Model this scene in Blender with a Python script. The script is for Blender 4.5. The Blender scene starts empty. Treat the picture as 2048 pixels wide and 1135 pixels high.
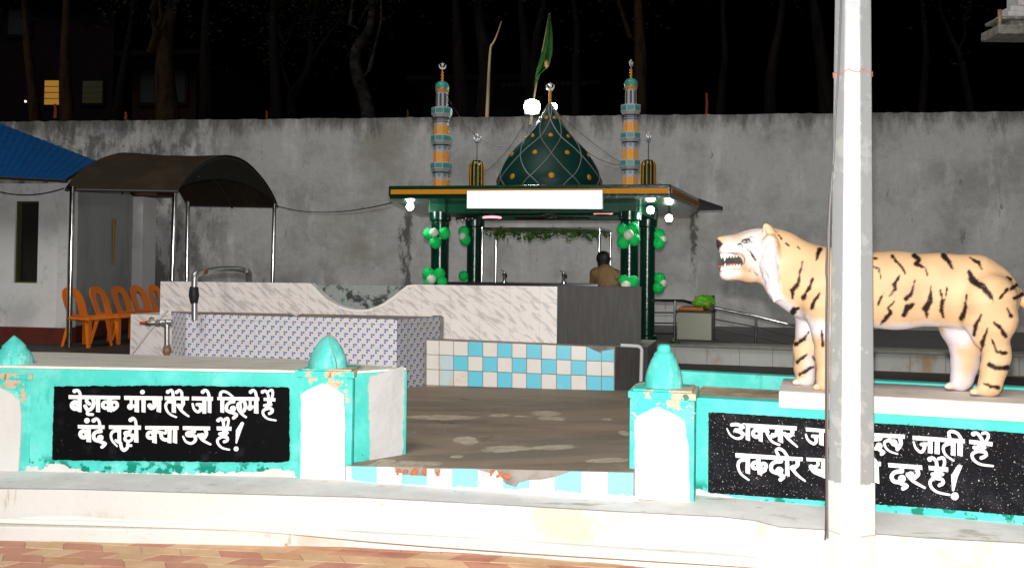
import bpy, bmesh, math, random
import numpy as np
from mathutils import Vector, Matrix, noise
import openvdb
random.seed(7)
R = math.radians
SC = bpy.context.scene
COL = SC.collection

# ------------------------------------------------------------ camera
F, CX, CY = 1800.0, 1024.0, 494.0          # focal length and principal point, in photo pixels (2048 wide)
ROLL, PITCH = 0.012, R(1.3)
EYE = Vector((0, 0, 1.635))
RC = (Matrix.Rotation(R(90) + PITCH, 3, 'X') @ Matrix.Rotation(ROLL, 3, 'Z'))
cam_d = bpy.data.cameras.new('camera')
cam = bpy.data.objects.new('camera', cam_d)
COL.objects.link(cam)
cam.matrix_world = Matrix.Translation(EYE) @ RC.to_4x4()
cam_d.sensor_width = 36
cam_d.lens = F / 2048 * 36
cam_d.shift_y = (CY - 567.5) / 2048
cam_d.clip_start, cam_d.clip_end = 0.05, 500
SC.camera = cam

# ------------------------------------------------------------ night sky, added soft fill lamp, flash
w = bpy.data.worlds.new('World'); SC.world = w; w.use_nodes = True
nt = w.node_tree; bg = nt.nodes['Background']
sky = nt.nodes.new('ShaderNodeTexSky'); sky.sky_type = 'NISHITA'; sky.sun_disc = False
sky.sun_elevation = R(-6); sky.sun_rotation = R(200)
nt.links.new(sky.outputs[0], bg.inputs[0]); bg.inputs[1].default_value = 0.05
def lamp(name, typ, loc, energy, color=(1, 1, 1), radius=0.03):
    d = bpy.data.lights.new(name, typ); d.energy = energy; d.color = color
    if typ != 'SUN': d.shadow_soft_size = radius
    o = bpy.data.objects.new(name, d); COL.objects.link(o); o.location = loc
    return o
FLASH = 1750
lamp('camera_flash', 'POINT', (-0.01, 0.02, 1.635 + 0.17), FLASH, (1.0, 0.975, 0.95), 0.035)
sun_d = bpy.data.lights.new('fill_sun', 'SUN'); sun_d.energy = 1.25; sun_d.angle = R(28); sun_d.color = (1.0, .97, .92)  # wide soft overhead fill, added to lift floors and wall tops
fill_sun = bpy.data.objects.new('fill_sun', sun_d); COL.objects.link(fill_sun); fill_sun.location = (-3, -8, 14)
fill_sun.rotation_euler = Vector((.28, .55, -1.0)).to_track_quat('-Z', 'Y').to_euler()
SC.view_settings.view_transform = 'Standard'; SC.view_settings.look = 'None'
SC.view_settings.exposure = 0.38; SC.view_settings.gamma = 1; SC.view_settings.use_curve_mapping = False

# ------------------------------------------------------------ pixel geometry of the photograph (used to find real positions)
def ray(x, y): return (RC @ Vector(((x - CX) / F, (CY - y) / F, -1.0)))
def atz(x, y, z):
    d = ray(x, y); return EYE + d * ((z - EYE.z) / d.z)
def atY(x, y, Y):
    d = ray(x, y); return EYE + d * (Y / d.y)
RCI = RC.inverted()
def proj(p):
    q = RCI @ (Vector(p) - EYE); return (CX + F * q.x / -q.z, CY - F * q.y / -q.z)
class Plane:
    """vertical plane through two ground points; u runs along it, n points to the viewer"""
    def __init__(s, a, b):
        s.o = Vector((a[0], a[1], 0)); d = Vector((b[0] - a[0], b[1] - a[1], 0)); s.len = d.length
        s.u = d.normalized(); s.n = Vector((s.u.y, -s.u.x, 0))
    def uz(s, x, y, off=0):
        d = ray(x, y); o = s.o + s.n * off
        t = (o - EYE).dot(s.n) / d.dot(s.n); p = EYE + d * t
        return ((p - s.o).dot(s.u), p.z)
    def p(s, u, z, off=0): q = s.o + s.u * u + s.n * off; return Vector((q.x, q.y, z))

# ------------------------------------------------------------ mesh builder
WL = {}
class MB:
    def __init__(s): s.v = []; s.f = []; s.m = []; s.c = 0
    def add(s, vs, fs, mi=None):
        b = len(s.v); s.v += [tuple(v) for v in vs]
        for f in fs: s.f.append([i + b for i in f]); s.m.append(s.c if mi is None else mi)
        return s
    def box(s, c, d, M=None, mi=None):
        vs = [Vector((sx * d[0] / 2, sy * d[1] / 2, sz * d[2] / 2)) for sx in (-1, 1) for sy in (-1, 1) for sz in (-1, 1)]
        if M is not None: vs = [M @ v for v in vs]
        vs = [v + Vector(c) for v in vs]
        return s.add(vs, [(0, 1, 3, 2), (4, 6, 7, 5), (0, 4, 5, 1), (2, 3, 7, 6), (0, 2, 6, 4), (1, 5, 7, 3)], mi)
    def prism(s, pts, z0, z1, mi=None, zt=None):
        pts = [(p[0], p[1]) for p in pts]
        if sum(a[0] * b[1] - b[0] * a[1] for a, b in zip(pts, pts[1:] + pts[:1])) < 0: pts = pts[::-1]
        n = len(pts)
        vs = [(x, y, z0) for x, y in pts] + [(x, y, z1) for x, y in pts]
        return s.add(vs, [list(range(n))[::-1], list(range(n, 2 * n))] + [(i, (i + 1) % n, n + (i + 1) % n, n + i) for i in range(n)], mi)
    def plate(s, P, poly, o0, o1, mi=None):
        """polygon (u,z) on a plane, extruded from offset o0 (back) to o1 (front)"""
        if sum(a[0] * b[1] - b[0] * a[1] for a, b in zip(poly, poly[1:] + poly[:1])) < 0: poly = poly[::-1]
        n = len(poly)
        vs = [P.p(u, z, o0) for u, z in poly] + [P.p(u, z, o1) for u, z in poly]
        return s.add(vs, [list(range(n))[::-1], list(range(n, 2 * n))] + [(i, (i + 1) % n, n + (i + 1) % n, n + i) for i in range(n)], mi)
    def tube(s, pts, r, n=10, mi=None, caps=True):
        pts = [Vector(p) for p in pts]; k = len(pts)
        rs = r if isinstance(r, (list, tuple)) else [r] * k
        T = []
        for i in range(k):
            t = pts[min(i + 1, k - 1)] - pts[max(i - 1, 0)]; T.append(t.normalized() if t.length > 1e-9 else Vector((0, 0, 1)))
        a = Vector((0, 0, 1)) if abs(T[0].z) < .9 else Vector((1, 0, 0))
        N = T[0].cross(a).normalized(); vs = []
        for i in range(k):
            N = (N - T[i] * N.dot(T[i])).normalized(); B = T[i].cross(N)
            for j in range(n):
                q = 2 * math.pi * j / n; vs.append(pts[i] + (N * math.cos(q) + B * math.sin(q)) * rs[i])
        fs = [(i * n + j, i * n + (j + 1) % n, (i + 1) * n + (j + 1) % n, (i + 1) * n + j) for i in range(k - 1) for j in range(n)]
        if caps: fs += [list(range(n))[::-1], [(k - 1) * n + j for j in range(n)]]
        return s.add(vs, fs, mi)
    def lathe(s, prof, n=24, c=(0, 0, 0), a0=0.0, mi=None):
        vs = []; fs = []
        for r, z in prof:
            for j in range(n):
                q = a0 + 2 * math.pi * j / n; vs.append((c[0] + r * math.cos(q), c[1] + r * math.sin(q), c[2] + z))
        k = len(prof)
        for i in range(k - 1):
            for j in range(n): fs.append((i * n + j, i * n + (j + 1) % n, (i + 1) * n + (j + 1) % n, (i + 1) * n + j))
        fs += [list(range(n))[::-1], [(k - 1) * n + j for j in range(n)]]
        return s.add(vs, fs, mi)
    def ball(s, c, r, nu=20, nv=12, M=None, mi=None):
        rr = r if isinstance(r, (tuple, list)) else (r, r, r); vs = []; fs = []
        for i in range(nv + 1):
            th = math.pi * i / nv
            for j in range(nu):
                ph = 2 * math.pi * j / nu
                v = Vector((rr[0] * math.sin(th) * math.cos(ph), rr[1] * math.sin(th) * math.sin(ph), -rr[2] * math.cos(th)))
                if M is not None: v = M @ v
                vs.append(v + Vector(c))
        for i in range(nv):
            for j in range(nu): fs.append((i * nu + j, i * nu + (j + 1) % nu, (i + 1) * nu + (j + 1) % nu, (i + 1) * nu + j))
        return s.add(vs, fs, mi)
    def build(s, name, mats, parent=None, smooth=None, bevel=0, origin=None, seg=2):
        me = bpy.data.meshes.new(name)
        V = np.array(s.v, dtype=float)
        if origin is None:
            lo, hi = V.min(0), V.max(0); origin = ((lo[0] + hi[0]) / 2, (lo[1] + hi[1]) / 2, lo[2])
        origin = Vector(origin)
        me.from_pydata([tuple(x) for x in (V - np.array(origin))], [], s.f)
        mats = mats if isinstance(mats, (list, tuple)) else [mats]
        for m in mats: me.materials.append(m)
        for p, mi in zip(me.polygons, s.m): p.material_index = mi
        bm = bmesh.new(); bm.from_mesh(me)
        bmesh.ops.remove_doubles(bm, verts=bm.verts, dist=1e-5)
        bmesh.ops.dissolve_degenerate(bm, edges=bm.edges, dist=1e-6)
        if bevel:
            es = [e for e in bm.edges if len(e.link_faces) == 2 and e.calc_face_angle(0) > .5]
            bmesh.ops.bevel(bm, geom=es, offset=bevel, segments=seg, profile=.6, affect='EDGES', clamp_overlap=True)
        bm.to_mesh(me); bm.free(); me.update()
        if smooth is not None:
            for p in me.polygons: p.use_smooth = True
            me.set_sharp_from_angle(angle=R(smooth))
        return link(name, me, parent, origin)
def link(name, me, parent, origin):
    o = bpy.data.objects.new(name, me); COL.objects.link(o)
    o.location = origin
    if parent is not None:
        o.parent = parent; o.location = Vector(origin) - WL[parent.name]
    WL[o.name] = Vector(origin)
    return o
def empty(name, loc):
    o = bpy.data.objects.new(name, None); COL.objects.link(o); o.location = loc; o.empty_display_size = .2
    WL[o.name] = Vector(loc); return o
def tag(o, label=None, cat=None, group=None, kind=None):
    if label: o['label'] = label
    if cat: o['category'] = cat
    if group: o['group'] = group
    if kind: o['kind'] = kind
    return o
def thing(name, label, cat, loc, group=None): return tag(empty(name, loc), label, cat, group)
def copy_tree(o, parent=None):
    c = o.copy(); COL.objects.link(c); c.parent = parent
    for ch in list(o.children): copy_tree(ch, c)
    return c

# ------------------------------------------------------------ flat shapes from strokes (marching squares)
def sd_strokes(X, Y, items):
    D = np.full(X.shape, 1e3, dtype=np.float32)
    for it in items:
        if it[0] == 'p':                                   # polygon
            P = it[1]; n = len(P); d = np.full(X.shape, 1e9); s = np.ones(X.shape)
            for i in range(n):
                ax, ay = P[i]; bx, by = P[i - 1]
                ex, ey = bx - ax, by - ay; wx, wy = X - ax, Y - ay
                h = np.clip((wx * ex + wy * ey) / (ex * ex + ey * ey + 1e-9), 0, 1)
                d = np.minimum(d, (wx - ex * h) ** 2 + (wy - ey * h) ** 2)
                c1 = Y >= ay; c2 = Y < by; c3 = ex * wy > ey * wx
                fl = (c1 & c2 & c3) | (~c1 & ~c2 & ~c3); s[fl] *= -1
            D = np.minimum(D, s * np.sqrt(d))
        elif it[0] == 'r':                                 # ring: centre, radius, width
            _, cx, cy, r, wd = it; D = np.minimum(D, np.abs(np.hypot(X - cx, Y - cy) - r) - wd / 2)
        else:                                              # stroke: points, width(s)
            _, P, wd = it; n = len(P)
            ws = [wd] * n if not isinstance(wd, (list, tuple)) else ([wd[0] + (wd[-1] - wd[0]) * i / max(1, n - 1) for i in range(n)] if len(wd) == 2 else wd)
            if n == 1: D = np.minimum(D, np.hypot(X - P[0][0], Y - P[0][1]) - ws[0] / 2)
            for i in range(n - 1):
                ax, ay = P[i]; bx, by = P[i + 1]; ex, ey = bx - ax, by - ay
                h = np.clip(((X - ax) * ex + (Y - ay) * ey) / (ex * ex + ey * ey + 1e-9), 0, 1)
                D = np.minimum(D, np.hypot(X - ax - ex * h, Y - ay - ey * h) - (ws[i] + (ws[i + 1] - ws[i]) * h) / 2)
    return D
def smooth_path(P, k=5):
    if len(P) < 3: return P
    Q = [P[0]] + list(P) + [P[-1]]; out = []
    for i in range(1, len(Q) - 2):
        p0, p1, p2, p3 = [np.array(q, float) for q in Q[i - 1:i + 3]]
        for j in range(k):
            t = j / k; out.append(tuple(.5 * (2 * p1 + (p2 - p0) * t + (2 * p0 - 5 * p1 + 4 * p2 - p3) * t * t + (3 * p1 - p0 - 3 * p2 + p3) * t ** 3)))
    return out + [tuple(P[-1])]
def march(D, xs, ys):
    idx = {}; V = []; Fc = []
    ins = D < 0
    any_in = ins[:-1, :-1] | ins[1:, :-1] | ins[:-1, 1:] | ins[1:, 1:]
    def vid(key, x, y):
        if key not in idx: idx[key] = len(V); V.append((x, y))
        return idx[key]
    for j, i in zip(*np.nonzero(any_in)):
        cs = [(j, i), (j, i + 1), (j + 1, i + 1), (j + 1, i)]; poly = []
        for k in range(4):
            a = cs[k]; b = cs[(k + 1) % 4]; da = D[a]; db = D[b]
            if da < 0: poly.append(vid(a, xs[a[1]], ys[a[0]]))
            if (da < 0) != (db < 0):
                t = da / (da - db); key = (min(a, b), max(a, b))
                poly.append(vid(key, xs[a[1]] + (xs[b[1]] - xs[a[1]]) * t, ys[a[0]] + (ys[b[0]] - ys[a[0]]) * t))
        if len(poly) >= 3: Fc.append(poly)
    return V, Fc
def shape(fn, x0, y0, x1, y1, cell):
    xs = np.arange(x0, x1 + cell, cell); ys = np.arange(y0, y1 + cell, cell); X, Y = np.meshgrid(xs, ys)
    return march(fn(X, Y), xs, ys)
def sheet(V, Fc, fmap, fback=None, mb=None, mi=None):
    """place a flat shape: fmap(x,y)->3D front; with fback also a back face and a rim"""
    mb = mb or MB(); n = len(V); vs = [fmap(x, y) for x, y in V]; fs = [list(f) for f in Fc]
    if fback:
        vs += [fback(x, y) for x, y in V]; ec = {}
        for f in Fc:
            for a, b in zip(f, f[1:] + f[:1]): ec[(a, b)] = ec.get((a, b), 0) + 1
        fs += [[i + n for i in f[::-1]] for f in Fc]
        fs += [[b, a, a + n, b + n] for (a, b) in ec if (b, a) not in ec]
    return mb.add(vs, fs, mi)
def nz(x, y=0, z=0): return noise.noise(Vector((x, y, z)))

# ------------------------------------------------------------ volume shapes (signed distance -> one continuous surface)
class SDF:
    def __init__(s, lo, hi, h):
        s.lo = np.array(lo, float); s.h = h; s.n = np.ceil((np.array(hi) - s.lo) / h).astype(int) + 1
        s.D = np.full(s.n, .12, dtype=np.float32)
    def cone(s, a, b, ra, rb, k=.02, sc=(1, 1, 1), mode='+', axis=None):
        """round cone a-b; axis=(unit vector, factor): flatten the section along that vector"""
        a = np.array(a, float); b = np.array(b, float); R_ = max(ra, rb) + .13
        lo = np.maximum(((np.minimum(a, b) - R_ - s.lo) / s.h).astype(int), 0)
        hi = np.minimum(((np.maximum(a, b) + R_ - s.lo) / s.h).astype(int) + 2, s.n)
        if (hi <= lo).any(): return s
        g = [s.lo[i] + s.h * np.arange(lo[i], hi[i]) for i in range(3)]
        P = np.stack(np.meshgrid(*g, indexing='ij'), -1)
        A, B = a, b
        if axis is not None:
            t = np.array(axis[0], float); f = axis[1] - 1.0
            P = P - A; P = P + (P @ t)[..., None] * t * f
            bb = B - A; bb = bb + (bb @ t) * t * f
            A = np.zeros(3); B = bb
        e = B - A; q = P - A; hh = np.clip((q @ e) / (e @ e + 1e-12), 0, 1)
        d = np.linalg.norm(q - hh[..., None] * e, axis=-1) - (ra + (rb - ra) * hh)
        if axis is not None and axis[1] > 1: d = d / (1 + .35 * (axis[1] - 1))
        sl = tuple(slice(lo[i], hi[i]) for i in range(3)); O = s.D[sl]
        if mode == '+':
            hmix = np.clip(.5 + .5 * (O - d) / k, 0, 1); s.D[sl] = O * (1 - hmix) + d * hmix - k * hmix * (1 - hmix)
        else:
            hmix = np.clip(.5 - .5 * (O + d) / k, 0, 1); s.D[sl] = O * (1 - hmix) - d * hmix + k * hmix * (1 - hmix)
        return s
    def mesh(s, iso=0.0):
        g = openvdb.FloatGrid(.12); g.copyFromArray(np.ascontiguousarray(s.D.astype(np.float32)), tolerance=0.0)
        pts, quads = g.convertToQuads(isovalue=iso)
        return pts * s.h + s.lo, quads[:, ::-1]
def vol_obj(name, V, Q, mat, parent=None, cols=None, origin=None):
    me = bpy.data.meshes.new(name); lo, hi = V.min(0), V.max(0)
    origin = Vector(origin or ((lo[0] + hi[0]) / 2, (lo[1] + hi[1]) / 2, lo[2]))
    me.from_pydata((V - np.array(origin)).tolist(), [], Q.tolist()); me.materials.append(mat)
    for p in me.polygons: p.use_smooth = True
    if cols is not None:
        at = me.color_attributes.new('paint', 'FLOAT_COLOR', 'POINT')
        at.data.foreach_set('color', np.concatenate([cols, np.ones((len(cols), 1))], 1).astype(np.float32).ravel())
    return link(name, me, parent, origin)
def relax(V, Q, it=3, f=.5):
    n = len(V)
    e = np.concatenate([Q[:, [i, (i + 1) % 4]] for i in range(4)])
    for _ in range(it):
        S = np.zeros_like(V); C = np.zeros(n)
        np.add.at(S, e[:, 0], V[e[:, 1]]); np.add.at(C, e[:, 0], 1)
        np.add.at(S, e[:, 1], V[e[:, 0]]); np.add.at(C, e[:, 1], 1)
        V = V + f * (S / np.maximum(C, 1)[:, None] - V)
    return V

# ------------------------------------------------------------ procedural materials
def lin(*c): return tuple(((x / 255) / 12.92 if x / 255 <= .04045 else ((x / 255 + .055) / 1.055) ** 2.4) for x in c)
class Mat:
    def __init__(s, name, col=(.5, .5, .5), rough=.7, metal=0.0, spec=.4):
        s.m = bpy.data.materials.new(name); s.m.use_nodes = True; s.t = s.m.node_tree; s.b = s.t.nodes['Principled BSDF']
        s.b.inputs['Roughness'].default_value = rough; s.b.inputs['Metallic'].default_value = metal
        s.b.inputs['Specular IOR Level'].default_value = spec
        s.col = None; s.b.inputs['Base Color'].default_value = (*col, 1); s.base = col; s.h = None
    def n(s, t, **k):
        nd = s.t.nodes.new(t)
        for a, v in k.items():
            if hasattr(nd, a): setattr(nd, a, v)
        return nd
    def L(s, a, b): s.t.links.new(a, b)
    def coord(s, scale=(1, 1, 1), rot=(0, 0, 0), world=False):
        world = world or getattr(s, 'world', False)
        mp = s.n('ShaderNodeMapping'); mp.inputs['Scale'].default_value = scale; mp.inputs['Rotation'].default_value = rot
        if world: s.L(s.n('ShaderNodeNewGeometry').outputs['Position'], mp.inputs[0])
        else: s.L(s.n('ShaderNodeTexCoord').outputs['Object'], mp.inputs[0])
        return mp.outputs[0]
    def streak(s, ang, sx, sy, sz):
        mp = s.n('ShaderNodeMapping'); mp.inputs['Scale'].default_value = (sx, sy, sz)
        s.L(s.coord(rot=(0, ang, 0)), mp.inputs[0]); return mp.outputs[0]
    def noise(s, scale, detail=6, rough=.6, vec=None, dist=0.0):
        nd = s.n('ShaderNodeTexNoise'); nd.inputs['Scale'].default_value = scale; nd.inputs['Detail'].default_value = detail
        nd.inputs['Roughness'].default_value = rough; nd.inputs['Distortion'].default_value = dist
        s.L(vec if vec is not None else s.coord(), nd.inputs['Vector']); return nd.outputs['Fac']
    def ramp(s, fac, a, b):
        nd = s.n('ShaderNodeMapRange'); nd.interpolation_type = 'SMOOTHSTEP'; nd.clamp = True
        s.L(fac, nd.inputs[0]); nd.inputs[1].default_value = a; nd.inputs[2].default_value = b; return nd.outputs[0]
    def math(s, op, a, b=None):
        nd = s.n('ShaderNodeMath', operation=op)
        for i, x in enumerate((a, b)):
            if x is None: continue
            if isinstance(x, (int, float)): nd.inputs[i].default_value = x
            else: s.L(x, nd.inputs[i])
        return nd.outputs[0]
    def over(s, fac, col):
        """lay colour over what is there, by fac"""
        nd = s.n('ShaderNodeMix', data_type='RGBA'); s.L(fac, nd.inputs[0])
        if s.col is None: nd.inputs[6].default_value = (*s.base, 1)
        else: s.L(s.col, nd.inputs[6])
        if isinstance(col, tuple): nd.inputs[7].default_value = (*col, 1)
        else: s.L(col, nd.inputs[7])
        s.col = nd.outputs[2]; s.L(s.col, s.b.inputs['Base Color']); return s
    def mottle(s, scale, a, b, col, detail=6, rough=.62, vec=None, amt=1.0, dist=0.0):
        f = s.ramp(s.noise(scale, detail, rough, vec, dist), a, b)
        if amt != 1: f = s.math('MULTIPLY', f, amt)
        return s.over(f, col)
    def bump(s, h, strength=.3, dist=.01):
        nd = s.n('ShaderNodeBump'); nd.inputs['Strength'].default_value = strength; nd.inputs['Distance'].default_value = dist
        s.L(h, nd.inputs['Height'])
        if s.h is not None: s.L(s.h, nd.inputs['Normal'])
        s.h = nd.outputs[0]; s.L(s.h, s.b.inputs['Normal']); return s
    def rough(s, fac, a, b):
        nd = s.n('ShaderNodeMapRange'); s.L(fac, nd.inputs[0]); nd.inputs[3].default_value = a; nd.inputs[4].default_value = b
        s.L(nd.outputs[0], s.b.inputs['Roughness']); return s
    def xyz(s, world=True, vec=None):
        nd = s.n('ShaderNodeSeparateXYZ'); s.L(vec if vec is not None else (s.n('ShaderNodeNewGeometry').outputs['Position'] if world else s.n('ShaderNodeTexCoord').outputs['Object']), nd.inputs[0]); return nd.outputs
    def emit(s, col, st): s.b.inputs['Emission Color'].default_value = (*col, 1); s.b.inputs['Emission Strength'].default_value = st; return s
    def attr(s, name='paint'):
        nd = s.n('ShaderNodeVertexColor', layer_name=name); s.col = nd.outputs[0]; s.L(s.col, s.b.inputs['Base Color']); return s
def rotu(P): return math.atan2(P.u.y, P.u.x)

WHITE = Mat('whitewash', (.575, .565, .548), .9, spec=.1); WHITE.mottle(2.2, .45, .7, (.52, .50, .47)).mottle(4, .58, .72, (.44, .42, .38), 9, .7, WHITE.coord((2, 2, .4))).mottle(14, .66, .75, (.34, .31, .26), 8).bump(WHITE.noise(30, 8), .35, .006)
CYAN = Mat('cyan_paint', (.07, .48, .425), .65, spec=.15)
CYAN.mottle(5, .42, .66, (.14, .60, .545)).mottle(3.2, .6, .68, (.02, .36, .30)).mottle(7, .56, .66, (.24, .62, .58), 8, .7, CYAN.coord((2, 2, .5))).mottle(6, .56, .72, (.035, .34, .29), 9, .7, CYAN.coord((4, 4, .5)), amt=.8).mottle(9, .70, .73, (.36, .27, .19)).mottle(13, .715, .74, (.02, .10, .06)).bump(CYAN.noise(18, 8), .5, .010).bump(CYAN.noise(5, 4), .5, .03)
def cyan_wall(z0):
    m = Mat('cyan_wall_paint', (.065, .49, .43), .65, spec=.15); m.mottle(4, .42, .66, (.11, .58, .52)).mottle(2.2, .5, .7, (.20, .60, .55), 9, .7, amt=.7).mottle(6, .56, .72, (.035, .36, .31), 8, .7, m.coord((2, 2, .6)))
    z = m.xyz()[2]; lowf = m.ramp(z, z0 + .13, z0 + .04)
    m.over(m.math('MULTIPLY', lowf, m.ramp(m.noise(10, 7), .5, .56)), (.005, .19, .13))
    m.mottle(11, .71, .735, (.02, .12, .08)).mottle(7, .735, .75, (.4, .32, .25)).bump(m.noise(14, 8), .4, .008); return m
CYANW = cyan_wall(.279)
CAPSTONE = Mat('peeling_cyan', (.045, .52, .45), .6); CAPSTONE.mottle(5.5, .50, .53, (.52, .40, .28), 9).mottle(24, .58, .66, (.36, .26, .18), 4, amt=.7).mottle(12, .62, .65, (.04, .16, .09)).mottle(5, .66, .68, (.62, .34, .03)).bump(CAPSTONE.noise(16, 8), .8, .015)
BLACKP = Mat('black_paint', (.0025, .0025, .003), .6, spec=.05); BLACKP.mottle(7, .55, .75, (.010, .010, .012)).mottle(45, .68, .76, (.055, .055, .055), 3).bump(BLACKP.noise(40, 6), .3, .004)
BLACKS = Mat('black_glint_speck_paint', (.006, .006, .0075), .5, spec=.08); BLACKS.mottle(5, .48, .72, (.020, .019, .023)).mottle(75, .64, .72, (.10, .10, .105), 3, .55).mottle(110, .68, .72, (.55, .55, .56), 2, .5)  # white paint specks, with the sparkle glints painted into the colour
BLACKS.bump(BLACKS.noise(130, 4, .7), .9, .006)
LETTER = Mat('white_letter_paint', (.74, .73, .74), .7); LETTER.mottle(30, .5, .8, (.60, .58, .60))
MARBLE = Mat('marble_tile', (.74, .69, .66), .28)
def marble_veins(m, scale=1.0):
    v = m.streak(R(-38), 2.6 * scale, 2.6 * scale, 12 * scale); f = m.ramp(m.noise(2.4, 3, .5, v, .2), .47, .66)
    m.over(m.math('MULTIPLY', f, .8), (.47, .435, .43)); m.mottle(3, .55, .8, (.74, .62, .50), amt=.5); return m
marble_veins(MARBLE)
SLABM = Mat('worn_marble_top', (.74, .70, .63), .4); SLABM.mottle(2.4, .4, .7, (.56, .51, .44), 8, .7, SLABM.coord((1, 3, 1))).mottle(5, .55, .8, (.80, .78, .73)).bump(SLABM.noise(40, 6), .15, .004)
CEMENT = Mat('cement', (.27, .245, .215), .85); CEMENT.mottle(6, .4, .7, (.14, .12, .10)).mottle(18, .6, .75, (.28, .25, .21)).bump(CEMENT.noise(40, 8), .5, .008)
STEEL = Mat('stainless_steel', (.46, .46, .45), .12, 1.0); STEEL.rough(STEEL.noise(8, 4), .08, .2)
GALV = Mat('galvanised_pipe', (.42, .42, .41), .38, .85); GALV.mottle(22, .6, .7, (.25, .16, .10)).bump(GALV.noise(60, 5), .15, .003)
RUSTM = Mat('rusty_iron', (.22, .10, .045), .8, .2); RUSTM.mottle(40, .45, .6, (.33, .25, .17)).bump(RUSTM.noise(80, 6), .5, .004)
DGREEN = Mat('dark_green_gloss', (.002, .026, .015), .2, spec=.35); DGREEN.mottle(5, .5, .8, (.003, .045, .022)).bump(DGREEN.noise(26, 6), .35, .006)
BLACKRUB = Mat('black_rubber', (.012, .012, .012), .6); BLACKRUB.bump(BLACKRUB.noise(60, 4), .3, .003)
GOLD = Mat('gold_paint', (.48, .20, .015), .5, .1, spec=.15); GOLD.mottle(30, .5, .8, (.38, .16, .02)).bump(GOLD.noise(60, 4), .2, .003)
# ============================================================ the setting
ZW, ZF, ZT = 0.279, 0.435, 0.68            # walkway, courtyard floor, shrine terrace
def joints(m, P, su, sz, wd, col, u0=0, z0=0):
    v = m.xyz(vec=m.coord(rot=(0, 0, -rotu(P)), world=True))
    def line(c, s, o):
        f = m.math('FRACT', m.math('DIVIDE', m.math('SUBTRACT', c, o), s))
        return m.math('LESS_THAN', m.math('ABSOLUTE', m.math('SUBTRACT', f, .5)), wd / s / 2)
    f = m.math('MAXIMUM', line(v[0], su, u0), line(v[2], sz, z0))
    return m.over(m.math('MULTIPLY', f, .75), col)

mg = Mat('earth', (.05, .045, .04), .95); mg.mottle(.8, .4, .7, (.08, .07, .055)).bump(mg.noise(6, 8), .5, .03)
tag(MB().add([(-150, -60, -.02), (150, -60, -.02), (150, 220, -.02), (-150, 220, -.02)], [(0, 1, 2, 3)]).build('ground', mg.m), kind='structure')

# interlocking pavers in the lane
mp = []
for nm, c, d in (('red_paver', (.47, .23, .155), (.40, .18, .12)), ('tan_paver', (.56, .38, .23), (.48, .30, .17)), ('brown_paver', (.44, .22, .12), (.52, .32, .16))):
    q = Mat(nm, c, .85); q.mottle(4, .4, .65, d, 8).mottle(1.1, .5, .68, (.50, .31, .19), 9, .7, q.coord(world=True), amt=.55).mottle(9, .62, .72, (.24, .15, .10), 8, .7, q.coord(world=True), amt=.7).mottle(26, .6, .8, (.36, .27, .20), amt=.7).bump(q.noise(60, 6), .5, .004); mp.append(q.m)
mj = Mat('paver_joint_sand', (.40, .30, .22), .95)
b = MB(); rnd = random.Random(3); pa = R(-6)
for r in range(-2, 26):
    for c in range(-30, 22):
        x0, y0 = c * .235 + (.1175 if r % 2 else 0) + .02 * math.sin(r * 1.7), 5.75 - r * .118
        sh = .034 if r % 2 else -.034; g = .003
        pts = [(x0 + g - sh, y0 - .118 + g), (x0 + .235 - g - sh, y0 - .118 + g), (x0 + .235 - g + sh, y0 - g), (x0 + g + sh, y0 - g)]
        pts = [(x * math.cos(pa) - y * math.sin(pa) - .5, x * math.sin(pa) + y * math.cos(pa)) for x, y in pts]
        b.prism(pts, -.012, rnd.uniform(.0, .004), mi=(0 if (c + r // 2) % 2 == 0 else 1) if rnd.random() < .8 else rnd.choice((0, 1, 2)))
b.prism([(-9, 1.5), (7, 1.5), (7, 7), (-9, 7)], -.016, -.005, mi=3)
tag(b.build('pavement', mp + [mj.m]), kind='structure')

# raised walkway along the wall, its face and the low kerb ledge at its foot
mw = Mat('whitewashed_walkway', (.545, .535, .515), .9, spec=.1)
mw.mottle(3, .64, .72, (.50, .46, .39), 8, .65, mw.coord((.6, 2, 1))).mottle(6, .5, .8, (.53, .51, .47)).mottle(22, .69, .74, (.40, .22, .11), 4).mottle(1.3, .52, .66, (.47, .42, .35), 9, .7).mottle(5, .6, .7, (.40, .37, .32), 9, .7, mw.coord((3, 3, .5))).bump(mw.noise(24, 8), .35, .008)
WTOP = Mat('walkway_top_screed', (.62, .61, .59), .8); WTOP.mottle(2.4, .60, .67, (.33, .30, .25), 8, .65, WTOP.coord((.5, 2.2, 1))).mottle(4, .4, .7, (.72, .71, .69)).mottle(9, .6, .72, (.46, .44, .41), 8).bump(WTOP.noise(30, 8), .35, .006)
edge = [atz(x, y, ZW) for x, y in ((-420, 966), (-60, 975), (150, 977), (420, 985), (720, 993), (1000, 1008), (1240, 1022), (1440, 1032), (1510, 1040), (1560, 1053), (1660, 1059), (1850, 1074), (2048, 1085), (2200, 1096), (2500, 1118))]
back = [Vector((6, 9, 0)), Vector((-7, 10, 0))]
b = MB(); ex = [(p.x + .01 * nz(i * 3.1), p.y + .012 * nz(i * 1.7 + 9)) for i, p in enumerate(edge)]
b.prism(ex + [(p.x, p.y) for p in back], -.01, ZW - .004, mi=0)
n = len(ex)
b.add([(x, y + .006, ZW) for x, y in ex] + [(p.x, p.y, ZW) for p in back], [list(range(n + 2))], mi=1)
tag(b.build('walkway', [mw.m, WTOP.m]), kind='structure')
led = [atz(x, y, 0.004) for x, y in ((-420, 1064), (-60, 1078), (120, 1081), (350, 1086), (720, 1093), (1000, 1108), (1240, 1127), (1600, 1165), (2048, 1215), (2500, 1260))]
b = MB(); lp = [(p.x, p.y) for p in led]
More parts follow.
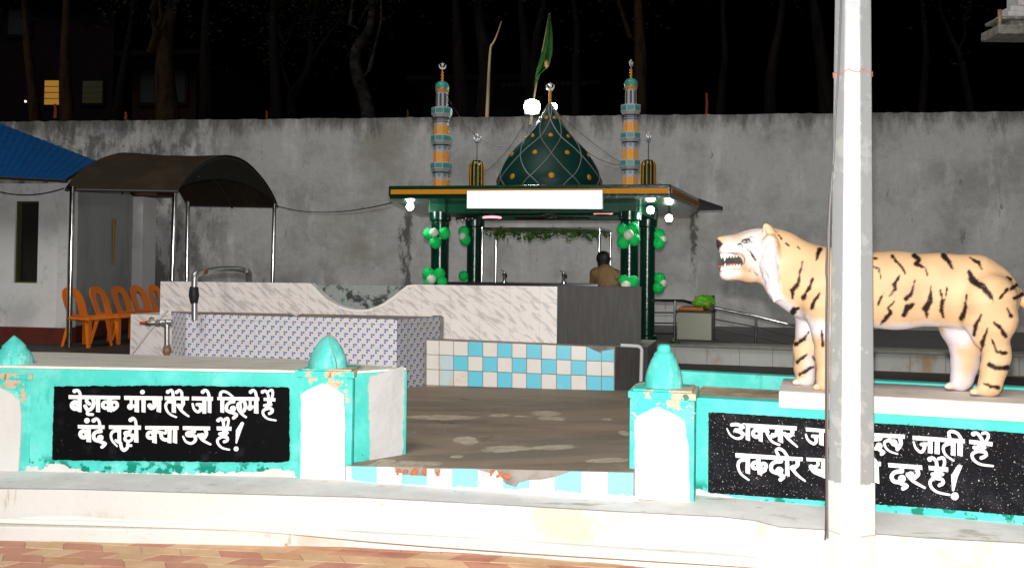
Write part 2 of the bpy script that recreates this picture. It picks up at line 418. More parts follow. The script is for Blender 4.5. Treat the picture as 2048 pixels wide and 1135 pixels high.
b.prism(lp + [(x, y + .01) for x, y in ex[::-1]], -.01, .085)
tag(b.build('kerb', mw.m, bevel=.012), kind='structure')

# courtyard floor
mf = Mat('worn_cement_floor', (.26, .20, .145), .7, spec=.2); mf.world = True
mf.mottle(1.6, .4, .7, (.15, .118, .088), 9, .68, mf.coord((.5, 1.6, 1))).mottle(5, .60, .74, (.32, .265, .20), 8).mottle(3, .64, .74, (.10, .078, .058)).mottle(.9, .5, .62, (.19, .155, .12), 10, .75, mf.coord((.4, 2.2, 1))).mottle(38, .66, .74, (.36, .30, .23), 3).bump(mf.noise(16, 9), .35, .01)
ent_l, ent_r = atz(690, 930, ZF), atz(1280, 943, ZF)
PL = Plane(atz(-60, 938, ZW), atz(596, 953, ZW)); PRt = Plane(atz(1388, 987, ZW), atz(2048, 1047.5, ZW))
fl = [PL.p(-4, 0, -.25), PL.p(PL.len - .35, 0, -.25), atz(745, 850, ZF), atz(1275, 850, ZF), PRt.p(.05, 0, -.1), PRt.p(2.6, 0, -.1), PRt.p(4.5, 0, -.1), Vector((9, 16, 0)), Vector((-9, 19, 0))]
tag(MB().prism([(p.x, p.y) for p in fl], 0.05, ZF).build('courtyard_floor', mf.m), kind='structure')
ap = [atY(694, 930, 5.74), atY(1269, 943.2, 5.29), atz(1278, 850, ZF), atz(742, 850, ZF)]
sA, sC = ap[0].copy(), ap[1].copy()
ap[2].z = ap[3].z = ZF + .001
b = MB().add([tuple(p) for p in ap] + [(p.x, p.y, .2) for p in ap], [(0, 1, 2, 3), (0, 4, 5, 1), (1, 5, 6, 2), (3, 2, 6, 7), (0, 3, 7, 4)])
tag(b.build('entrance_floor', mf.m), kind='structure')
mdk = Mat('dark_stone', (.030, .024, .021), .6, spec=.15); mdk.mottle(3, .4, .7, (.05, .04, .034), 8).bump(mdk.noise(14, 7), .3, .006)  # darker stone for sheets laid over parts of the courtyard floor
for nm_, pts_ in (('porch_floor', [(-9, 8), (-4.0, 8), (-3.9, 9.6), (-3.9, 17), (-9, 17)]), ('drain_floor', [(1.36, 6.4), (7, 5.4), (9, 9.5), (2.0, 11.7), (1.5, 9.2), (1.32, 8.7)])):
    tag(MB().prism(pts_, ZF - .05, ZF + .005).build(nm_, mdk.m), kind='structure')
pts_l = ((880, 834, 76, 4.5), (1000, 830, 22, 3), (1092, 826, 32, 5), (1106, 836.5, 30, 4), (932, 872, 26, 6), (1010, 888, 48, 6.5), (1110, 889, 46, 5), (808, 912.5, 74, 7), (913, 900, 14, 2.5), (1215, 921, 46, 5), (1248, 865, 10, 6), (1215, 838, 10, 2), (1040, 832, 16, 2), (770, 905, 20, 6))
fx_, fy_, fz_ = mf.xyz(); wn1 = mf.math('SUBTRACT', mf.noise(5, 10, .72, mf.coord((1, 1.6, 1), world=True)), .5); wn2 = mf.math('SUBTRACT', mf.noise(26, 6, .7, mf.coord(world=True)), .5)
tot = None
for px_, py_, rx_, ry_ in pts_l:
    c_0 = atz(px_, py_, ZF); rx = (atz(px_ + rx_, py_, ZF) - c_0).length; ry = max(.05, (atz(px_, py_ - ry_, ZF) - c_0).length)
    dx = mf.math('DIVIDE', mf.math('SUBTRACT', fx_, c_0.x), rx); dy = mf.math('DIVIDE', mf.math('SUBTRACT', fy_, c_0.y), ry)
    d_ = mf.math('POWER', mf.math('ADD', mf.math('MULTIPLY', dx, dx), mf.math('MULTIPLY', dy, dy)), .5)
    d_ = mf.math('ADD', d_, mf.math('ADD', mf.math('MULTIPLY', wn1, 1.6), mf.math('MULTIPLY', wn2, .5)))
    q_ = mf.ramp(d_, 1.06, .86); tot = q_ if tot is None else mf.math('MAXIMUM', tot, q_)
pc = mf.n('ShaderNodeMix', data_type='RGBA'); mf.L(mf.ramp(mf.noise(14, 8, .7, mf.coord(world=True)), .4, .65), pc.inputs[0]); pc.inputs[6].default_value = (.47, .40, .31, 1); pc.inputs[7].default_value = (.33, .27, .20, 1)
mf.over(tot, pc.outputs[2])

# ============================================================ left low wall with the painted verse
E1, E2 = atY(704, 917, 5.80), atz(813, 892, ZF)
f1, f2 = atz(-200, 935, ZW), atz(640, 953, ZW)
bk = [atz(580, 717, .955), atz(307, 710, .955), atz(116, 704, .955), atz(-250, 700, .955)]
foot = [(p.x, p.y) for p in [f1, f2, E1, E2] + bk]
lw = thing('low_wall', 'low turquoise wall with marble top and two lines of white lettering on a black panel', 'low wall', (-2.2, 6.3, ZW))
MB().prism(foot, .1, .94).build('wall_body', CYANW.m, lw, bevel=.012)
cx_, cy_ = sum(p[0] for p in foot) / 8, sum(p[1] for p in foot) / 8
MB().prism([(cx_ + (x - cx_) * .995, cy_ + (y - cy_) * .985) for x, y in foot], .94, .957).build('top_slab', SLABM.m, lw, bevel=.004)
PE = Plane(E1, E2)
V, Fc = shape(lambda X, Y: sd_strokes(X, Y, [('p', [(740, 938), (736, 760), (739, 752), (772, 742), (806, 731), (808, 740), (807, 800), (805, 908), (790, 914), (770, 922), (752, 930)])]) + 2.6 * np.vectorize(lambda x, y: nz(x * .12, y * .09, 3) + .6 * nz(x * .4, y * .3, 6))(X, Y), 728, 722, 816, 944, 1.5)
mend = Mat('smeared_whitewash', (.47, .47, .465), .9, spec=.1); mend.mottle(3, .4, .65, (.37, .37, .365), 8, .6, mend.coord((1, 1, .4))).mottle(8, .66, .73, (.15, .14, .12), 8).bump(mend.noise(14, 9), .7, .012)
sheet(V, Fc, lambda x, y: PE.p(*PE.uz(x, y), .007), lambda x, y: PE.p(*PE.uz(x, y), .0), MB()).build('end_panel', mend.m, lw)

def ragged(poly, amp, seed, cell=1.6, fr=.12):
    def fn(X, Y):
        D = sd_strokes(X, Y, [('p', poly)])
        return D + amp * np.vectorize(lambda x, y: nz(x * fr, y * fr, seed) + .5 * nz(x * fr * 3, y * fr * 3, seed + 5))(X, Y)
    xs = [p[0] for p in poly]; ys = [p[1] for p in poly]
    return shape(fn, min(xs) - 8, min(ys) - 8, max(xs) + 8, max(ys) + 8, cell)
def on_plane(P, V, Fc, name, mat, parent, o1, o0=0.0005):
    return sheet(V, Fc, lambda x, y: P.p(*P.uz(x, y, o1), o1), lambda x, y: P.p(*P.uz(x, y, o1), o0), MB()).build(name, mat, parent)
on_plane(PL, *ragged([(108, 772), (345, 770), (579, 774), (579, 920), (560, 924), (300, 922), (104, 919)], 1.6, 2, 3), 'verse_panel', BLACKP.m, lw, .004)
vp = lw.children[-1]
on_plane(PL, *ragged([(40, 962), (52, 930), (80, 936), (110, 926), (180, 944), (300, 946), (420, 945), (500, 942), (560, 938), (592, 944), (598, 962)], 6, 4, 2.0, .09), 'whitewash_splash', WHITE.m, lw, .007)

def lettering(P, name, parent, off, ox, oy, sc, items, box):
    its = []
    for it in items:
        if it[0] == 'p': its.append(('p', [(x / sc + ox, y / sc + oy) for x, y in it[1]]))
        elif it[0] == 'r': its.append(('r', it[1] / sc + ox, it[2] / sc + oy, it[3] / sc, it[4] / sc))
        else:
            wd = it[2]; wd = [q / sc for q in wd] if isinstance(wd, (list, tuple)) else wd / sc
            pts = [(x / sc + ox, y / sc + oy) for x, y in it[1]]
            if len(pts) > 2 and not (isinstance(wd, list) and len(wd) > 2): pts = smooth_path(pts, 4)
            its.append(('s', pts, wd))
    V, Fc = shape(lambda X, Y: sd_strokes(X, Y, its) + .15, *box, .55)
    return sheet(V, Fc, lambda x, y: P.p(*P.uz(x, y, off), off), lambda x, y: P.p(*P.uz(x, y, off), off - .004), MB()).build(name, LETTER.m, parent)
S_ = lambda pts, wd: ('s', pts, wd)
Q_ = lambda *pts: ('p', list(pts))
# first line, left half and right half (traced brush strokes)
L1a = [Q_((95, 155), (935, 170), (932, 228), (100, 220)), S_([(205, 90), (240, 78), (275, 115), (290, 180)], 48), S_([(195, 92)], 70), Q_((245, 200), (310, 200), (308, 438), (240, 425)),
    ('r', 205, 325, 50, 76), S_([(200, 300), (235, 330)], 22), S_([(395, 200), (392, 262), (440, 300)], 58), S_([(490, 210), (508, 290), (470, 372), (410, 400), (365, 335)], 60), S_([(418, 405), (402, 462), (486, 472)], 48),
    Q_((542, 220), (610, 220), (608, 438), (543, 432)), Q_((725, 200), (805, 200), (803, 438), (722, 420)), ('r', 700, 318, 50, 56), ('r', 838, 320, 50, 56), S_([(870, 370), (825, 405)], 40),
    Q_((998, 168), (1620, 176), (1620, 240), (1000, 235)), S_([(1112, 230), (1112, 330)], 46), S_([(1098, 345)], 104), S_([(1120, 330), (1190, 335)], 50), Q_((1170, 230), (1240, 235), (1240, 440), (1165, 430)), S_([(1295, 108)], 76),
    Q_((1280, 230), (1348, 235), (1345, 443), (1280, 432)), S_([(1410, 325), (1440, 368), (1490, 335), (1488, 245)], 66), S_([(1413, 328)], 80), Q_((1527, 235), (1600, 240), (1597, 443), (1524, 425))]
L1b = [Q_((-90, 175), (308, 182), (306, 242), (-85, 238)), S_([(50, 270), (-30, 265), (-70, 320), (-55, 400), (5, 470), (100, 515)], (56, 30)), Q_((28, 235), (95, 240), (95, 450), (25, 435)), S_([(-35, 108), (15, 78), (45, 120), (48, 190)], 48), S_([(-35, 105)], 66),
    S_([(205, 235), (212, 300), (172, 345)], 62), S_([(128, 320), (190, 415), (300, 502)], (58, 32)), Q_((105, 300), (180, 295), (230, 300), (200, 400), (160, 390)), S_([(105, 112), (148, 80), (188, 118), (192, 190)], 46), S_([(108, 110)], 62),
    Q_((352, 178), (697, 185), (695, 252), (352, 242)), S_([(365, 300), (388, 380), (445, 428), (495, 395), (490, 318)], (36, 60)), S_([(440, 310), (560, 315)], 54), Q_((525, 240), (590, 245), (588, 460), (523, 455)),
    Q_((610, 240), (672, 245), (670, 450), (610, 440)), S_([(522, 100), (570, 78), (615, 112), (638, 195)], 48), S_([(530, 105)], 66),
    Q_((765, 185), (1445, 190), (1448, 250), (765, 238)), S_([(818, 205), (818, 130), (862, 98), (940, 122), (1035, 200)], (54, 34)), Q_((815, 230), (880, 235), (878, 445), (815, 437)),
    S_([(1035, 262), (960, 280), (915, 340), (922, 405), (985, 435)], 54), S_([(1020, 378)], 100), S_([(1005, 440), (1078, 478), (1030, 528)], 54), S_([(1020, 230), (1030, 270)], 50),
    S_([(1150, 268), (1098, 310), (1110, 390), (1160, 460), (1230, 515)], (52, 36)), S_([(1140, 275), (1152, 400)], 36), S_([(1195, 240), (1222, 320), (1205, 400), (1170, 430)], 56),
    S_([(1300, 240), (1300, 330)], 46), S_([(1295, 362)], 92), Q_((1365, 240), (1432, 245), (1435, 460), (1360, 450)), S_([(1290, 340), (1400, 350)], 42), S_([(1302, 105), (1345, 78), (1385, 112), (1402, 195)], 46), S_([(1308, 105)], 64),
    Q_((1518, 198), (1710, 205), (1708, 262), (1518, 250)), S_([(1612, 250), (1612, 300)], 74), S_([(1635, 310), (1535, 325)], 52), S_([(1570, 365), (1645, 380), (1658, 425), (1612, 455)], 50), S_([(1600, 368), (1515, 405), (1515, 475), (1585, 540), (1715, 568)], (52, 30)),
    S_([(1492, 105), (1540, 88), (1582, 130), (1600, 205)], 44), S_([(1605, 92), (1650, 75), (1668, 125), (1652, 205)], 42), S_([(1500, 105)], 60)]
L2a = [Q_((245, 638), (682, 646), (680, 708), (248, 698)), S_([(395, 570)], 90), S_([(492, 565), (545, 540), (590, 582), (606, 655)], 48), S_([(505, 568)], 72), ('r', 340, 790, 52, 66), S_([(340, 760), (385, 790)], 26), Q_((388, 700), (455, 700), (465, 922), (385, 915)),
    S_([(612, 700), (615, 740)], 60), S_([(620, 745), (545, 755), (502, 805), (520, 875), (585, 900)], 60), S_([(612, 850)], 104), S_([(620, 915), (690, 945), (640, 998)], 56),
    Q_((750, 645), (1270, 650), (1270, 718), (752, 706)), S_([(920, 728), (830, 740), (785, 800), (805, 895), (885, 985)], (60, 28)), Q_((890, 700), (948, 700), (950, 945), (890, 940)), S_([(862, 890), (915, 928)], 42), S_([(940, 935), (958, 1015), (1000, 1050), (1048, 1010)], 54),
    S_([(1100, 700), (1090, 745), (1015, 768), (1035, 800), (1120, 800)], 52), S_([(1120, 815), (1130, 870), (1070, 905), (1010, 875), (1030, 815)], 48), S_([(1070, 915), (1052, 965), (1110, 975)], 46), Q_((1165, 700), (1225, 705), (1232, 928), (1160, 920)), S_([(1120, 800), (1180, 805)], 40), S_([(1090, 560), (1140, 530), (1180, 572), (1195, 655)], 46), S_([(1105, 558)], 72),
    Q_((1338, 655), (1883, 660), (1883, 720), (1340, 715)), ('r', 1425, 805, 48, 56), Q_((1455, 715), (1525, 718), (1528, 945), (1452, 925)), S_([(1530, 750), (1590, 770), (1605, 840), (1650, 878), (1720, 880)], 58), S_([(1610, 760), (1670, 775), (1680, 720)], 40), Q_((1705, 715), (1770, 718), (1765, 940), (1700, 930))]
L2b = [Q_((48, 715), (115, 718), (115, 945), (42, 925)), Q_((205, 658), (652, 665), (650, 728), (208, 722)), S_([(385, 715), (388, 745)], 68), S_([(390, 752), (280, 768), (285, 812), (390, 812)], 52), S_([(212, 830), (255, 908), (340, 940), (408, 895), (408, 830)], (30, 60)),
    S_([(572, 722), (590, 785), (560, 845)], 58), S_([(465, 805), (535, 890), (655, 955)], (56, 34)), S_([(520, 820)], 100),
    Q_((755, 662), (998, 668), (995, 735), (758, 728)), S_([(772, 565), (820, 538), (862, 590), (870, 668)], 48), S_([(782, 565)], 66), S_([(885, 555), (930, 530), (948, 580), (930, 668)], 42), S_([(895, 550)], 56), S_([(890, 730), (890, 780)], 90), S_([(925, 770), (805, 785)], 54), S_([(830, 828), (920, 842), (928, 890), (878, 912)], 50), S_([(840, 830), (772, 880), (782, 950), (845, 1012), (960, 1042)], (52, 30)),
    S_([(1170, 618), (1110, 740), (1075, 930)], [56, 84, 26]), S_([(1072, 1028)], 80)]
lettering(PL, 'lettering', vp, .008, 125, 770, 8.109, L1a + [('p', [(x + 1743.4, y) for x, y in i[1]]) if i[0] == 'p' else ('r', i[1] + 1743.4, i[2], i[3], i[4]) if i[0] == 'r' else ('s', [(x + 1743.4, y) for x, y in i[1]], i[2]) for i in L1b], (132, 772, 560, 845))
lettering(PL, 'lettering', vp, .008, 125, 770, 8.109, L2a + [('p', [(x + 1743.4, y) for x, y in i[1]]) if i[0] == 'p' else ('r', i[1] + 1743.4, i[2], i[3], i[4]) if i[0] == 'r' else ('s', [(x + 1743.4, y) for x, y in i[1]], i[2]) for i in L2b], (150, 830, 500, 908))

# ============================================================ right low wall, its verse, the plinth
ur, nr = PRt.u, PRt.n
rw = thing('low_wall', 'low turquoise planter wall under the tiger with white lettering on a sparkling black panel', 'low wall', PRt.p(.9, ZW, -.4))
def rbox(u0, u1, o0, o1, z0, z1):
    return [tuple(PRt.p(u, 0, o).xy) for u, o in ((u0, o0), (u1, o0), (u1, o1), (u0, o1))], z0, z1
CYANR = cyan_wall(.27)
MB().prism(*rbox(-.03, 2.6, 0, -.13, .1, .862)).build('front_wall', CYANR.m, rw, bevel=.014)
ub = PRt.uz(1370, 760, -.9)[0]
MB().prism(*rbox(ub - .12, 3.1, -.82, -.93, .3, .925)).build('back_wall', CYANR.m, rw, bevel=.014)
fillm = Mat('brown_rubble_fill', (.36, .24, .15), .95); fillm.mottle(8, .4, .65, (.50, .40, .30), 8).bump(fillm.noise(20, 8), .9, .02)
MB().prism(*rbox(-.05, 2.6, -.132, -.818, .3, .83)).build('fill', fillm.m, rw)
on_plane(PRt, *ragged([(1417, 823), (1560, 832), (1700, 842), (1860, 852), (2048, 866), (2190, 877), (2190, 1046), (2048, 1031), (1860, 1015), (1640, 1000), (1416, 985)], 1.0, 12, 3), 'verse_panel', BLACKS.m, rw, .004)
vr = rw.children[-1]
on_plane(PRt, *ragged([(1386, 1006), (1388, 975), (1420, 984), (1445, 988), (1480, 997), (1520, 1006), (1580, 1014), (1700, 1024), (1850, 1036), (2048, 1050), (2100, 1056), (2100, 1064), (1800, 1040), (1500, 1010)], 5, 14, 2.0, .08), 'whitewash_splash', WHITE.m, rw, .008)
sh = lambda its, dx, dy, k: [('p', [(x * k + dx, y * k + dy) for x, y in i[1]]) if i[0] == 'p' else ('r', i[1] * k + dx, i[2] * k + dy, i[3] * k, i[4] * k) if i[0] == 'r' else ('s', [(x * k + dx, y * k + dy) for x, y in i[1]], [q * k for q in i[2]] if isinstance(i[2], (list, tuple)) else i[2] * k) for i in its]
C1 = [Q_((330, 115), (1165, 165), (1160, 228), (440, 185)), S_([(178, 142), (250, 135), (312, 160), (312, 205), (235, 228)], 54), S_([(240, 225), (325, 255), (335, 320), (265, 350), (165, 305), (105, 200)], (66, 20)), S_([(300, 260), (430, 300)], 40), Q_((390, 120), (455, 130), (455, 390), (388, 365)), S_([(350, 180), (330, 150)], 50),
    ('r', 552, 272, 52, 58), Q_((580, 180), (650, 185), (645, 405), (585, 385)), S_([(640, 225), (700, 240), (722, 300), (790, 395), (900, 445)], (50, 34)), S_([(700, 210), (720, 250)], 60), S_([(740, 320), (840, 300), (862, 200)], 52), Q_((880, 150), (950, 160), (955, 425), (875, 390)), S_([(790, 290), (920, 300)], 48),
    S_([(1095, 210), (1088, 285), (1020, 320)], 62), S_([(975, 275), (1045, 365), (1168, 472)], (58, 28)), Q_((960, 255), (1060, 270), (1060, 340), (1000, 330)),
    Q_((1295, 180), (1660, 212), (1660, 265), (1300, 240)), S_([(1300, 290), (1332, 370), (1415, 428), (1458, 385), (1440, 318)], (32, 60)), S_([(1400, 312), (1520, 318)], 50), Q_((1500, 245), (1570, 250), (1570, 465), (1498, 440)), Q_((1612, 250), (1690, 255), (1690, 485), (1612, 470))]
C2 = [Q_((232, 566), (1255, 633), (1250, 692), (235, 637)), S_([(420, 665), (310, 680), (272, 760), (315, 880), (435, 975)], (64, 28)), Q_((388, 640), (455, 645), (455, 890), (385, 870)), Q_((545, 645), (610, 650), (640, 910), (570, 890)), ('r', 535, 755, 45, 58), ('r', 655, 768, 42, 58), S_([(690, 830), (640, 860)], 40),
    S_([(918, 665), (920, 690)], 64), S_([(925, 695), (830, 705), (775, 760), (785, 835), (870, 870)], 60), S_([(898, 835)], 120), S_([(905, 890), (960, 925), (915, 970)], 62), S_([(1022, 625), (965, 540), (895, 502), (850, 530), (885, 605)], 46), Q_((985, 630), (1045, 635), (1055, 925), (985, 905)),
    S_([(1168, 660), (1175, 740), (1120, 790)], 64), S_([(1085, 790), (1160, 890), (1285, 990)], (60, 30)), S_([(1110, 790)], 90), Q_((1305, 635), (1650, 655), (1650, 705), (1310, 690)), S_([(1480, 695), (1478, 755), (1400, 785)], 50), S_([(1378, 775), (1430, 845), (1540, 890)], 74), Q_((1365, 770), (1440, 790), (1590, 830), (1590, 930), (1500, 920), (1420, 860)), Q_((1530, 680), (1600, 690), (1595, 960), (1525, 925))]
D1 = [Q_((40, 102), (568, 130), (565, 190), (40, 160)), S_([(215, 150), (215, 190), (100, 200)], 54), S_([(198, 292)], 100), S_([(60, 300), (110, 325), (195, 328)], 50), S_([(205, 345), (262, 378), (235, 405)], 52), S_([(345, 205), (278, 240), (295, 315), (360, 370), (462, 405)], (48, 24)), S_([(490, 150), (508, 260), (460, 335)], 58), S_([(410, 245)], 100), S_([(350, 210), (450, 290)], 60),
    Q_((672, 143), (1418, 195), (1415, 255), (675, 205)), S_([(690, 235), (720, 320), (795, 378), (840, 330), (838, 268)], (28, 60)), S_([(800, 268), (900, 265)], 50), Q_((895, 200), (960, 205), (960, 400), (890, 390)), Q_((990, 210), (1060, 215), (1060, 410), (985, 400)), S_([(1235, 248), (1140, 275), (1110, 335), (1150, 425), (1258, 498)], (60, 28)), Q_((1220, 230), (1285, 235), (1285, 435), (1215, 420)), Q_((1310, 235), (1390, 240), (1385, 440), (1310, 425)), S_([(1372, 205), (1318, 120), (1238, 84), (1188, 105), (1205, 185)], 48),
    Q_((1475, 200), (1812, 235), (1808, 298), (1478, 260)), S_([(1640, 270), (1655, 310)], 96), S_([(1695, 310), (1550, 312)], 54), S_([(1575, 360), (1695, 375), (1715, 425), (1650, 462)], 52), S_([(1590, 365), (1520, 410), (1545, 490), (1645, 552), (1815, 575)], (54, 32)), S_([(1525, 118), (1580, 108), (1632, 155), (1680, 240)], 48), S_([(1540, 120)], 70), S_([(1668, 112), (1722, 105), (1752, 155), (1712, 232)], 44)]
D2 = [Q_((95, 400), (150, 470), (190, 520), (205, 830), (95, 790)), Q_((60, 502), (228, 515), (225, 578), (60, 570)), Q_((328, 530), (810, 565), (815, 630), (330, 592)), S_([(520, 590), (522, 640)], 66), S_([(525, 650), (430, 662), (378, 720), (410, 790), (500, 805)], 60), S_([(525, 755)], 112), S_([(520, 825), (592, 858), (540, 895)], 58), S_([(738, 620), (752, 690), (700, 740)], 64), S_([(605, 695), (685, 790), (848, 882)], (60, 34)), S_([(650, 700)], 100),
    Q_((900, 570), (1182, 595), (1180, 660), (905, 632)), S_([(1030, 640), (1040, 690)], 96), S_([(1098, 690), (955, 692)], 54), S_([(965, 742), (1085, 762), (1108, 815), (1055, 848)], 52), S_([(985, 745), (925, 795), (945, 880), (1035, 948), (1200, 982)], (54, 32)), S_([(905, 475), (960, 462), (1010, 512), (1020, 585)], 50), S_([(920, 478)], 72), S_([(1045, 470), (1108, 460), (1130, 520), (1112, 592)], 46), S_([(1340, 588), (1270, 720), (1250, 915)], [70, 96, 36]), S_([(1275, 1003)], 112)]
for its, (ox, oy, k), bx in ((C1, (1440, 830, 7.567), (1450, 840, 1660, 900)), (C2, (1440, 830, 7.567), (1465, 888, 1660, 968)), (D1, (1730, 850, 7.093), (1738, 856, 1992, 936)), (D2, (1730, 850, 7.093), (1744, 906, 1930, 1002))):
    lettering(PRt, 'lettering', vr, .0085, ox, oy, k, its, bx)

# plinth slab the tiger stands on
plm = Mat('plinth_cement', (.60, .55, .50), .8); plm.mottle(6, .5, .75, (.46, .37, .29), 8).mottle(3, .55, .7, (.70, .66, .61)).bump(plm.noise(22, 8), .5, .01)
u0p = PRt.uz(1557, 800, .01)[0]
pl = MB().prism(*rbox(u0p, 2.7, .012, -.66, .83, .93)).build('plinth', plm.m, bevel=.014)
tag(pl, 'worn cement slab on the turquoise wall carrying the tiger statue', 'plinth')

# ============================================================ gate pillars
def pillar(label, px0, px1, ybase, ytop, arch, fin, style, depth=.30, yback=.0):
    a, c = atz(px0, ybase[0], ZW), atz(px1, ybase[1], ZW); P = Plane(a, c); W = P.len
    zt = P.uz((px0 + px1) / 2, ytop)[1]
    t = thing('gate_pillar', label, 'pillar', P.p(W / 2, ZW, -depth / 2))
    def pb(u0, u1, o0, o1): return [tuple(P.p(u, 0, o).xy) for u, o in ((u0, o0), (u1, o0), (u1, o1), (u0, o1))]
    b = MB().prism(pb(0, W, 0, -depth), .1, zt - .05)
    b.build('shaft', CYAN.m, t, bevel=.016)
    MB().prism(pb(-.008, W + .008, .008, -depth - .01), zt - .05, zt - .008).prism(pb(.015, W - .015, -.012, -depth + .012), zt - .0085, zt + .004).build('cap', CAPSTONE.m, t, bevel=.008)
    # peeled band above the arch
    b = MB(); V, Fc = ragged([(px0 + 4, ytop + 6), (px1 - 6, ytop + 8), (px1 - 7, ytop + 62), (px1 - 20, ytop + 40), ((px0 + px1) / 2, ytop + 30), (px0 + 16, ytop + 52)], 11, px0, 2.0, .06)
    sheet(V, Fc, lambda x, y: P.p(*P.uz(x, y, .003), .003), lambda x, y: P.p(*P.uz(x, y, .003), 0), b).build('peeling_band', CAPSTONE.m, t)
    V, Fc = shape(lambda X, Y: sd_strokes(X, Y, [('p', arch)]) + 1.6 * np.vectorize(lambda x, y: nz(x * .05, y * .05, px0) + .5 * nz(x * .2, y * .2, px0))(X, Y), min(p[0] for p in arch) - 4, min(p[1] for p in arch) - 4, max(p[0] for p in arch) + 4, max(p[1] for p in arch) + 4, 2.2)
    sheet(V, Fc, lambda x, y: P.p(*P.uz(x, y, .014), .014), lambda x, y: P.p(*P.uz(x, y, .014), 0), MB()).build('arched_panel', WHITE.m, t, smooth=30)
    # finial
    cxp, prof = fin; dd = (P.p(W / 2, zt, -depth / 2)).y; k = dd / F
    xf = (cxp - CX) * k; c0 = Vector((xf, dd, 0)); zz = lambda y: atY(cxp, y, dd).z
    pr = [(h * k, zz(y)) for h, y in prof]
    if style == 'ridged':
        b = MB(); n_ = 28; vs = []; fs = []
        for r_, z_ in pr:
            for j in range(n_):
                q = 2 * math.pi * j / n_ + R(10); rr = r_ * (1 + .06 * abs(math.cos(2 * q)) - .03); vs.append((c0.x + rr * math.cos(q), c0.y + rr * math.sin(q), z_))
        m_ = len(pr)
        fs = [(i * n_ + j, i * n_ + (j + 1) % n_, (i + 1) * n_ + (j + 1) % n_, (i + 1) * n_ + j) for i in range(m_ - 1) for j in range(n_)] + [list(range(n_))[::-1], [(m_ - 1) * n_ + j for j in range(n_)]]
        fo = b.add(vs, fs).build('finial', CYAN.m, t, smooth=50)
        cr = MB(); zz2 = [z_ for _, z_ in pr]
        for a_ in (R(-128), R(-52), R(52), R(128)):
            cr.tube([(c0.x + (r_ * .985 + .002) * math.cos(a_ * (.35 + .65 * (1 - max(0, (z_ - zz2[0]) / (zz2[-1] - zz2[0])) ** 2)) + R(-90) * (1 - (.35 + .65 * (1 - max(0, (z_ - zz2[0]) / (zz2[-1] - zz2[0])) ** 2)))), c0.y + (r_ * .985 + .002) * math.sin(a_ * (.35 + .65 * (1 - max(0, (z_ - zz2[0]) / (zz2[-1] - zz2[0])) ** 2)) + R(-90) * (1 - (.35 + .65 * (1 - max(0, (z_ - zz2[0]) / (zz2[-1] - zz2[0])) ** 2)))), z_) for r_, z_ in pr], .0035, 5)
        cr.build('crack', CEMENT.m, fo)
    else:
        b = MB().lathe(pr, 40, (c0.x, c0.y, 0)); b.v = [(x + .005 * nz(x * 14, y * 14, z * 14), y, z + .003 * nz(x * 16, y * 16, z * 16 + 4)) for x, y, z in b.v]; b.build('finial', CYAN.m, t, smooth=40)
    return t
pillar('turquoise gate pillar with white arch and cracked pointed finial beside the entrance step', 593, 703, (955, 958), 739,
    [(600, 960), (602, 880), (602, 789), (612, 781), (625, 775), (645, 766), (658, 769), (669, 775), (687, 789), (691, 847), (690, 961)],
    (660, [(37, 742), (38, 733), (37, 722), (34, 712), (29, 701), (23, 690), (17, 681), (12, 676), (7, 672), (1, 669)]), 'ridged')
pillar('turquoise gate pillar with white arch and bell shaped finial nearest to the tiger', 1257, 1388, (993, 1003), 781,
    [(1269, 1003), (1270, 910), (1270, 836), (1281, 827), (1300, 819), (1317, 813), (1338, 823), (1359, 833), (1369, 842), (1377, 895), (1380, 1006)],
    (1330, [(40, 786), (40, 779), (38, 775), (37, 768), (37, 758), (34, 744), (30, 730), (25, 718), (20, 711), (20, 708), (17, 705), (13, 702), (13, 696), (11, 690), (6, 688), (1, 687)]), 'bell', .36)
pillar('turquoise gate pillar with white arch and round finial at the left edge of the photo', -60, 58, (938, 941), 742,
    [(-52, 944), (-50, 800), (-30, 785), (-5, 773), (20, 785), (40, 800), (42, 850), (36, 945)],
    (33, [(38, 746), (38, 738), (37, 726), (34, 712), (28, 702), (22, 696), (21, 690), (18, 687), (12, 680), (6, 674), (1, 670)]), 'bell')

# narrow turquoise return beside the middle pillar is part of its shaft side; the entrance step between the pillars
PS = Plane(sA, sC); zst = lambda u: sA.z + (sC.z - sA.z) * u / PS.len
step = thing('entrance_step', 'broken blue and white tiled step between the two gate pillars', 'step', PS.p(PS.len / 2, ZW))
TB = Mat('blue_tile', (.22, .62, .74), .3); TB.mottle(6, .6, .8, (.20, .50, .58)).mottle(20, .68, .74, (.5, .42, .33), amt=.6)
TW = Mat('white_tile', (.68, .64, .60), .3); TW.mottle(5, .5, .75, (.62, .53, .45)).mottle(18, .68, .75, (.38, .28, .2), amt=.6)
BRK = Mat('broken_brick', (.40, .12, .05), .9); BRK.mottle(20, .5, .65, (.30, .22, .15)).bump(BRK.noise(40, 8), .9, .01)
MB().plate(PS, [(0, .2), (PS.len, .2), (PS.len, zst(PS.len) - .001), (0, zst(0) - .001)], .0015, .005).build('backing', CEMENT.m, step)
zx = lambda x: 600 + x / 2.579
bx = [243, 272, 400, 530, 658, 790, 920, 1052, 1185, 1320, 1452, 1592, 1722]
brk = {3: [(0, .55), (.04, .62), (1, .6)], 2: [(0, 1), (.7, 1), (.75, .72), (1, .7)], 7: [(0, .55), (.08, .42), (.5, .30), (.62, .5), (1, .62)], 8: [(0, .62), (.5, .66), (1, .78)], 6: [(0, .97), (.3, .88), (.6, .82), (.72, .97), (.9, .72), (1, .6)], 4: [(0, .97), (.28, .97), (.3, .7), (.5, .68), (.55, .97), (1, .97)], 9: [(0, .8), (.4, .92), (.6, 1), (1, 1)]}
b = MB(); b2 = MB()
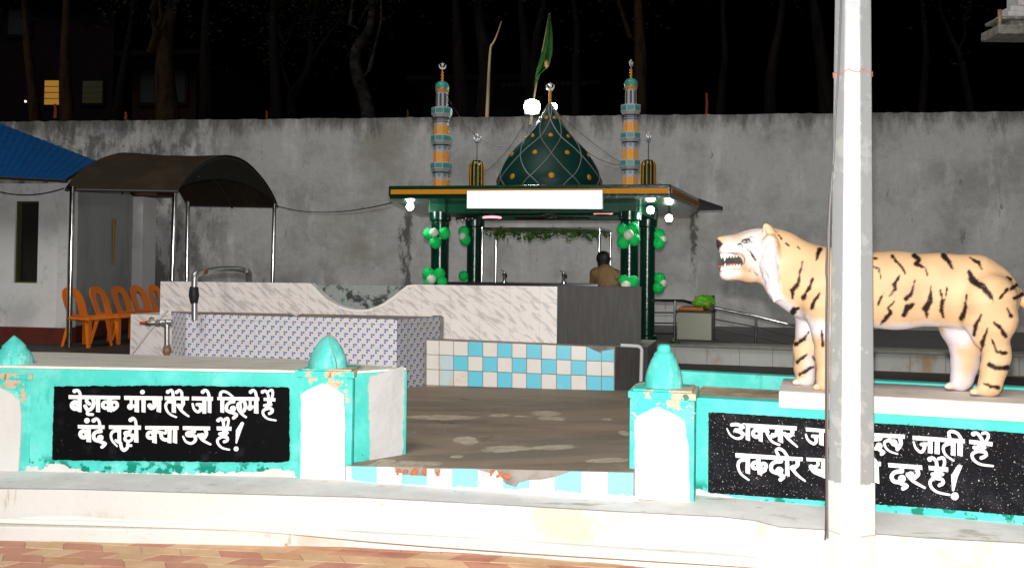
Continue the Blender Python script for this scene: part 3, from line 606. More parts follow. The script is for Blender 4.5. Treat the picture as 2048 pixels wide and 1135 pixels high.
for i in range(12):
    ua = PS.uz(zx(bx[i]), 950)[0] + .0015; ub_ = PS.uz(zx(bx[i + 1]), 950)[0] - .0015; z0, z1 = .2, zst((ua + ub_) / 2)
    tp = brk.get(i, [(0, 1), (1, 1)])
    poly = [(ua, z0), (ub_, z0)] + [(ua + (ub_ - ua) * t_, ZW - .01 + (zst(ua + (ub_ - ua) * t_) - ZW + .009) * h_) for t_, h_ in tp[::-1]]
    b.plate(PS, poly, .006, .018, mi=1 if i % 2 else 0)
b.build('tiles', [TW.m, TB.m], step)
rb = random.Random(5)
for u_px, z_, s_ in ((798, .40, .03), (830, .405, .035), (880, .40, .03), (812, .41, .02), (985, .41, .028), (1000, .40, .03), (1015, .395, .03), (850, .41, .025)):
    u_ = PS.uz(u_px, 945)[0]; b2 = MB(); b2.ball(PS.p(u_, zst(u_) - (.437 - z_), .006), (s_, .014, s_ * .6), 9, 6, Matrix.Rotation(rb.random() * 3, 3, 'Y')); b2.build('broken_brick', BRK.m, step)
V, Fc = ragged([(690, 972), (700, 958), (760, 966), (850, 968), (960, 974), (1030, 978), (1060, 974), (1160, 986), (1268, 990), (1280, 1004), (900, 990)], 4, 31, 2.2, .08)
PS2 = Plane(PS.p(0, 0, .02), PS.p(PS.len, 0, .02))
on_plane(PS2, V, Fc, 'whitewash_splash', WHITE.m, step, .004)
# ============================================================ checkered platform in front of the marble wall
PCk = Plane(atz(852, 771, ZF), atz(1229, 780, ZF))
zck = lambda x, y: (600 + x / 2.579, 560 + y / 2.579)
ck = thing('tiled_platform', 'raised platform faced with sky blue and white checker tiles, black slate at its right end', 'platform', PCk.p(PCk.len / 2, ZF, -.3))
colsx = [652, 718, 792, 867, 943, 1018, 1094, 1169, 1245, 1323, 1398, 1477, 1555, 1620]
rowsl = [(308, 345), (382, 420), (458, 496), (540, 572)]            # y of the joints at left and right end
patt = ['WWWBWBWBWBWBB', 'WLBWBWBWBWBWW', 'WLWBWBWBWBWBB']
TBc = Mat('sky_blue_tile', (.13, .55, .70), .25); TBc.mottle(4, .6, .8, (.28, .58, .66))
TWc = Mat('cream_tile', (.70, .66, .62), .25); TWc.mottle(3.5, .5, .75, (.62, .50, .37)).mottle(12, .64, .75, (.48, .32, .18), amt=.6)
TLc = Mat('faded_blue_tile', (.48, .60, .63), .3); TLc.mottle(3, .45, .7, (.60, .48, .36), 7, .6, TLc.coord((3, 3, 1)))
SLATE = Mat('dark_slate_tile', (.042, .039, .037), .45); SLATE.b.inputs['Specular IOR Level'].default_value = .15; SLATE.mottle(5, .4, .75, (.06, .056, .052), 8, .65, SLATE.coord((6, 6, .6))).mottle(3, .6, .8, (.08, .068, .056), 8, .6, SLATE.coord((4, 4, .5))).bump(SLATE.noise(60, 6, .6, SLATE.coord((2, 2, .3))), .4, .004)
def ckpt(x, f):                                                     # joint x and row parameter -> (u,z)
    i0 = min(2, int(f)); t_ = (x - 652) / (1620 - 652)
    yl = lambda r: rowsl[r][0] + (rowsl[r][1] - rowsl[r][0]) * t_
    y = yl(i0) + (yl(i0 + 1) - yl(i0)) * (f - i0)
    return PCk.uz(*zck(x, y))
ztl, ztr = ckpt(652, 0)[1], ckpt(1620, 0)[1]
be = atz(1292, 779, ZF)
bodyp = [PCk.p(-.02, 0, -.012), PCk.p(PCk.len, 0, -.012), Vector((be.x, be.y, 0)), Vector((be.x + .25, be.y + .9, 0)), PCk.p(-.02, 0, -.8)]
b = MB(); nb = len(bodyp); zt_ = [ztl, ztr, ztr - .004, ztr, ztl]
b.add([(p.x, p.y, .1) for p in bodyp] + [(p.x, p.y, z_) for p, z_ in zip(bodyp, zt_)], [list(range(nb))[::-1], list(range(nb, 2 * nb))] + [(i, (i + 1) % nb, nb + (i + 1) % nb, nb + i) for i in range(nb)])
b.build('core', CEMENT.m, ck, bevel=.006)
b = MB()
for r in range(3):
    for c in range(13):
        x0, x1 = colsx[c] + 1.6, colsx[c + 1] - 1.6
        poly = [ckpt(x0, r + 1 - .02), ckpt(x1, r + 1 - .02), ckpt(x1, r + .025), ckpt(x0, r + .025)]
        if (r, c) == (0, 11): poly = poly[:2] + [ckpt(x1, .45), ckpt(x0 + 30, .22), ckpt(x0, r + .025)]
        if (r, c) == (0, 12): poly = poly[:2] + [ckpt(x1, .15), ckpt(x0, .3)]
        b.plate(PCk, poly, -.011, .001 + .0015 * ((r * 7 + c * 3) % 3), mi='WBL'.index(patt[r][c]))
for c in range(13):
    poly = [PCk.uz(*zck(colsx[c] + 2, 580)), PCk.uz(*zck(colsx[c + 1] - 2, 580)), ckpt(colsx[c + 1] - 2, 2.99 + .04), ckpt(colsx[c] + 2, 2.99 + .04)]
    poly = [(u_, max(z_, .40)) for u_, z_ in poly]
    b.plate(PCk, poly, -.011, .0005, mi=(1 if c % 2 == 0 and c > 2 else 0))
b.build('tiles', [TWc.m, TBc.m, TLc.m], ck)
PSl = Plane(PCk.p(PCk.len + .004, 0, -.010), Vector((be.x, be.y, 0)))
MB().plate(PSl, [(0, .2), (PSl.len + .01, .2), (PSl.len + .01, ztr + .003), (0, ztr + .003)], -.01, .008).build('slate_panel', SLATE.m, ck)

# ============================================================ marble faced counter wall with the round dip
PM = Plane(Vector((-.907, 9.38, 0)), Vector((1.297, 9.06, 0)))
uM = lambda x, y: PM.uz(x, y)
zM = 1.445
prof = [(620, 564), (628, 572), (640, 585), (653, 597), (668, 606), (684, 613), (700, 617), (718, 619), (735, 618), (752, 613), (770, 604), (787, 592), (803, 579), (815, 570), (826, 565)]
ul, ur_, uk = uM(320, 600)[0], uM(1283, 600)[0], uM(1114.5, 600)[0]
mm = thing('marble_wall', 'marble tiled counter wall with a round dip and a dark slate panel at its right end', 'wall', PM.p((ul + uk) / 2, ZF, -.08))
MWALL = Mat('marble_wall_tile', (.76, .71, .68), .25); marble_veins(MWALL)
MWALL.mottle(2.2, .58, .78, (.62, .50, .36), 8, amt=.6); joints(MWALL, PM, .31, .50, .003, (.46, .42, .38), .05, 1.28 - .25)
MWALL.bump(MWALL.noise(5, 3), .05, .01)
poly = [(ul, .60), (uk, .60), (uk, zM + .004)] + [(uM(x, y)[0], min(uM(x, y)[1], zM)) for x, y in prof[::-1]] + [(ul, zM - .006)]
MB().plate(PM, poly, -.14, 0).build('tiled_face', MWALL.m, mm, bevel=.004)
rim = Mat('white_tile_edge', (.78, .75, .71), .4); rim.mottle(8, .5, .7, (.64, .56, .45))
b = MB(); pts2 = [(uM(x, y)[0], min(uM(x, y)[1], zM)) for x, y in prof]
for (ua, za), (ub2, zb) in zip(pts2, pts2[1:]):
    nx, nz_ = (zb - za), -(ub2 - ua); l = math.hypot(nx, nz_) or 1; nx, nz_ = nx / l * .028, nz_ / l * .028
    b.plate(PM, [(ua, za), (ub2, zb), (ub2 + nx, zb + nz_), (ua + nx, za + nz_)], -.002, .004)
b.build('dip_edge', rim.m, mm)
MB().plate(PM, [(uk + .001, .62), (ur_, .62), (ur_, zM + .012), (uk + .001, zM + .012)], -.14, .008).build('slate_panel', SLATE.m, mm, bevel=.004)
GRAN = Mat('black_granite', (.012, .012, .013), .15, spec=.6); GRAN.mottle(60, .6, .75, (.04, .04, .042), 3)
a0 = uM(893, 570)[0]
MB().plate(PM, [(a0, zM + .005), (uM(1196, 570)[0], zM + .005), (uM(1196, 570)[0], zM + .034), (a0, zM + .034)], -.62, -.02).build('granite_shelf', GRAN.m, mm, bevel=.004)
for px, lab in ((1006, 'small chrome tap standing on the granite shelf near the middle of the marble wall'), (1126, 'small chrome tap standing on the granite shelf next to the dark slate panel')):
    u_ = uM(px, 570)[0]; p0 = PM.p(u_, zM + .034, -.09)
    t = thing('tap', lab, 'tap', p0, 'chrome taps on the counter')
    MB().lathe([(.028, 0), (.028, .008), (.014, .014), (.013, .055), (.022, .07), (.024, .10), (.016, .112), (.003, .116)], 16, p0).build('tap_body', STEEL.m, t, smooth=40)
    MB().tube([p0 + Vector((0, -.01, .085)), p0 + Vector((.012, -.05, .10)), p0 + Vector((.02, -.085, .085)), p0 + Vector((.022, -.09, .05))], [.011, .011, .010, .010], 10).build('spout', STEEL.m, t, smooth=40)
    MB().tube([p0 + Vector((0, 0, .112)), p0 + Vector((-.02, .02, .125)), p0 + Vector((-.035, .05, .13))], .006, 8).build('lever', STEEL.m, t, smooth=40)

# old painted wall seen through the dip
mo = Mat('flaking_painted_wall', (.30, .33, .31), .9); mo.mottle(7, .52, .6, (.05, .06, .055), 9).mottle(5, .62, .66, (.012, .20, .14), 8).mottle(30, .6, .7, (.42, .43, .40), 4).bump(mo.noise(24, 8), .8, .012)
PO = Plane(atY(560, 570, 10.7), atY(910, 572, 10.45))
ow = MB().plate(PO, [(0, .4), (PO.len, .4), (PO.len, PO.uz(820, 571)[1]), (0, PO.uz(640, 570)[1])], -.12, 0).build('old_wall', mo.m, bevel=.006)
tag(ow, 'flaking mottled low wall with green paint seen through the round dip', 'wall')

# ============================================================ water tank with blue dotted tiles
ZK = 1.12
k1, k2 = atY(375, 635, 9.33), atY(795, 640, 8.81)
kd = Vector((.163, .22, 0)).normalized()
PKf = Plane(k1, k2); PKs = Plane(k2, k2 + kd)
k3 = k2 + kd * .62; k0 = atY(346, 633, 9.6); kbk = PM.p(uM(345, 600)[0], 0, .02); kbr = PM.p(uM(889, 600)[0], 0, .02)
def dots(name, P, u0, dark=1.0):
    m = Mat(name, (.74 * dark, .70 * dark, .67 * dark), .25)
    v = m.xyz(vec=m.coord(rot=(0, 0, -rotu(P)), world=True)); A, B = .0935, .0515
    zr = m.math('DIVIDE', v[2], B); row = m.math('FLOOR', zr)
    xs = m.math('DIVIDE', m.math('SUBTRACT', m.math('SUBTRACT', v[0], u0), m.math('MULTIPLY', row, -A / 2)), A)
    fx = m.math('MULTIPLY', m.math('FRACT', xs), A); fz = m.math('MULTIPLY', m.math('FRACT', zr), B); tot = None
    for ox, oz in ((.030, .034), (.051, .034), (.030, .012)):
        dx = m.math('ABSOLUTE', m.math('SUBTRACT', fx, ox)); dz = m.math('ABSOLUTE', m.math('SUBTRACT', fz, oz))
        q = m.math('LESS_THAN', m.math('POWER', m.math('ADD', m.math('POWER', dx, 4), m.math('POWER', dz, 4)), .25), .0088)
        tot = q if tot is None else m.math('MAXIMUM', tot, q)
    fade = m.ramp(m.noise(2.5, 4), .72, .62)
    m.over(m.math('MULTIPLY', tot, fade), (.05 * dark, .13 * dark, .55 * dark)); m.mottle(2.5, .62, .75, (.66 * dark, .50 * dark, .31 * dark), 8, amt=.7)
    joints(m, P, .279, .232, .003, (.42 * dark, .38 * dark, .34 * dark), .0, .02); return m
tk = thing('water_tank', 'open water tank faced with white tiles with small blue dots', 'tank', PKf.p(PKf.len / 2, ZF, -.3))
tops = Mat('muddy_tank_rim', (.20, .16, .12), .75); tops.mottle(5, .45, .65, (.30, .25, .19), 8).mottle(8, .6, .7, (.10, .07, .05)).bump(tops.noise(20, 8), .5, .01)
fp = [(p.x, p.y) for p in (k0, k1, k2, k3, kbr, kbk)]
MB().prism(fp, .3, ZK - .012).build('tank_body', CEMENT.m, tk)
MB().prism([(p.x, p.y) for p in (k0 + Vector((.02, .02, 0)), k1 + Vector((.012, .02, 0)), k2 + Vector((-.015, .02, 0)), k3 + Vector((-.01, -.01, 0)), kbr, kbk)], ZK - .0125, ZK).build('rim', tops.m, tk, bevel=.004)
MB().plate(PKf, [(0, .3), (PKf.len, .3), (PKf.len, ZK - .004), (0, ZK - .004)], 0.0, .010).build('front_tiles', dots('blue_dot_tile', PKf, 0).m, tk, bevel=.003)
MB().plate(PKs, [(0.004, .3), (.62, .3), (.62, ZK - .004), (0.004, ZK - .004)], 0.0, .010).build('side_tiles', dots('blue_dot_tile_shaded_side', PKs, .03, .62).m, tk, bevel=.003)  # same tile in a darker copy: grazing-angle shade put into its colour
PKc = Plane(k0, k1)
MB().plate(PKc, [(0, .3), (PKc.len - .004, .3), (PKc.len - .004, ZK - .004), (0, ZK - .004)], 0.0, .010).build('corner_tiles', dots('blue_dot_tile_corner', PKc, 0).m, tk, bevel=.003)
# a smaller cement outlet box between tank and marble wall
c0 = k3; ob = MB()
PB = Plane(k3 + kd * .001 - PKs.n * .0, k3 + kd * .36)
ob.plate(PB, [(0, .7), (PB.len, .7), (PB.len, ZK + .012), (0, ZK + .012)], -.12, -.006)
tag(ob.build('outlet_box', Mat('wet_cement', (.22, .20, .17), .6).mottle(9, .45, .65, (.34, .30, .25)).m, bevel=.006), 'grey cement outlet channel at the right end of the dotted tank', 'channel')
# broken tile lying on the tank rim
pt = PKf.p(PKf.uz(575, 632)[0], ZK, -.12)
tag(MB().box(pt + Vector((0, 0, .02)), (.13, .05, .008), Matrix.Rotation(.5, 3, 'Y') @ Matrix.Rotation(.4, 3, 'Z')).box(pt + Vector((.05, .03, .012)), (.08, .06, .007), Matrix.Rotation(-.3, 3, 'Y')).build('tile_shards', MARBLE.m), 'broken tile shards lying on the muddy tank rim', 'rubble')

# marble end block left of the tank
PB2 = Plane(atY(261, 640, 9.75), atY(346, 642, 9.62))
zb2 = PB2.uz(300, 629)[1]
eb = MB().plate(PB2, [(0, .3), (PB2.len, .3), (PB2.len, zb2), (0, zb2)], -.5, 0).build('marble_block', MARBLE.m, bevel=.005)
tag(eb, 'low grey marble block left of the dotted water tank', 'block')

# ============================================================ pipes
def pipe(name, label, pts, r, mat, n=12): return tag(MB().tube(pts, r, n).build(name, mat, smooth=40), label, 'pipe')
Yp = 9.2; q = lambda x, y, Y: atY(x, y, Y)
wp = thing('water_pipe', 'galvanised water pipe with a black rubber joint bent over the marble wall', 'pipe', q(389, 634, Yp))
MB().tube([q(389, 640, Yp), q(389, 604, Yp)], .030, 14).build('riser', GALV.m, wp, smooth=40)
MB().tube([q(388.5, 606, Yp), q(388, 598, Yp), q(388, 590, Yp), q(388, 578, Yp), q(388.5, 573, Yp)], [.036, .044, .052, .046, .040], 14).build('rubber_joint', BLACKRUB.m, wp, smooth=50)
MB().tube([q(388.5, 574, Yp), q(389, 556, Yp), q(390, 551, Yp + .01), q(394, 546, Yp + .03), q(402, 544, Yp + .1)], [.030, .031, .036, .037, .034], 14).build('elbow', GALV.m, wp, smooth=50)
MB().tube([q(401, 544.5, Yp + .09), q(410, 542.5, Yp + .2)], [.036, .036], 14).build('coupling', RUSTM.m, wp, smooth=50)
MB().tube([q(409, 543, Yp + .19), q(430, 539, Yp + .35), q(452, 536.5, Yp + .55), q(475, 537.5, Yp + .75), q(492, 541, Yp + .9)], .029, 14).build('cross_pipe', GALV.m, wp, smooth=50)
MB().tube([q(490, 540.5, Yp + .88), q(495.5, 543, Yp + .95), q(498, 548, Yp + .98), q(498.5, 572, Yp + 1.0)], [.036, .038, .036, .030], 14).build('end_elbow', GALV.m, wp, smooth=50)
Yt = 9.1; sp = thing('standpipe', 'rusty standpipe with a brass valve and red handle left of the tank', 'tap', q(334, 720, Yt))
MB().tube([q(334, 735, Yt), q(334, 652, Yt)], .0265, 14).build('riser', GALV.m, sp, smooth=40)
MB().tube([q(334, 735, Yt), q(334, 708, Yt), q(334, 704, Yt), q(334, 696, Yt), q(334, 693, Yt), q(334, 689, Yt)], [.030, .030, .042, .042, .034, .031], 14).build('rusty_base', RUSTM.m, sp, smooth=40)
MB().tube([q(334, 654, Yt), q(334, 640, Yt)], [.033, .033], 14).tube([q(344, 645, Yt), q(324, 645.5, Yt)], [.034, .034], 14).build('tee', GALV.m, sp, smooth=40)
MB().tube([q(325, 645.5, Yt), q(321, 645.5, Yt), q(320.5, 645.5, Yt), q(312, 645.5, Yt), q(311.5, 645.5, Yt), q(303, 645.6, Yt)], [.024, .024, .032, .032, .022, .022], 12).build('nipple', GALV.m, sp, smooth=30)
BRASS = Mat('dull_brass', (.25, .17, .07), .45, .8)
MB().tube([q(304, 645.6, Yt), q(300, 645.6, Yt), q(296, 645.6, Yt), q(291, 645.6, Yt)], [.020, .027, .027, .019], 12).tube([q(299, 642, Yt), q(299.5, 637, Yt), q(303, 634.5, Yt), q(308, 637, Yt)], [.012, .010, .008, .007], 8).build('valve', BRASS.m, sp, smooth=40)
MB().tube([q(292, 645.6, Yt), q(280, 645, Yt)], [.017, .015], 10).build('handle', Mat('red_plastic_handle', (.55, .035, .015), .4).m, sp, smooth=40)
pipe('thin_pipe', 'thin pale pipe leaning diagonally against the marble block', [q(336, 619, 9.45), q(300, 660, 9.35), q(261, 710, 9.2)], .011, Mat('pale_pvc', (.5, .49, .46), .5).m, 8)
PVC = Mat('white_pvc', (.50, .50, .51), .4); PVC.mottle(12, .6, .75, (.4, .38, .34))
ddp = 8.78
pipe('drain_pipe', 'white plastic drain pipe bent down over the dark slate end', [q(1241, 690, ddp), q(1262, 691, ddp), q(1276, 692, ddp), q(1281, 694, ddp), q(1283.5, 699, ddp), q(1283, 730, ddp), q(1282, 762, ddp)], .018, PVC.m)
LP1 = Mat('cream_conduit', (.78, .71, .60), .5)
lane = [(-300, 1026), (0, 1034), (250, 1039), (500, 1050), (780, 1076), (1010, 1091), (1300, 1107), (1600, 1130), (2048, 1180)]
kz = .103
pipe('conduit', 'upper of two cream conduits lying along the foot of the walkway', [atz(x, y - 1, kz) for x, y in smooth_path(lane)], .016, LP1.m, 10)
pipe('conduit', 'lower of two cream conduits lying along the foot of the walkway', [atz(x, y + 6.5 + (2 * math.sin(x * .006)), kz - .003) for x, y in smooth_path(lane)], .014, LP1.m, 10)

# ============================================================ terrace with tiled edge on the right, ramp railing
PT = Plane(atY(1312, 690, 11.6), atY(2048, 709, 10.65))
tcol = Mat('stained_grey_tile', (.36, .37, .35), .4); tcol.mottle(1.7, .5, .7, (.30, .21, .12), 8, .65, tcol.coord((2, 2, 1))).mottle(5, .6, .75, (.40, .39, .36))
joints(tcol, PT, .40, 9, .010, (.13, .11, .09), .1)
ztt = PT.uz(1700, 697)[1]
b = MB()
b.prism([tuple(p.xy) for p in (PT.p(-.6, 0, 0), PT.p(PT.len + 1.5, 0, 0), Vector((10, 15.5, 0)), Vector((1.5, 16.3, 0)), Vector((-3.2, 16.7, 0)), Vector((-3, 11.2, 0)), Vector((.9, 10.9, 0)))], .2, ztt - .04)
tdark = Mat('dark_stone_floor', (.035, .032, .030), .5); tdark.mottle(3, .4, .7, (.055, .05, .045), 8).bump(tdark.noise(20, 7), .4, .006)
tag(b.build('terrace', tdark.m), kind='structure')
te = thing('terrace_edge', 'edge of the shrine terrace faced with stained grey tiles behind the tiger', 'kerb', PT.p(2, ZF, 0))
zlo = PT.uz(1700, 739)[1]
MB().plate(PT, [(-.05, zlo), (PT.len + 1.4, zlo), (PT.len + 1.4, ztt - .045), (-.05, ztt - .045)], -.03, .012).build('tile_band', tcol.m, te)
MB().plate(PT, [(-.1, ztt - .04), (PT.len + 1.5, ztt - .04), (PT.len + 1.5, ztt), (-.1, ztt)], -.35, .05).build('coping', Mat('grey_stone_coping', (.16, .155, .14), .6).mottle(7, .45, .7, (.22, .21, .19)).m, te, bevel=.008)
MB().plate(PT, [(-.05, .3), (PT.len + 1.4, .3), (PT.len + 1.4, zlo - .003), (-.05, zlo - .003)], -.03, .025).build('dark_skirting', tdark.m, te)
# ============================================================ tall boundary wall
Pw = Plane(Vector((-16, 17 - .132 * (-16 + 4.95), 0)), Vector((16, 17 - .132 * (16 + 4.95), 0)))
mb_ = Mat('stained_boundary_plaster', (.44, .443, .437), .9, spec=.1)
v_ = mb_.coord((1, 1, .35), world=True)
mb_.mottle(1.1, .42, .66, (.31, .308, .30), 10, .7, mb_.coord(world=True)).mottle(2.4, .52, .72, (.55, .545, .53), 9, .68, v_).mottle(14, .52, .75, (.33, .325, .31), 6, .7, mb_.coord((1, 1, .25), world=True), amt=.6)
mb_.mottle(5, .60, .72, (.13, .125, .115), 10, .74, v_).mottle(15, .63, .72, (.17, .165, .155), 10, .75, mb_.coord((1, 1, .6), world=True), amt=.8).mottle(.5, .55, .72, (.30, .285, .25), 5, .6, mb_.coord(world=True))
X_, Y_, Z_ = mb_.xyz()
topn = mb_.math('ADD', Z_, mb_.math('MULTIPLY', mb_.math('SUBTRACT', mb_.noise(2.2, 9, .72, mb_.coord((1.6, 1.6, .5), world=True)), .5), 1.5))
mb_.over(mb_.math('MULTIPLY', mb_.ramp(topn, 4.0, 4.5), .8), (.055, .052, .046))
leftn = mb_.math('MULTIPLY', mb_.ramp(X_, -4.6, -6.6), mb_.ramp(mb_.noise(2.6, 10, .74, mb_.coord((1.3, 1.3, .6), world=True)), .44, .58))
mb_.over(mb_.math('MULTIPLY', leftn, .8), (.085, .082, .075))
for x0, z1, z0, wd in ((-1.93, 2.62, .6, .10), (3.22, 2.75, 1.6, .085), (-2.02, 2.5, 1.4, .05), (-.2, 1.2, .5, .04)):
    wob = mb_.math('ADD', X_, mb_.math('MULTIPLY', mb_.math('SUBTRACT', mb_.noise(5, 7, .7, mb_.coord(world=True)), .5), .34))
    s_ = mb_.ramp(mb_.math('ABSOLUTE', mb_.math('SUBTRACT', wob, x0)), wd, wd * .4)
    s_ = mb_.math('MULTIPLY', s_, mb_.math('MULTIPLY', mb_.ramp(Z_, z1 + .1, z1 - .1), mb_.ramp(Z_, z0 - .3, z0 + .3)))
    s_ = mb_.math('MULTIPLY', s_, mb_.ramp(mb_.noise(7, 8, .7, mb_.coord((1, 1, .4), world=True)), .40, .55))
    mb_.over(mb_.math('MULTIPLY', s_, .8), (.06, .05, .04))
uW = mb_.coord(rot=(0, 0, -rotu(Pw)), world=True)
brkt = mb_.n('ShaderNodeTexBrick'); brkt.inputs['Scale'].default_value = 1; brkt.inputs['Brick Width'].default_value = .62; brkt.inputs['Row Height'].default_value = .34; brkt.inputs['Mortar Size'].default_value = .012; brkt.inputs['Mortar Smooth'].default_value = 1
mpx = mb_.n('ShaderNodeCombineXYZ'); sx_ = mb_.xyz(vec=uW); mb_.L(sx_[0], mpx.inputs[0]); mb_.L(sx_[2], mpx.inputs[1]); mb_.L(mpx.outputs[0], brkt.inputs[0])
mb_.bump(brkt.outputs['Fac'], -.25, .01).bump(mb_.noise(9, 10, .7, mb_.coord(world=True)), .5, .03)
b = MB(); rw_ = random.Random(11); u_ = 0; N_ = 420
top = [(Pw.len * i / N_, 4.385 + .014 * nz(i * .09) + .016 * nz(i * .43, 3) + .012 * nz(i * 1.3, 7)) for i in range(N_ + 1)]
b.plate(Pw, [(0, -.05), (Pw.len, -.05)] + top[::-1], -.23, 0)
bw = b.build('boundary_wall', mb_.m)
tag(bw, 'tall grey plastered boundary wall with mould stains along its top behind the shrine', 'wall')

# ============================================================ left outbuilding with the blue roof
plw = Mat('dirty_white_plaster', (.74, .735, .725), .85); plw.mottle(1.2, .45, .7, (.56, .555, .545), 8).mottle(3, .56, .72, (.26, .255, .25), 9, .7, plw.coord((1, 1, .6))).mottle(2.2, .64, .74, (.50, .49, .47)).bump(plw.noise(14, 8), .35, .01)
plg = Mat('grey_plaster', (.46, .48, .48), .85); plg.mottle(1.3, .45, .7, (.36, .375, .375), 8, .6, plg.coord((1, 1, .5))).mottle(4, .6, .75, (.54, .55, .54)).bump(plg.noise(16, 8), .3, .01)
pil = Mat('pale_pilaster', (.66, .655, .65), .85); pil.mottle(3, .5, .72, (.52, .515, .50), 8).bump(pil.noise(16, 8), .3, .008)
redp = Mat('red_oxide_plinth', (.12, .022, .014), .6); redp.mottle(4, .45, .7, (.08, .016, .012), 8)
Pf = Plane(atY(-330, 600, 13.9), atY(137, 600, 13.28))
ob_ = thing('outbuilding', 'white plastered outbuilding with sloping blue metal roof at the left edge', 'building', Pf.p(Pf.len - .8, ZF, -.5))
zt2 = 2.80
wx0, wz1 = Pf.uz(31, 402); wx1, wz0 = Pf.uz(74, 566)
ZP = .67
for poly in ([(0, ZP), (wx0, ZP), (wx0, zt2), (0, zt2)], [(wx1, ZP), (Pf.len - .14, ZP), (Pf.len - .14, zt2), (wx1, zt2)], [(wx0, wz1), (wx1, wz1), (wx1, zt2), (wx0, zt2)], [(wx0, ZP), (wx1, ZP), (wx1, wz0), (wx0, wz0)]):
    pass
MB().plate(Pf, [(0, ZP), (Pf.len - .02, ZP), (Pf.len - .02, zt2), (wx1, zt2), (wx1, wz0), (wx0, wz0), (wx0, zt2), (0, zt2)], -.2, 0).plate(Pf, [(wx0 + .002, wz1), (wx1 - .002, wz1), (wx1 - .002, zt2 - .001), (wx0 + .002, zt2 - .001)], -.19, -.001).build('front_wall', plw.m, ob_)
DRK = Mat('dark_room', (.010, .009, .006), .9)
wn = MB().plate(Pf, [(wx0 + .001, wz0 + .001), (wx1 - .001, wz0 + .001), (wx1 - .001, wz1 - .001), (wx0 + .001, wz1 - .001)], -.19, -.13).build('window', DRK.m, ob_)
fr = Mat('olive_window_frame', (.07, .075, .02), .6); b = MB(); t_ = .022
b.plate(Pf, [(wx0 + .002, wz0), (wx0 + t_, wz0), (wx0 + t_, wz1), (wx0 + .002, wz1)], -.12, -.03).plate(Pf, [(wx1 - t_, wz0), (wx1 - .002, wz0), (wx1 - .002, wz1), (wx1 - t_, wz1)], -.12, -.03)
b.plate(Pf, [(wx0 + t_, wz0 + .002), (wx1 - t_, wz0 + .002), (wx1 - t_, wz0 + t_), (wx0 + t_, wz0 + t_)], -.12, -.03).plate(Pf, [(wx0 + t_, wz1 - t_), (wx1 - t_, wz1 - t_), (wx1 - t_, wz1 - .002), (wx0 + t_, wz1 - .002)], -.12, -.03)
b.build('window_frame', fr.m, wn)
MB().plate(Pf, [(0, .36), (Pf.len + .0, .36), (Pf.len + .0, ZP), (0, ZP)], -.2, .06).build('plinth', redp.m, ob_, bevel=.01)
ups = Pf.uz(117, 600)[0]
MB().plate(Pf, [(ups, ZP), (Pf.len, ZP), (Pf.len, zt2 - .02), (ups, zt2 - .02)], -.16, .05).build('pilaster', pil.m, ob_, bevel=.008)
cA = Pf.p(Pf.len - .06, 0, -.1); cB = atY(263, 600, 16.55)
Psd = Plane(cA, cB)
zt3 = Psd.uz(262, 392)[1]
MB().plate(Psd, [(.15, .36), (Psd.len, .36), (Psd.len, 3.2), (.15, 2.78)], -.2, 0).build('side_wall', plg.m, ob_)
MB().plate(Psd, [(.18, .36), (Psd.len, .36), (Psd.len, ZP), (.18, ZP)], .001, .05).build('side_plinth', redp.m, ob_)
Pp = Plane(atY(262, 600, 16.5), atY(282, 600, 16.45))
MB().plate(Pp, [(0, .36), (Pp.len, .36), (Pp.len, Pp.uz(270, 393)[1]), (0, Pp.uz(270, 393)[1])], -.4, 0).build('pilaster', pil.m, ob_, bevel=.006)
Pp2 = Plane(atY(282, 600, 16.46), atY(302, 600, 16.75))
MB().plate(Pp2, [(.003, .36), (Pp2.len, .36), (Pp2.len, Pp.uz(270, 397)[1]), (.003, Pp.uz(270, 397)[1])], -.3, -.002).build('pilaster_return', plg.m, ob_)
MB().plate(Pp, [(-.1, Pp.uz(270, 392)[1] + .002), (Pp.len + .35, Pp.uz(270, 392)[1] + .002), (Pp.len + .35, Pp.uz(270, 384)[1] + .02), (-.1, Pp.uz(270, 384)[1] + .02)], -.5, .1).build('lintel', Mat('dark_timber', (.06, .03, .025), .8).m, ob_)
# corrugated roof
brf = Mat('blue_roof_sheet', (.003, .062, .20), .7, spec=.1); brf.mottle(4, .45, .7, (.003, .048, .155), 8)
ga, gb = atY(-330, 334, 13.15), atY(132, 357, 12.75); gc, gd = atY(192, 321, 16.6), atY(-330, 118, 16.9)
N1 = 150; b = MB(); vs = []
for i in range(N1 + 1):
    s_ = i / N1
    A_, B_ = ga.lerp(gb, s_), gd.lerp(gc, s_)
    h = .007 * math.sin(s_ * N1 * math.pi / 2.0)
    for j in range(5):
        p = A_.lerp(B_, j / 4); vs.append((p.x, p.y, p.z + h))
n0 = len(vs)
vs2 = vs + [(x, y, z - .012) for x, y, z in vs]
fs = [(i * 5 + j, (i + 1) * 5 + j, (i + 1) * 5 + j + 1, i * 5 + j + 1) for i in range(N1) for j in range(4)]
fs += [tuple(k + n0 for k in f[::-1]) for f in fs]
fs += [(i * 5, n0 + i * 5, n0 + (i + 1) * 5, (i + 1) * 5) for i in range(N1)] + [(N1 * 5 + j, n0 + N1 * 5 + j, n0 + N1 * 5 + j + 1, N1 * 5 + j + 1) for j in range(4)]
b.add(vs2, fs); b.build('roof', brf.m, ob_, smooth=60)
b = MB(); b.tube([ga + Vector((0, .02, -.03)), gb + Vector((0, .02, -.03))], .03, 6); b.tube([gb + Vector((-.02, 0, -.03)), gc + Vector((-.02, 0, -.03))], .03, 6); b.build('roof_edge', Mat('dark_edge', (.02, .02, .022), .8).m, ob_)
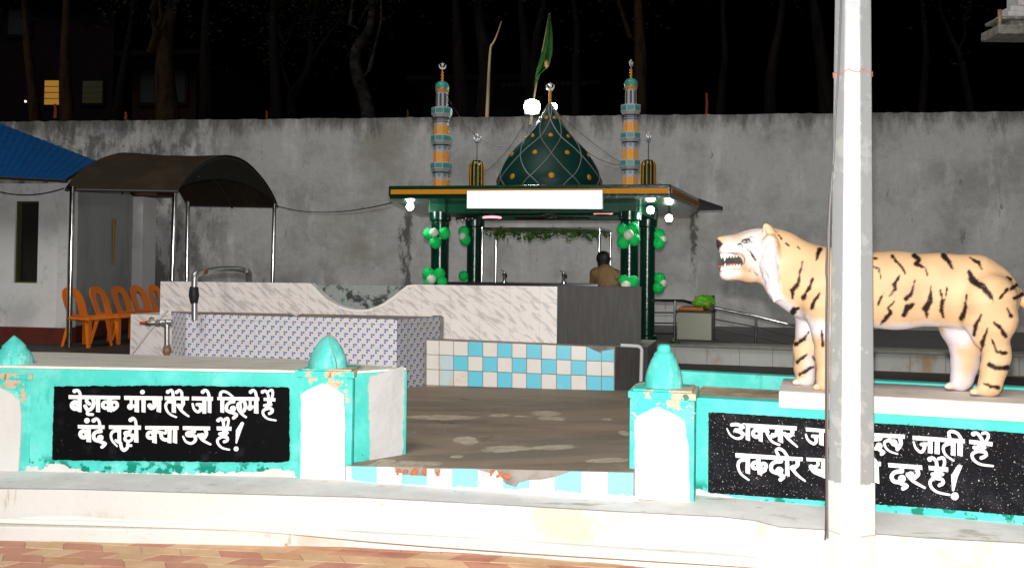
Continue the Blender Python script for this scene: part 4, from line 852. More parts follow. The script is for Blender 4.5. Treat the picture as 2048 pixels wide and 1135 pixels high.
# stick on the wall, cable
us, zs = Psd.uz(229, 437, .04); us2, zs2 = Psd.uz(227, 530, .04)
tag(MB().tube([Psd.p(us, zs, .04), Psd.p((us + us2) / 2, (zs + zs2) / 2, .03), Psd.p(us2, zs2, .04)], [.030, .026, .015], 8).build('wooden_stick', Mat('yellow_stick', (.30, .15, .012), .6).mottle(12, .55, .7, (.16, .07, .01)).m, smooth=40), 'yellow wooden stick hung upright on the grey side wall', 'stick')

# ============================================================ barrel roofed shelter
post = {'fl': atz(138, 693, ZF), 'fr': None}
pf1 = atz(138, 693, ZF); pf2 = atY(342, 600, 13.05); pb1 = atY(373.5, 600, 15.7); pb2 = atY(543.5, 600, 16.0)
sh_ = thing('shelter', 'open shelter with brown barrel vaulted canopy on four steel posts', 'shelter', (pf1 + pf2 + pb1 + pb2) / 4 * 1.0 - Vector((0, 0, 0)))
zc = 2.70
for p, (tx, ty) in ((pf1, (145, 376)), (pf2, (350, 381)), (pb1, (376, 405)), (pb2, (549, 412))):
    tp = atY(tx, ty, p.y); tp = Vector((tp.x, tp.y, zc + .02))
    MB().tube([(p.x, p.y, ZF), tp], .036, 14).build('post', STEEL.m, sh_, smooth=40)
cv = Mat('brown_canopy_sheet', (.026, .019, .012), .8, spec=.1); cv.mottle(2.5, .45, .7, (.040, .028, .016), 8).mottle(9, .66, .75, (.014, .011, .009)).bump(cv.noise(8, 6), .4, .02).bump(cv.noise(1.6, 3), .6, .08)
ea, eb_ = atY(131, 374, 12.85), atY(357, 384, 12.95)                 # front eave ends
ec, ed = atY(556, 412, 16.15), atY(372, 405, 15.95)                 # rear eave ends
ea.z = eb_.z = 2.70; ec.z = ed.z = 2.70
RISE = .69; N2, N3 = 24, 12
def canopy(s, t):
    A_, D_ = ea.lerp(eb_, t), ed.lerp(ec, t); p = A_.lerp(D_, s)
    return Vector((p.x, p.y, 2.70 + RISE * (math.sin(math.pi * s) ** .80) - .03 * math.sin(math.pi * t) + .012 * nz(s * 5, t * 5)))
vs = [canopy(i / N2, j / N3) for i in range(N2 + 1) for j in range(N3 + 1)]; n0 = len(vs)
fs = [(i * (N3 + 1) + j, i * (N3 + 1) + j + 1, (i + 1) * (N3 + 1) + j + 1, (i + 1) * (N3 + 1) + j) for i in range(N2) for j in range(N3)]
vs2 = vs + [v - Vector((0, 0, .014)) for v in vs]
rimf = [(i * (N3 + 1) + e, n0 + i * (N3 + 1) + e, n0 + (i + 1) * (N3 + 1) + e, (i + 1) * (N3 + 1) + e) for i in range(N2) for e in (0, N3)] + [(e * (N3 + 1) + j, e * (N3 + 1) + j + 1, n0 + e * (N3 + 1) + j + 1, n0 + e * (N3 + 1) + j) for j in range(N3) for e in (0, N2)]
MB().add(vs2, fs + [tuple(k + n0 for k in f[::-1]) for f in fs] + rimf).build('canopy', cv.m, sh_, smooth=60)
RODM = Mat('dark_steel_rod', (.05, .045, .04), .5, .5)
for t in (.02, .5, .98):
    MB().tube([canopy(i / 16, t) - Vector((0, 0, .035)) for i in range(17)], .018, 8).build('rib', RODM.m, sh_, smooth=40)
MB().tube([ea - Vector((0, 0, .03)), eb_ - Vector((0, 0, .03))], .02, 8).build('eave_rail', RODM.m, sh_); MB().tube([ed - Vector((0, 0, .03)), ec - Vector((0, 0, .03))], .02, 8).build('eave_rail', RODM.m, sh_)
# lattice sheet in the end gable
vs = []; fs = []
for i in range(17):
    s_ = .04 + .92 * i / 16; p = canopy(s_, .985); q_ = p.copy(); q_.z = 2.70 + max(0, (p.z - 2.70)) * .42; vs += [p - Vector((0, 0, .03)), q_]
for i in range(16): fs.append((2 * i, 2 * i + 1, 2 * i + 3, 2 * i + 2))
cg = Mat('gable_net', (.022, .018, .013), .6, spec=.1); cg.mottle(14, .74, .77, (.4, .4, .38), 2)
MB().add(vs + [Vector(v) - Vector((.012, 0, 0)) for v in vs], fs + [tuple(k + len(vs) for k in f[::-1]) for f in fs]).build('gable_sheet', cg.m, sh_)

# ============================================================ orange plastic chairs
ORG = Mat('orange_plastic', (.76, .18, .012), .35, spec=.5); ORG.bump(ORG.noise(120, 3), .05, .001)
ch = thing('plastic_chair', 'orange plastic chair nearest to the steel post, foremost of the row', 'chair', (0, 0, 0), 'orange plastic chairs in a row')
# local: faces +X, width along Y
def seatfn(X, Y): return sd_strokes(X, Y, [('p', [(-.19, -.175), (.20, -.205), (.20, .205), (-.19, .175)])]) - .02
V, Fc = shape(seatfn, -.24, -.25, .25, .25, .02)
zs_ = lambda x, y: .432 - .018 * max(0, 1 - (x / .2) ** 2) * max(0, 1 - (y / .2) ** 2) - (.03 * max(0, (x - .15) / .07) ** 2)
b = sheet(V, Fc, lambda x, y: (x, y, zs_(x, y)), lambda x, y: (x, y, zs_(x, y) - .014), MB())
b.tube([(-.20, -.185, .405), (.21, -.215, .395)], [.016, .018], 6).tube([(.212, -.21, .395), (.212, .21, .395)], .017, 6).tube([(-.20, .185, .405), (.21, .215, .395)], [.016, .018], 6)
b.build('seat', ORG.m, ch, smooth=50, origin=(0, 0, .4))
def backfn(X, Y):
    o = sd_strokes(X, Y, [('p', [(-.165, -.02), (.165, -.02), (.185, .20), (.175, .30), (.145, .365), (.09, .40), (0, .412), (-.09, .40), (-.145, .365), (-.175, .30), (-.185, .20)])])
    i = sd_strokes(X, Y, [('p', [(-.055, .02), (.055, .02), (.068, .18), (.062, .25), (.038, .295), (0, .31), (-.038, .295), (-.062, .25), (-.068, .18)])])
    i2 = sd_strokes(X, Y, [('p', [(-.075, -.03), (.075, -.03), (.075, .02), (-.075, .02)])])
    return np.maximum(o, -np.minimum(i, i2 + 9))
V, Fc = shape(backfn, -.21, -.04, .21, .43, .0125)
def bk3(x, y, o):
    rec = -.20 - .16 * (y / .42) - .02 * (y / .42) ** 2; cur = .42 * x * x
    return (rec + cur * 1.6 + o, x, .43 + y - .02 * (x / .18) ** 2)
sheet(V, Fc, lambda x, y: bk3(x, y, .009), lambda x, y: bk3(x, y, -.010), MB()).build('backrest', ORG.m, ch, smooth=50, origin=(-.2, 0, .43))
for sx, sy in ((1, 1), (1, -1), (-1, 1), (-1, -1)):
    b = MB(); tx, ty = (.195 * sx, .19 * sy) if sx > 0 else (-.195, .168 * sy); fx, fy = (.245, .225 * sy) if sx > 0 else (-.275, .215 * sy)
    L_ = []
    for z_, k_ in ((.43, 1.0), (.2, .78), (0, .56)):
        t_ = 1 - z_ / .43; x_, y_ = tx + (fx - tx) * t_, ty + (fy - ty) * t_; a_ = .075 * k_; th = .012
        L_.append([(x_, y_, z_), (x_ - sx * a_, y_, z_), (x_ - sx * a_, y_ - sy * th, z_), (x_ - sx * th, y_ - sy * th, z_), (x_ - sx * th, y_ - sy * a_, z_), (x_, y_ - sy * a_, z_)])
    vs = [p for r_ in L_ for p in r_]; fs = []
    for r_ in range(2):
        for j in range(6):
            f = (r_ * 6 + j, r_ * 6 + (j + 1) % 6, (r_ + 1) * 6 + (j + 1) % 6, (r_ + 1) * 6 + j); fs.append(f if sx * sy < 0 else f[::-1])
    fs += [(0, 1, 2, 3), (0, 3, 4, 5), (15, 14, 13, 12), (17, 16, 15, 12)]
    b.add(vs, fs); b.build('leg', ORG.m, ch, bevel=.003, origin=(tx, ty, 0))
spots = [(177, 691, 12.93), (231, 685, 13.5), (272, 681, 14.05), (307, 678, 14.6), (341, 675, 15.15)]
labs = ['orange plastic chair beside the steel post, nearest of the row', 'second orange plastic chair from the steel post', 'middle orange plastic chair of the row, half hidden by the marble block', 'fourth orange plastic chair, only its back showing above the marble block', 'farthest orange plastic chair, cut off by the marble wall edge']
for k, (px, py, Y) in enumerate(spots):
    o = ch if k == 0 else copy_tree(ch)
    p = atY(px, 600, Y); o.location = (p.x, p.y, ZF); o.rotation_euler = (0, 0, R((-20, -14, -16, -18, -15)[k])); o['label'] = labs[k]
# ============================================================ the shrine
TH = R(14); U = Vector((math.cos(TH), -math.sin(TH), 0)); Vv = Vector((math.sin(TH), math.cos(TH), 0))
cFL, cFR = atY(878.5, 600, 11.3), atY(1258, 600, 10.7); cBL, cBR = atY(948, 600, 12.9), atY(1294, 600, 12.3)
for c in (cFL, cFR, cBL, cBR): c.z = 0
ctr = (cFL + cFR + cBL + cBR) / 4
shr = thing('shrine', 'open green shrine pavilion with onion dome and two striped minarets under a flat roof', 'shrine', (ctr.x, ctr.y, ZT))
def colr(c, r, ztop):
    MB().lathe([(r + .035, 0), (r + .035, .05), (r, .07), (r, ztop - .72 - ZT), (r, ztop - .12 - ZT), (r + .025, ztop - .10 - ZT), (r + .03, ztop - ZT)], 32, (c.x, c.y, ZT)).build('column', DGREEN.m, shr, smooth=40)
ZB, ZS, ZR = 2.30, 2.43, 2.565          # beam bottom, soffit, roof top
for c, r in ((cFL, .112), (cFR, .108), (cBL, .112), (cBR, .104)): colr(c, r, ZB + .02)
BGREEN = Mat('green_beam_paint', (.003, .055, .027), .4, spec=.2); BGREEN.mottle(6, .5, .75, (.005, .085, .04)).bump(BGREEN.noise(60, 6), .4, .004)
def beam(a, c, w_=.2):
    d = (c - a).normalized(); n_ = Vector((d.y, -d.x, 0)); e = .13
    q_ = [a - d * e + n_ * w_ / 2, c + d * e + n_ * w_ / 2, c + d * e - n_ * w_ / 2, a - d * e - n_ * w_ / 2]
    return [tuple(x.xy) for x in q_]
zb_ = 0
for a, c in ((cFL, cFR), (cBL, cBR), (cFL, cBL), (cFR, cBR)):
    zb_ += .003
    MB().prism(beam(a, c), ZB + zb_, ZS - .002 + zb_ * .3).build('beam', BGREEN.m, shr, bevel=.006)
rf = [Vector((-1.44, 10.42)), Vector((1.725, 9.8)), Vector((2.42, 11.7)), Vector((2.62, 13.2)), Vector((-1.42, 13.8))]
rc = Vector((.5, 11.8))
SOFF = Mat('pale_soffit', (.36, .36, .34), .8); SOFF.mottle(6, .5, .7, (.24, .24, .22), 8).bump(SOFF.noise(20, 6), .4, .006)
b = MB(); nf = len(rf)
sc_ = lambda k: [tuple(rc + (p - rc) * k) for p in rf]
b.prism(sc_(.985), ZS, ZR - .10, mi=0)
b.build('soffit', SOFF.m, shr)
MB().prism(sc_(1.0), ZR - .12, ZR, mi=0).build('roof_slab', DGREEN.m, shr, bevel=.012)
MB().prism(sc_(.993), ZR - .150, ZR - .121).build('fascia', DGREEN.m, shr)
ORB = Mat('orange_gold_band', (.52, .20, .008), .6, 0, spec=.08); ORB.mottle(60, .5, .7, (.40, .15, .012)).bump(ORB.noise(90, 4), .4, .003)
for i in (0, 1, 2):
    a, c = Vector((*rf[i], 0)), Vector((*rf[i + 1], 0)); P = Plane(a, c)
    MB().plate(P, [(.03, ZR - .098), (P.len - .03, ZR - .098), (P.len - .03, ZR - .045), (.03, ZR - .045)], -.004, .008).build('gold_band', ORB.m, shr)
# dark extra eave sheet behind the right corner
MB().plate(Plane(Vector((2.45, 11.9, 0)), Vector((3.02, 12.9, 0))), [(0, ZR - .03), (1.15, ZR - .07), (1.15, ZR - .02), (0, ZR + .02)], -.5, 0).build('eave_sheet', RODM.m, shr)
# dome
kd_ = 11.7 / F; cD = Vector((.475, 11.72, 0)); zD = lambda y: atY(1097, y, 11.72).z
dprof = [(95, 402), (101, 388), (105, 370), (104, 357), (97, 340), (87, 322), (74, 304), (62, 291), (51, 279), (40, 264), (30, 250), (20, 236), (13, 224), (7, 214), (2, 206)]
dpr = smooth_path([(r * kd_, zD(y)) for r, y in dprof], 3)
DOMEG = Mat('dome_green', (.003, .030, .024), .5, spec=.2); DOMEG.mottle(7, .5, .75, (.003, .042, .034)).bump(DOMEG.noise(40, 5), .2, .004)
dome = MB().lathe([(dpr[0][0], ZR + .002)] + dpr, 56, (cD.x, cD.y, 0)).build('dome', DOMEG.m, shr, smooth=60)
SILV = Mat('silver_trim', (.20, .22, .21), .5, .3)
def on_dome(t, a, off=0):
    k = t * (len(dpr) - 1); i = min(int(k), len(dpr) - 2); f = k - i
    r_ = dpr[i][0] + (dpr[i + 1][0] - dpr[i][0]) * f + off; z_ = dpr[i][1] + (dpr[i + 1][1] - dpr[i][1]) * f
    return Vector((cD.x + r_ * math.cos(a), cD.y + r_ * math.sin(a), z_))
b = MB(); NL = 8; TW_ = 3.6 * math.pi / NL * 2
for k in range(NL):
    for sg in (1, -1):
        a0_ = 2 * math.pi * k / NL + R(-90)
        b.tube([on_dome(t / 40 * .985, a0_ + sg * TW_ * (t / 40) * .72, .004) for t in range(41)], .0062, 5, caps=False)
b.build('lattice', SILV.m, dome, smooth=60)
zt0 = TW_ * .72
for row in range(5):
    # lattice lines cross where sg*... meet: t = row*(pi/NL)/zt0
    t_ = (row + 1.0) * (math.pi / NL) / zt0
    for k in range(NL):
        a_ = R(-90) + 2 * math.pi * k / NL + (math.pi / NL if row % 2 == 1 else 0) + (0)
        tm = t_ - (math.pi / NL) / zt0 * (1.0 if row else 1.0) + (math.pi / NL) / zt0 * .0
        if tm > .8: continue
        p = on_dome(tm + .01 if row == 0 else tm, a_ + (math.pi / NL), .0); dn = Vector((math.cos(a_ + math.pi / NL), math.sin(a_ + math.pi / NL), .25)).normalized()
        if p.y > cD.y + .15: continue
        s_ = .042 * (1 - tm * .45); M_ = dn.to_track_quat('Z', 'Y').to_matrix()
        MB().ball(p, (s_, s_, .012), 14, 8, M_).build('medallion', GOLD.m, dome, smooth=60)
def crescent(name, c, r, mat, parent, yaw=0.0, star=True, tilt=0.0):
    def fn(X, Y):
        o = np.hypot(X, Y) - 1; i = np.hypot(X, Y - .38) - .86; D = np.maximum(o, -i)
        if star:
            P = []
            for k in range(10):
                a = math.pi / 2 + k * math.pi / 5; rr = .62 if k % 2 == 0 else .25; P.append((rr * math.cos(a), .42 + rr * math.sin(a)))
            D = np.minimum(D, sd_strokes(X, Y, [('p', P), ('s', [(0, -.8), (0, .3)], .14)]))
        return D
    V, Fc = shape(fn, -1.1, -1.1, 1.1, 1.2, .07)
    cu, su = math.cos(yaw), math.sin(yaw)
    m3 = lambda x, y, o: Vector((c[0] + r * x * cu - o * su, c[1] + r * x * su + o * cu, c[2] + r * y))
    return sheet(V, Fc, lambda x, y: m3(x, y, -.008), lambda x, y: m3(x, y, .008), MB()).build(name, mat, parent)
WMET = Mat('white_metal', (.50, .50, .52), .4, .2)
fi = MB().lathe([(.045, zD(222)), (.03, zD(214)), (.022, zD(208)), (.02, zD(186)), (.026, zD(183)), (.016, zD(180)), (.004, zD(176))], 16, (cD.x, cD.y, 0)).build('finial_rod', GOLD.m, dome, smooth=40)
crescent('crescent', (cD.x, cD.y, zD(173)), 8.5 * kd_, WMET.m, dome)
# minarets
WMIN = Mat('minaret_white', (.34, .335, .36), .6); WMIN.mottle(8, .5, .75, (.28, .27, .30))
TEAL = Mat('minaret_teal', (.04, .23, .20), .4); TEAL.mottle(9, .5, .75, (.06, .28, .24))
NICHE = Mat('amber_niche', (.76, .27, .004), .6, spec=.06); GREYN = Mat('grey_niche', (.05, .05, .055), .7); BLK = Mat('black_line', (.012, .012, .013), .6); FLO = Mat('floral_teal', (.10, .22, .24), .5)
def minaret(c, cxp, ytop_off, yawc, R0):
    k = c.y / F; zz = lambda y: atY(cxp, y + ytop_off, c.y).z; base = (c.x, c.y, 0)
    s = 1 / 2.703
    Y = lambda zy: zy * s                    # zoom row -> pixel row
    sh2 = MB().lathe([(44 * s * k, ZR), (44 * s * k, zz(Y(930))), (43 * s * k, zz(Y(780))), (41 * s * k, zz(Y(680))), (39 * s * k, zz(Y(630))), (33 * s * k, zz(Y(585))), (32 * s * k, zz(Y(497)))], 8, base, R(22.5) + R0).build('minaret', WMIN.m, shr)
    for ya, yb, hw in ((588, 618, 57), (736, 764, 57), (884, 912, 57)):
        bal = MB().lathe([(45 * s * k, zz(Y(yb + 20))), (hw * .98 * s * k, zz(Y(yb + 4))), (hw * s * k, zz(Y(yb + 3))), (hw * s * k, zz(Y(ya - 2))), (hw * .93 * s * k, zz(Y(ya - 4)))], 8, base, R(22.5) + R0).build('balcony', WMIN.m, sh2)
        pn = MB(); ph = MB()
        for j in range(8):
            a = R0 + j * math.pi / 4; ap = hw * s * k * math.cos(R(22.5)) + .003; hwf = ap * math.tan(R(22.5)) * .86
            n_ = Vector((math.cos(a), math.sin(a), 0)); t_ = Vector((-math.sin(a), math.cos(a), 0)); z0_, z1_ = zz(Y(yb - 2)), zz(Y(ya + 3))
            pn.add([Vector(base) + n_ * ap + t_ * x + Vector((0, 0, z)) for x, z in ((-hwf, z0_), (hwf, z0_), (hwf, z1_), (-hwf, z1_))], [(0, 1, 2, 3)])
        pn.build('balcony_panel', TEAL.m, sh2)
        MB().lathe([(46 * s * k, zz(Y(yb + 26))), (47.5 * s * k, zz(Y(yb + 24))), (47.5 * s * k, zz(Y(yb + 21))), (45 * s * k, zz(Y(yb + 19)))], 8, base, R(22.5) + R0).build('black_ring', BLK.m, sh2)
    an = MB(); gn = MB(); fl_ = MB(); zg = MB()
    for j in range(8):
        a = R0 + j * math.pi / 4; n_ = Vector((math.cos(a), math.sin(a), 0)); t_ = Vector((-math.sin(a), math.cos(a), 0))
        def arch(nm, mt, hwz, yb, yt, wf, o=.004):
            ap = hwz * s * k * math.cos(R(22.5)) + o; w_ = ap * math.tan(R(22.5)) * wf; z0_, z1_ = zz(Y(yb)), zz(Y(yt))
            pts = [(-w_, z0_), (w_, z0_), (w_, z1_ - w_)] + [(w_ * math.cos(q), z1_ - w_ + w_ * math.sin(q)) for q in (R(35), R(65), R(90), R(115), R(145))] + [(-w_, z1_ - w_)]
            MB().add([Vector(base) + n_ * ap + t_ * x + Vector((0, 0, z)) for x, z in pts], [list(range(len(pts)))]).build(nm, mt, sh2)
        arch('amber_niche', NICHE.m, 42, 731, 678, .62); arch('amber_niche', NICHE.m, 43.6, 881, 822, .66); arch('amber_niche', NICHE.m, 44, 1020, 970, .66)
        arch('grey_niche', GREYN.m, 33, 578, 508, .46)
        for yy in (800, 948):
            ap = 43.7 * s * k * math.cos(R(22.5)) + .004; rr = 10 * s * k; zc_ = zz(Y(yy))
            MB().add([Vector(base) + n_ * ap + t_ * (rr * (1 + .25 * math.cos(4 * q)) * math.cos(q)) + Vector((0, 0, zc_ + rr * (1 + .25 * math.cos(4 * q)) * math.sin(q))) for q in [2 * math.pi * i / 16 for i in range(16)]], [list(range(16))]).build('flower_motif', FLO.m, sh2)
        for yy in (640, 651, 662):                          # zigzag lines
            ap0 = 39.8 * s * k * math.cos(R(22.5)); w_ = ap0 * math.tan(R(22.5))
            top_ = []; bot_ = []
            for i in range(9):
                x = -w_ + 2 * w_ * i / 8; dz = (.9 if i % 2 else -.9) * 2.2 * s * k; zc_ = zz(Y(yy)); top_.append((x, zc_ + dz + 2.2 * s * k)); bot_.append((x, zc_ + dz - 2.2 * s * k))
            q_ = [Vector(base) + n_ * (ap0 + .006) + t_ * x + Vector((0, 0, z)) for x, z in bot_ + top_]
            zg.add(q_, [(i, i + 1, 9 + i + 1, 9 + i) for i in range(8)])
    zg.build('zigzag_stripes', BLK.m, sh2)
    MB().lathe([(33.5 * s * k, zz(Y(498))), (37 * s * k, zz(Y(495))), (35 * s * k, zz(Y(490))), (37 * s * k, zz(Y(487))), (35 * s * k, zz(Y(483)))], 24, base).build('gold_ring', GOLD.m, sh2, smooth=40)
    vs = []; fs = []; pr_ = [(36, 483), (38, 472), (36, 460), (30, 450), (20, 443), (8, 438)]; n_ = 32
    for r_, y_ in pr_:
        for j in range(n_):
            a = 2 * math.pi * j / n_; rr = r_ * s * k * (1 + .05 * abs(math.sin(4 * a)) - .025); vs.append((base[0] + rr * math.cos(a), base[1] + rr * math.sin(a), zz(Y(y_))))
    fs = [(i * n_ + j, i * n_ + (j + 1) % n_, (i + 1) * n_ + (j + 1) % n_, (i + 1) * n_ + j) for i in range(5) for j in range(n_)] + [[5 * n_ + j for j in range(n_)]]
    MB().add(vs, fs).build('small_dome', TEAL.m, sh2, smooth=60)
    MB().lathe([(9 * s * k, zz(Y(440))), (5 * s * k, zz(Y(432))), (9 * s * k, zz(Y(424))), (5 * s * k, zz(Y(416))), (9 * s * k, zz(Y(407))), (5 * s * k, zz(Y(400))), (8 * s * k, zz(Y(393))), (4 * s * k, zz(Y(386))), (2 * s * k, zz(Y(378)))], 14, base).build('spindle', GOLD.m, sh2, smooth=50)
    crescent('crescent', (base[0], base[1], zz(Y(357))), 20 * s * k, WMET.m, sh2, yawc)
minaret(cFL, 882, 0, 0.15, R(-100)); minaret(cFR, 1262.5, -5.5, 1.05, R(-98))
# two black and gold domed stubs over the rear columns
for c, px, yt, yaw in ((cBL, 951.5, 320, .2), (cBR, 1295, 319, .9)):
    k = c.y / F; zz = lambda y: atY(px, y, c.y).z; x0 = (px - CX) * k; r_ = 15.3 * k; b_ = (x0, c.y, 0)
    st = MB().lathe([(r_, ZR), (r_, zz(yt + 15)), (r_ * .97, zz(yt + 10)), (r_ * .8, zz(yt + 4)), (r_ * .5, zz(yt + 1)), (r_ * .1, zz(yt))], 24, b_).build('roof_stub', DGREEN.m, shr, smooth=40)
    for a in range(0, 360, 30):
        A_ = R(a + 12); d_ = Vector((math.cos(A_), math.sin(A_), 0))
        MB().tube([Vector(b_) + d_ * (rr + .001) + Vector((0, 0, z)) for rr, z in ((r_, ZR), (r_, zz(yt + 15)), (r_ * .97, zz(yt + 10)), (r_ * .8, zz(yt + 4)))], .007, 5).build('gold_stripe', GOLD.m, st)
    MB().tube([(x0, c.y, zz(yt + 2)), (x0, c.y, zz(yt - 38))], .006, 6).build('rod', RODM.m, st)
    crescent('crescent', (x0, c.y, zz(yt - 46)), 8 * k, WMET.m, st, yaw)
# blank white sign in front of the fascia
PSg = Plane(Vector((*rf[0], 0)), Vector((*rf[1], 0)))
ua, zA = PSg.uz(933.5, 381, .09); ubb, zBm = PSg.uz(1205, 418.5, .09); zA2 = PSg.uz(1205, 379.5, .09)[1]; zB2 = PSg.uz(933.5, 417, .09)[1]
sg = thing('sign_board', 'blank glowing white sign board across the front of the shrine roof', 'sign', PSg.p((ua + ubb) / 2, zBm, .05))
MB().plate(PSg, [(ua, zB2), (ubb, zBm), (ubb, zA2), (ua, zA)], .02, .088).build('frame', Mat('white_sign_box', (.6, .62, .62), .5).m, sg, bevel=.006)
SGN = Mat('backlit_sign_face', (.75, .80, .79), .4); SGN.emit((.75, 1.0, .97), 1.15)
MB().plate(PSg, [(ua + .01, zB2 + .01), (ubb - .01, zBm + .01), (ubb - .01, zA2 - .01), (ua + .01, zA - .01)], .089, .093).build('lit_face', SGN.m, sg)

# ============================================================ lamps on the shrine
def emat(name, col, st): return Mat(name, (.8, .8, .8), .5).emit(col, st)
BULB = emat('lit_bulb', (.86, 1.0, .92), 30)
for px, py, Y, lab, e_ in ((820, 413, 11.0, 'lit bulb under the left front corner of the shrine roof', 5), (1301, 420, 10.6, 'lit bulb under the right front corner of the shrine roof beside the column', 7), (1338, 436, 11.2, 'lit bulb hanging lowest at the right edge of the shrine roof', 3)):
    p = atY(px, py, Y)
    t = thing('light_bulb', lab, 'lamp', p, 'lit bulbs under the shrine roof')
    MB().ball(p, .045, 16, 10).build('glass_bulb', BULB.m, t, smooth=90)
    MB().tube([p + Vector((0, 0, .045)), p + Vector((0, 0, .075)), (p.x, p.y, max(ZS + .01, p.z + .08))], [.026, .02, .012], 10).build('holder', BLACKRUB.m, t)
    lamp('bulb_light', 'POINT', p + Vector((0, -.0, -.075)), e_, (.82, 1.0, .88), .05)
FLD = emat('lit_floodlight', (.88, 1.0, .96), 60)
for px, py, Y, w_, lab, e_ in ((1064, 214, 12.2, .22, 'larger glaring floodlight left of the dome tip, facing the viewer', 30), (1106, 214, 12.5, .11, 'smaller glaring floodlight right of the dome tip', 8)):
    p = atY(px, py, Y); t = thing('floodlight', lab, 'floodlight', p - Vector((0, 0, .1)), 'floodlights by the dome')
    if w_ > .15: MB().ball(p + Vector((0, -.02, 0)), (w_ / 2, .03, w_ / 2 * .92), 20, 12).build('lens', FLD.m, t, smooth=90)
    else: MB().ball(p + Vector((0, -.02, 0)), (w_ / 2, .03, w_ / 2), 12, 8, Matrix.Rotation(.5, 3, 'Y')).build('lens', FLD.m, t, smooth=90)
    MB().box(p + Vector((0, .055, 0)), (w_ * .95, .06, w_ * .9)).build('housing', RODM.m, t, bevel=.01)
    MB().tube([p + Vector((0, .08, -.02)), Vector((p.x, p.y + .09, ZR + (.0 if w_ > .2 else .0)))], .014, 8).build('bracket_pole', RODM.m, t)
    lamp('floodlight_glow', 'POINT', p + Vector((0, -.10, 0)), e_, (.85, 1.0, .95), .06)
PINK = emat('pink_led_ring', (1.0, .25, .30), 1.6)
for px, py, Y, lab in ((984, 437, 12.0, 'left pink lit ring lamp on the shrine ceiling'), (1206, 428.5, 11.4, 'right pink lit ring lamp on the shrine ceiling')):
    p = atY(px, py, Y); t = thing('ring_lamp', lab, 'lamp', p, 'pink ceiling lamps'); r_ = 19 * Y / F
    MB().lathe([(r_ * .8, .0), (r_, .004), (r_ * 1.02, .018), (r_ * .9, .03), (r_ * .5, .035)], 28, p).build('ring', PINK.m, t, smooth=50)
    MB().lathe([(r_ * .75, -.004), (r_ * .75, .0)], 28, p).build('inner_disc', Mat('dark_disc', (.05, .03, .03), .5).m, t)
    MB().tube([p + Vector((0, 0, .035)), Vector((p.x, p.y, ZS + .02))], .04, 12).build('stem', RODM.m, t)
# ceiling fan
p = atY(1101, 432, 11.6); fan = thing('ceiling_fan', 'dark ceiling fan at rest under the shrine roof', 'fan', p)
MB().lathe([(.03, -.05), (.09, -.035), (.10, 0), (.09, .04), (.03, .06)], 20, p).build('motor', RODM.m, fan, smooth=40)
MB().tube([p + Vector((0, 0, .05)), Vector((p.x, p.y, ZS + .01))], .014, 8).build('down_rod', RODM.m, fan)
for a in (20, 140, 260):
    d_ = Vector((math.cos(R(a)), math.sin(R(a)), 0)); n_ = Vector((-d_.y, d_.x, .25)).normalized()
    MB().add([p + d_ * .10 - n_ * .04 + Vector((0, 0, -.02)), p + d_ * .56 - n_ * .065 + Vector((0, 0, -.02)), p + d_ * .56 + n_ * .065 + Vector((0, 0, -.02)), p + d_ * .10 + n_ * .04 + Vector((0, 0, -.02)),
              p + d_ * .10 - n_ * .04 + Vector((0, 0, -.012)), p + d_ * .56 - n_ * .065 + Vector((0, 0, -.012)), p + d_ * .56 + n_ * .065 + Vector((0, 0, -.012)), p + d_ * .10 + n_ * .04 + Vector((0, 0, -.012))],
             [(3, 2, 1, 0), (4, 5, 6, 7), (0, 1, 5, 4), (1, 2, 6, 5), (2, 3, 7, 6), (3, 0, 4, 7)]).build('blade', RODM.m, fan)
# silver tube lights cluster near left (string of small fittings)
p = atY(931, 437, 12.2)
t = thing('chandelier', 'small silver hanging fitting between the two left columns', 'lamp', p)
MB().tube([atY(912, 437, 12.2), atY(946, 435, 12.2)], .014, 8).build('bar', STEEL.m, t)
for i in range(6):
    q_ = atY(914 + i * 6, 437, 12.2); MB().ball(q_ + Vector((0, 0, -.012 + .015 * (i % 2))), .018, 10, 6).build('bead', STEEL.m, t, smooth=60)
MB().tube([p, Vector((p.x, p.y, ZS + .01))], .006, 6).build('chain', RODM.m, t)

# ============================================================ balloon clusters tied to the columns
GB = Mat('green_balloon', (.012, .62, .13), .65, spec=.15); GB.b.inputs['Subsurface Weight'].default_value = .15; GB.b.inputs['Subsurface Radius'].default_value = (.02, .05, .02)
WB = Mat('white_balloon', (.72, .80, .62), .55)
def balloons(lab, items, c):
    k = c.y / F; t = thing('balloon_cluster', lab, 'balloons', c, 'balloon clusters on the shrine columns')
    rb_ = random.Random(len(lab))
    for px, py, rr, dy, col in items:
        r_ = rr * k; p = atY(px, py, c.y + dy); dirv = Vector((p.x - c.x, p.y - c.y, 0)); 
        M_ = Matrix.Rotation(rb_.uniform(-.4, .4), 3, 'X') @ Matrix.Rotation(rb_.uniform(-.5, .5), 3, 'Y')
        vs = MB(); prof_ = []
        for i in range(15):
            th = math.pi * i / 14; z_ = -math.cos(th); prof_.append((max(.001, math.sin(th) * (1 if z_ > 0 else 1 - .10 * z_ * z_)) * r_, z_ * r_ * (1.08 if z_ < 0 else 1.0)))
        n_ = 20; V_ = []; 
        for a_, z_ in prof_:
            for j in range(n_): V_.append(M_ @ Vector((a_ * math.cos(2 * math.pi * j / n_), a_ * math.sin(2 * math.pi * j / n_), z_)) + p)
        F_ = [(i * n_ + j, i * n_ + (j + 1) % n_, (i + 1) * n_ + (j + 1) % n_, (i + 1) * n_ + j) for i in range(14) for j in range(n_)]
        bl = vs.add(V_, F_).build('balloon', GB.m if col == 'g' else WB.m, t, smooth=90)
        if col == 'w': tag(bl, 'small white balloon in the middle')
g, w_ = 'g', 'w'
f_ = -.15
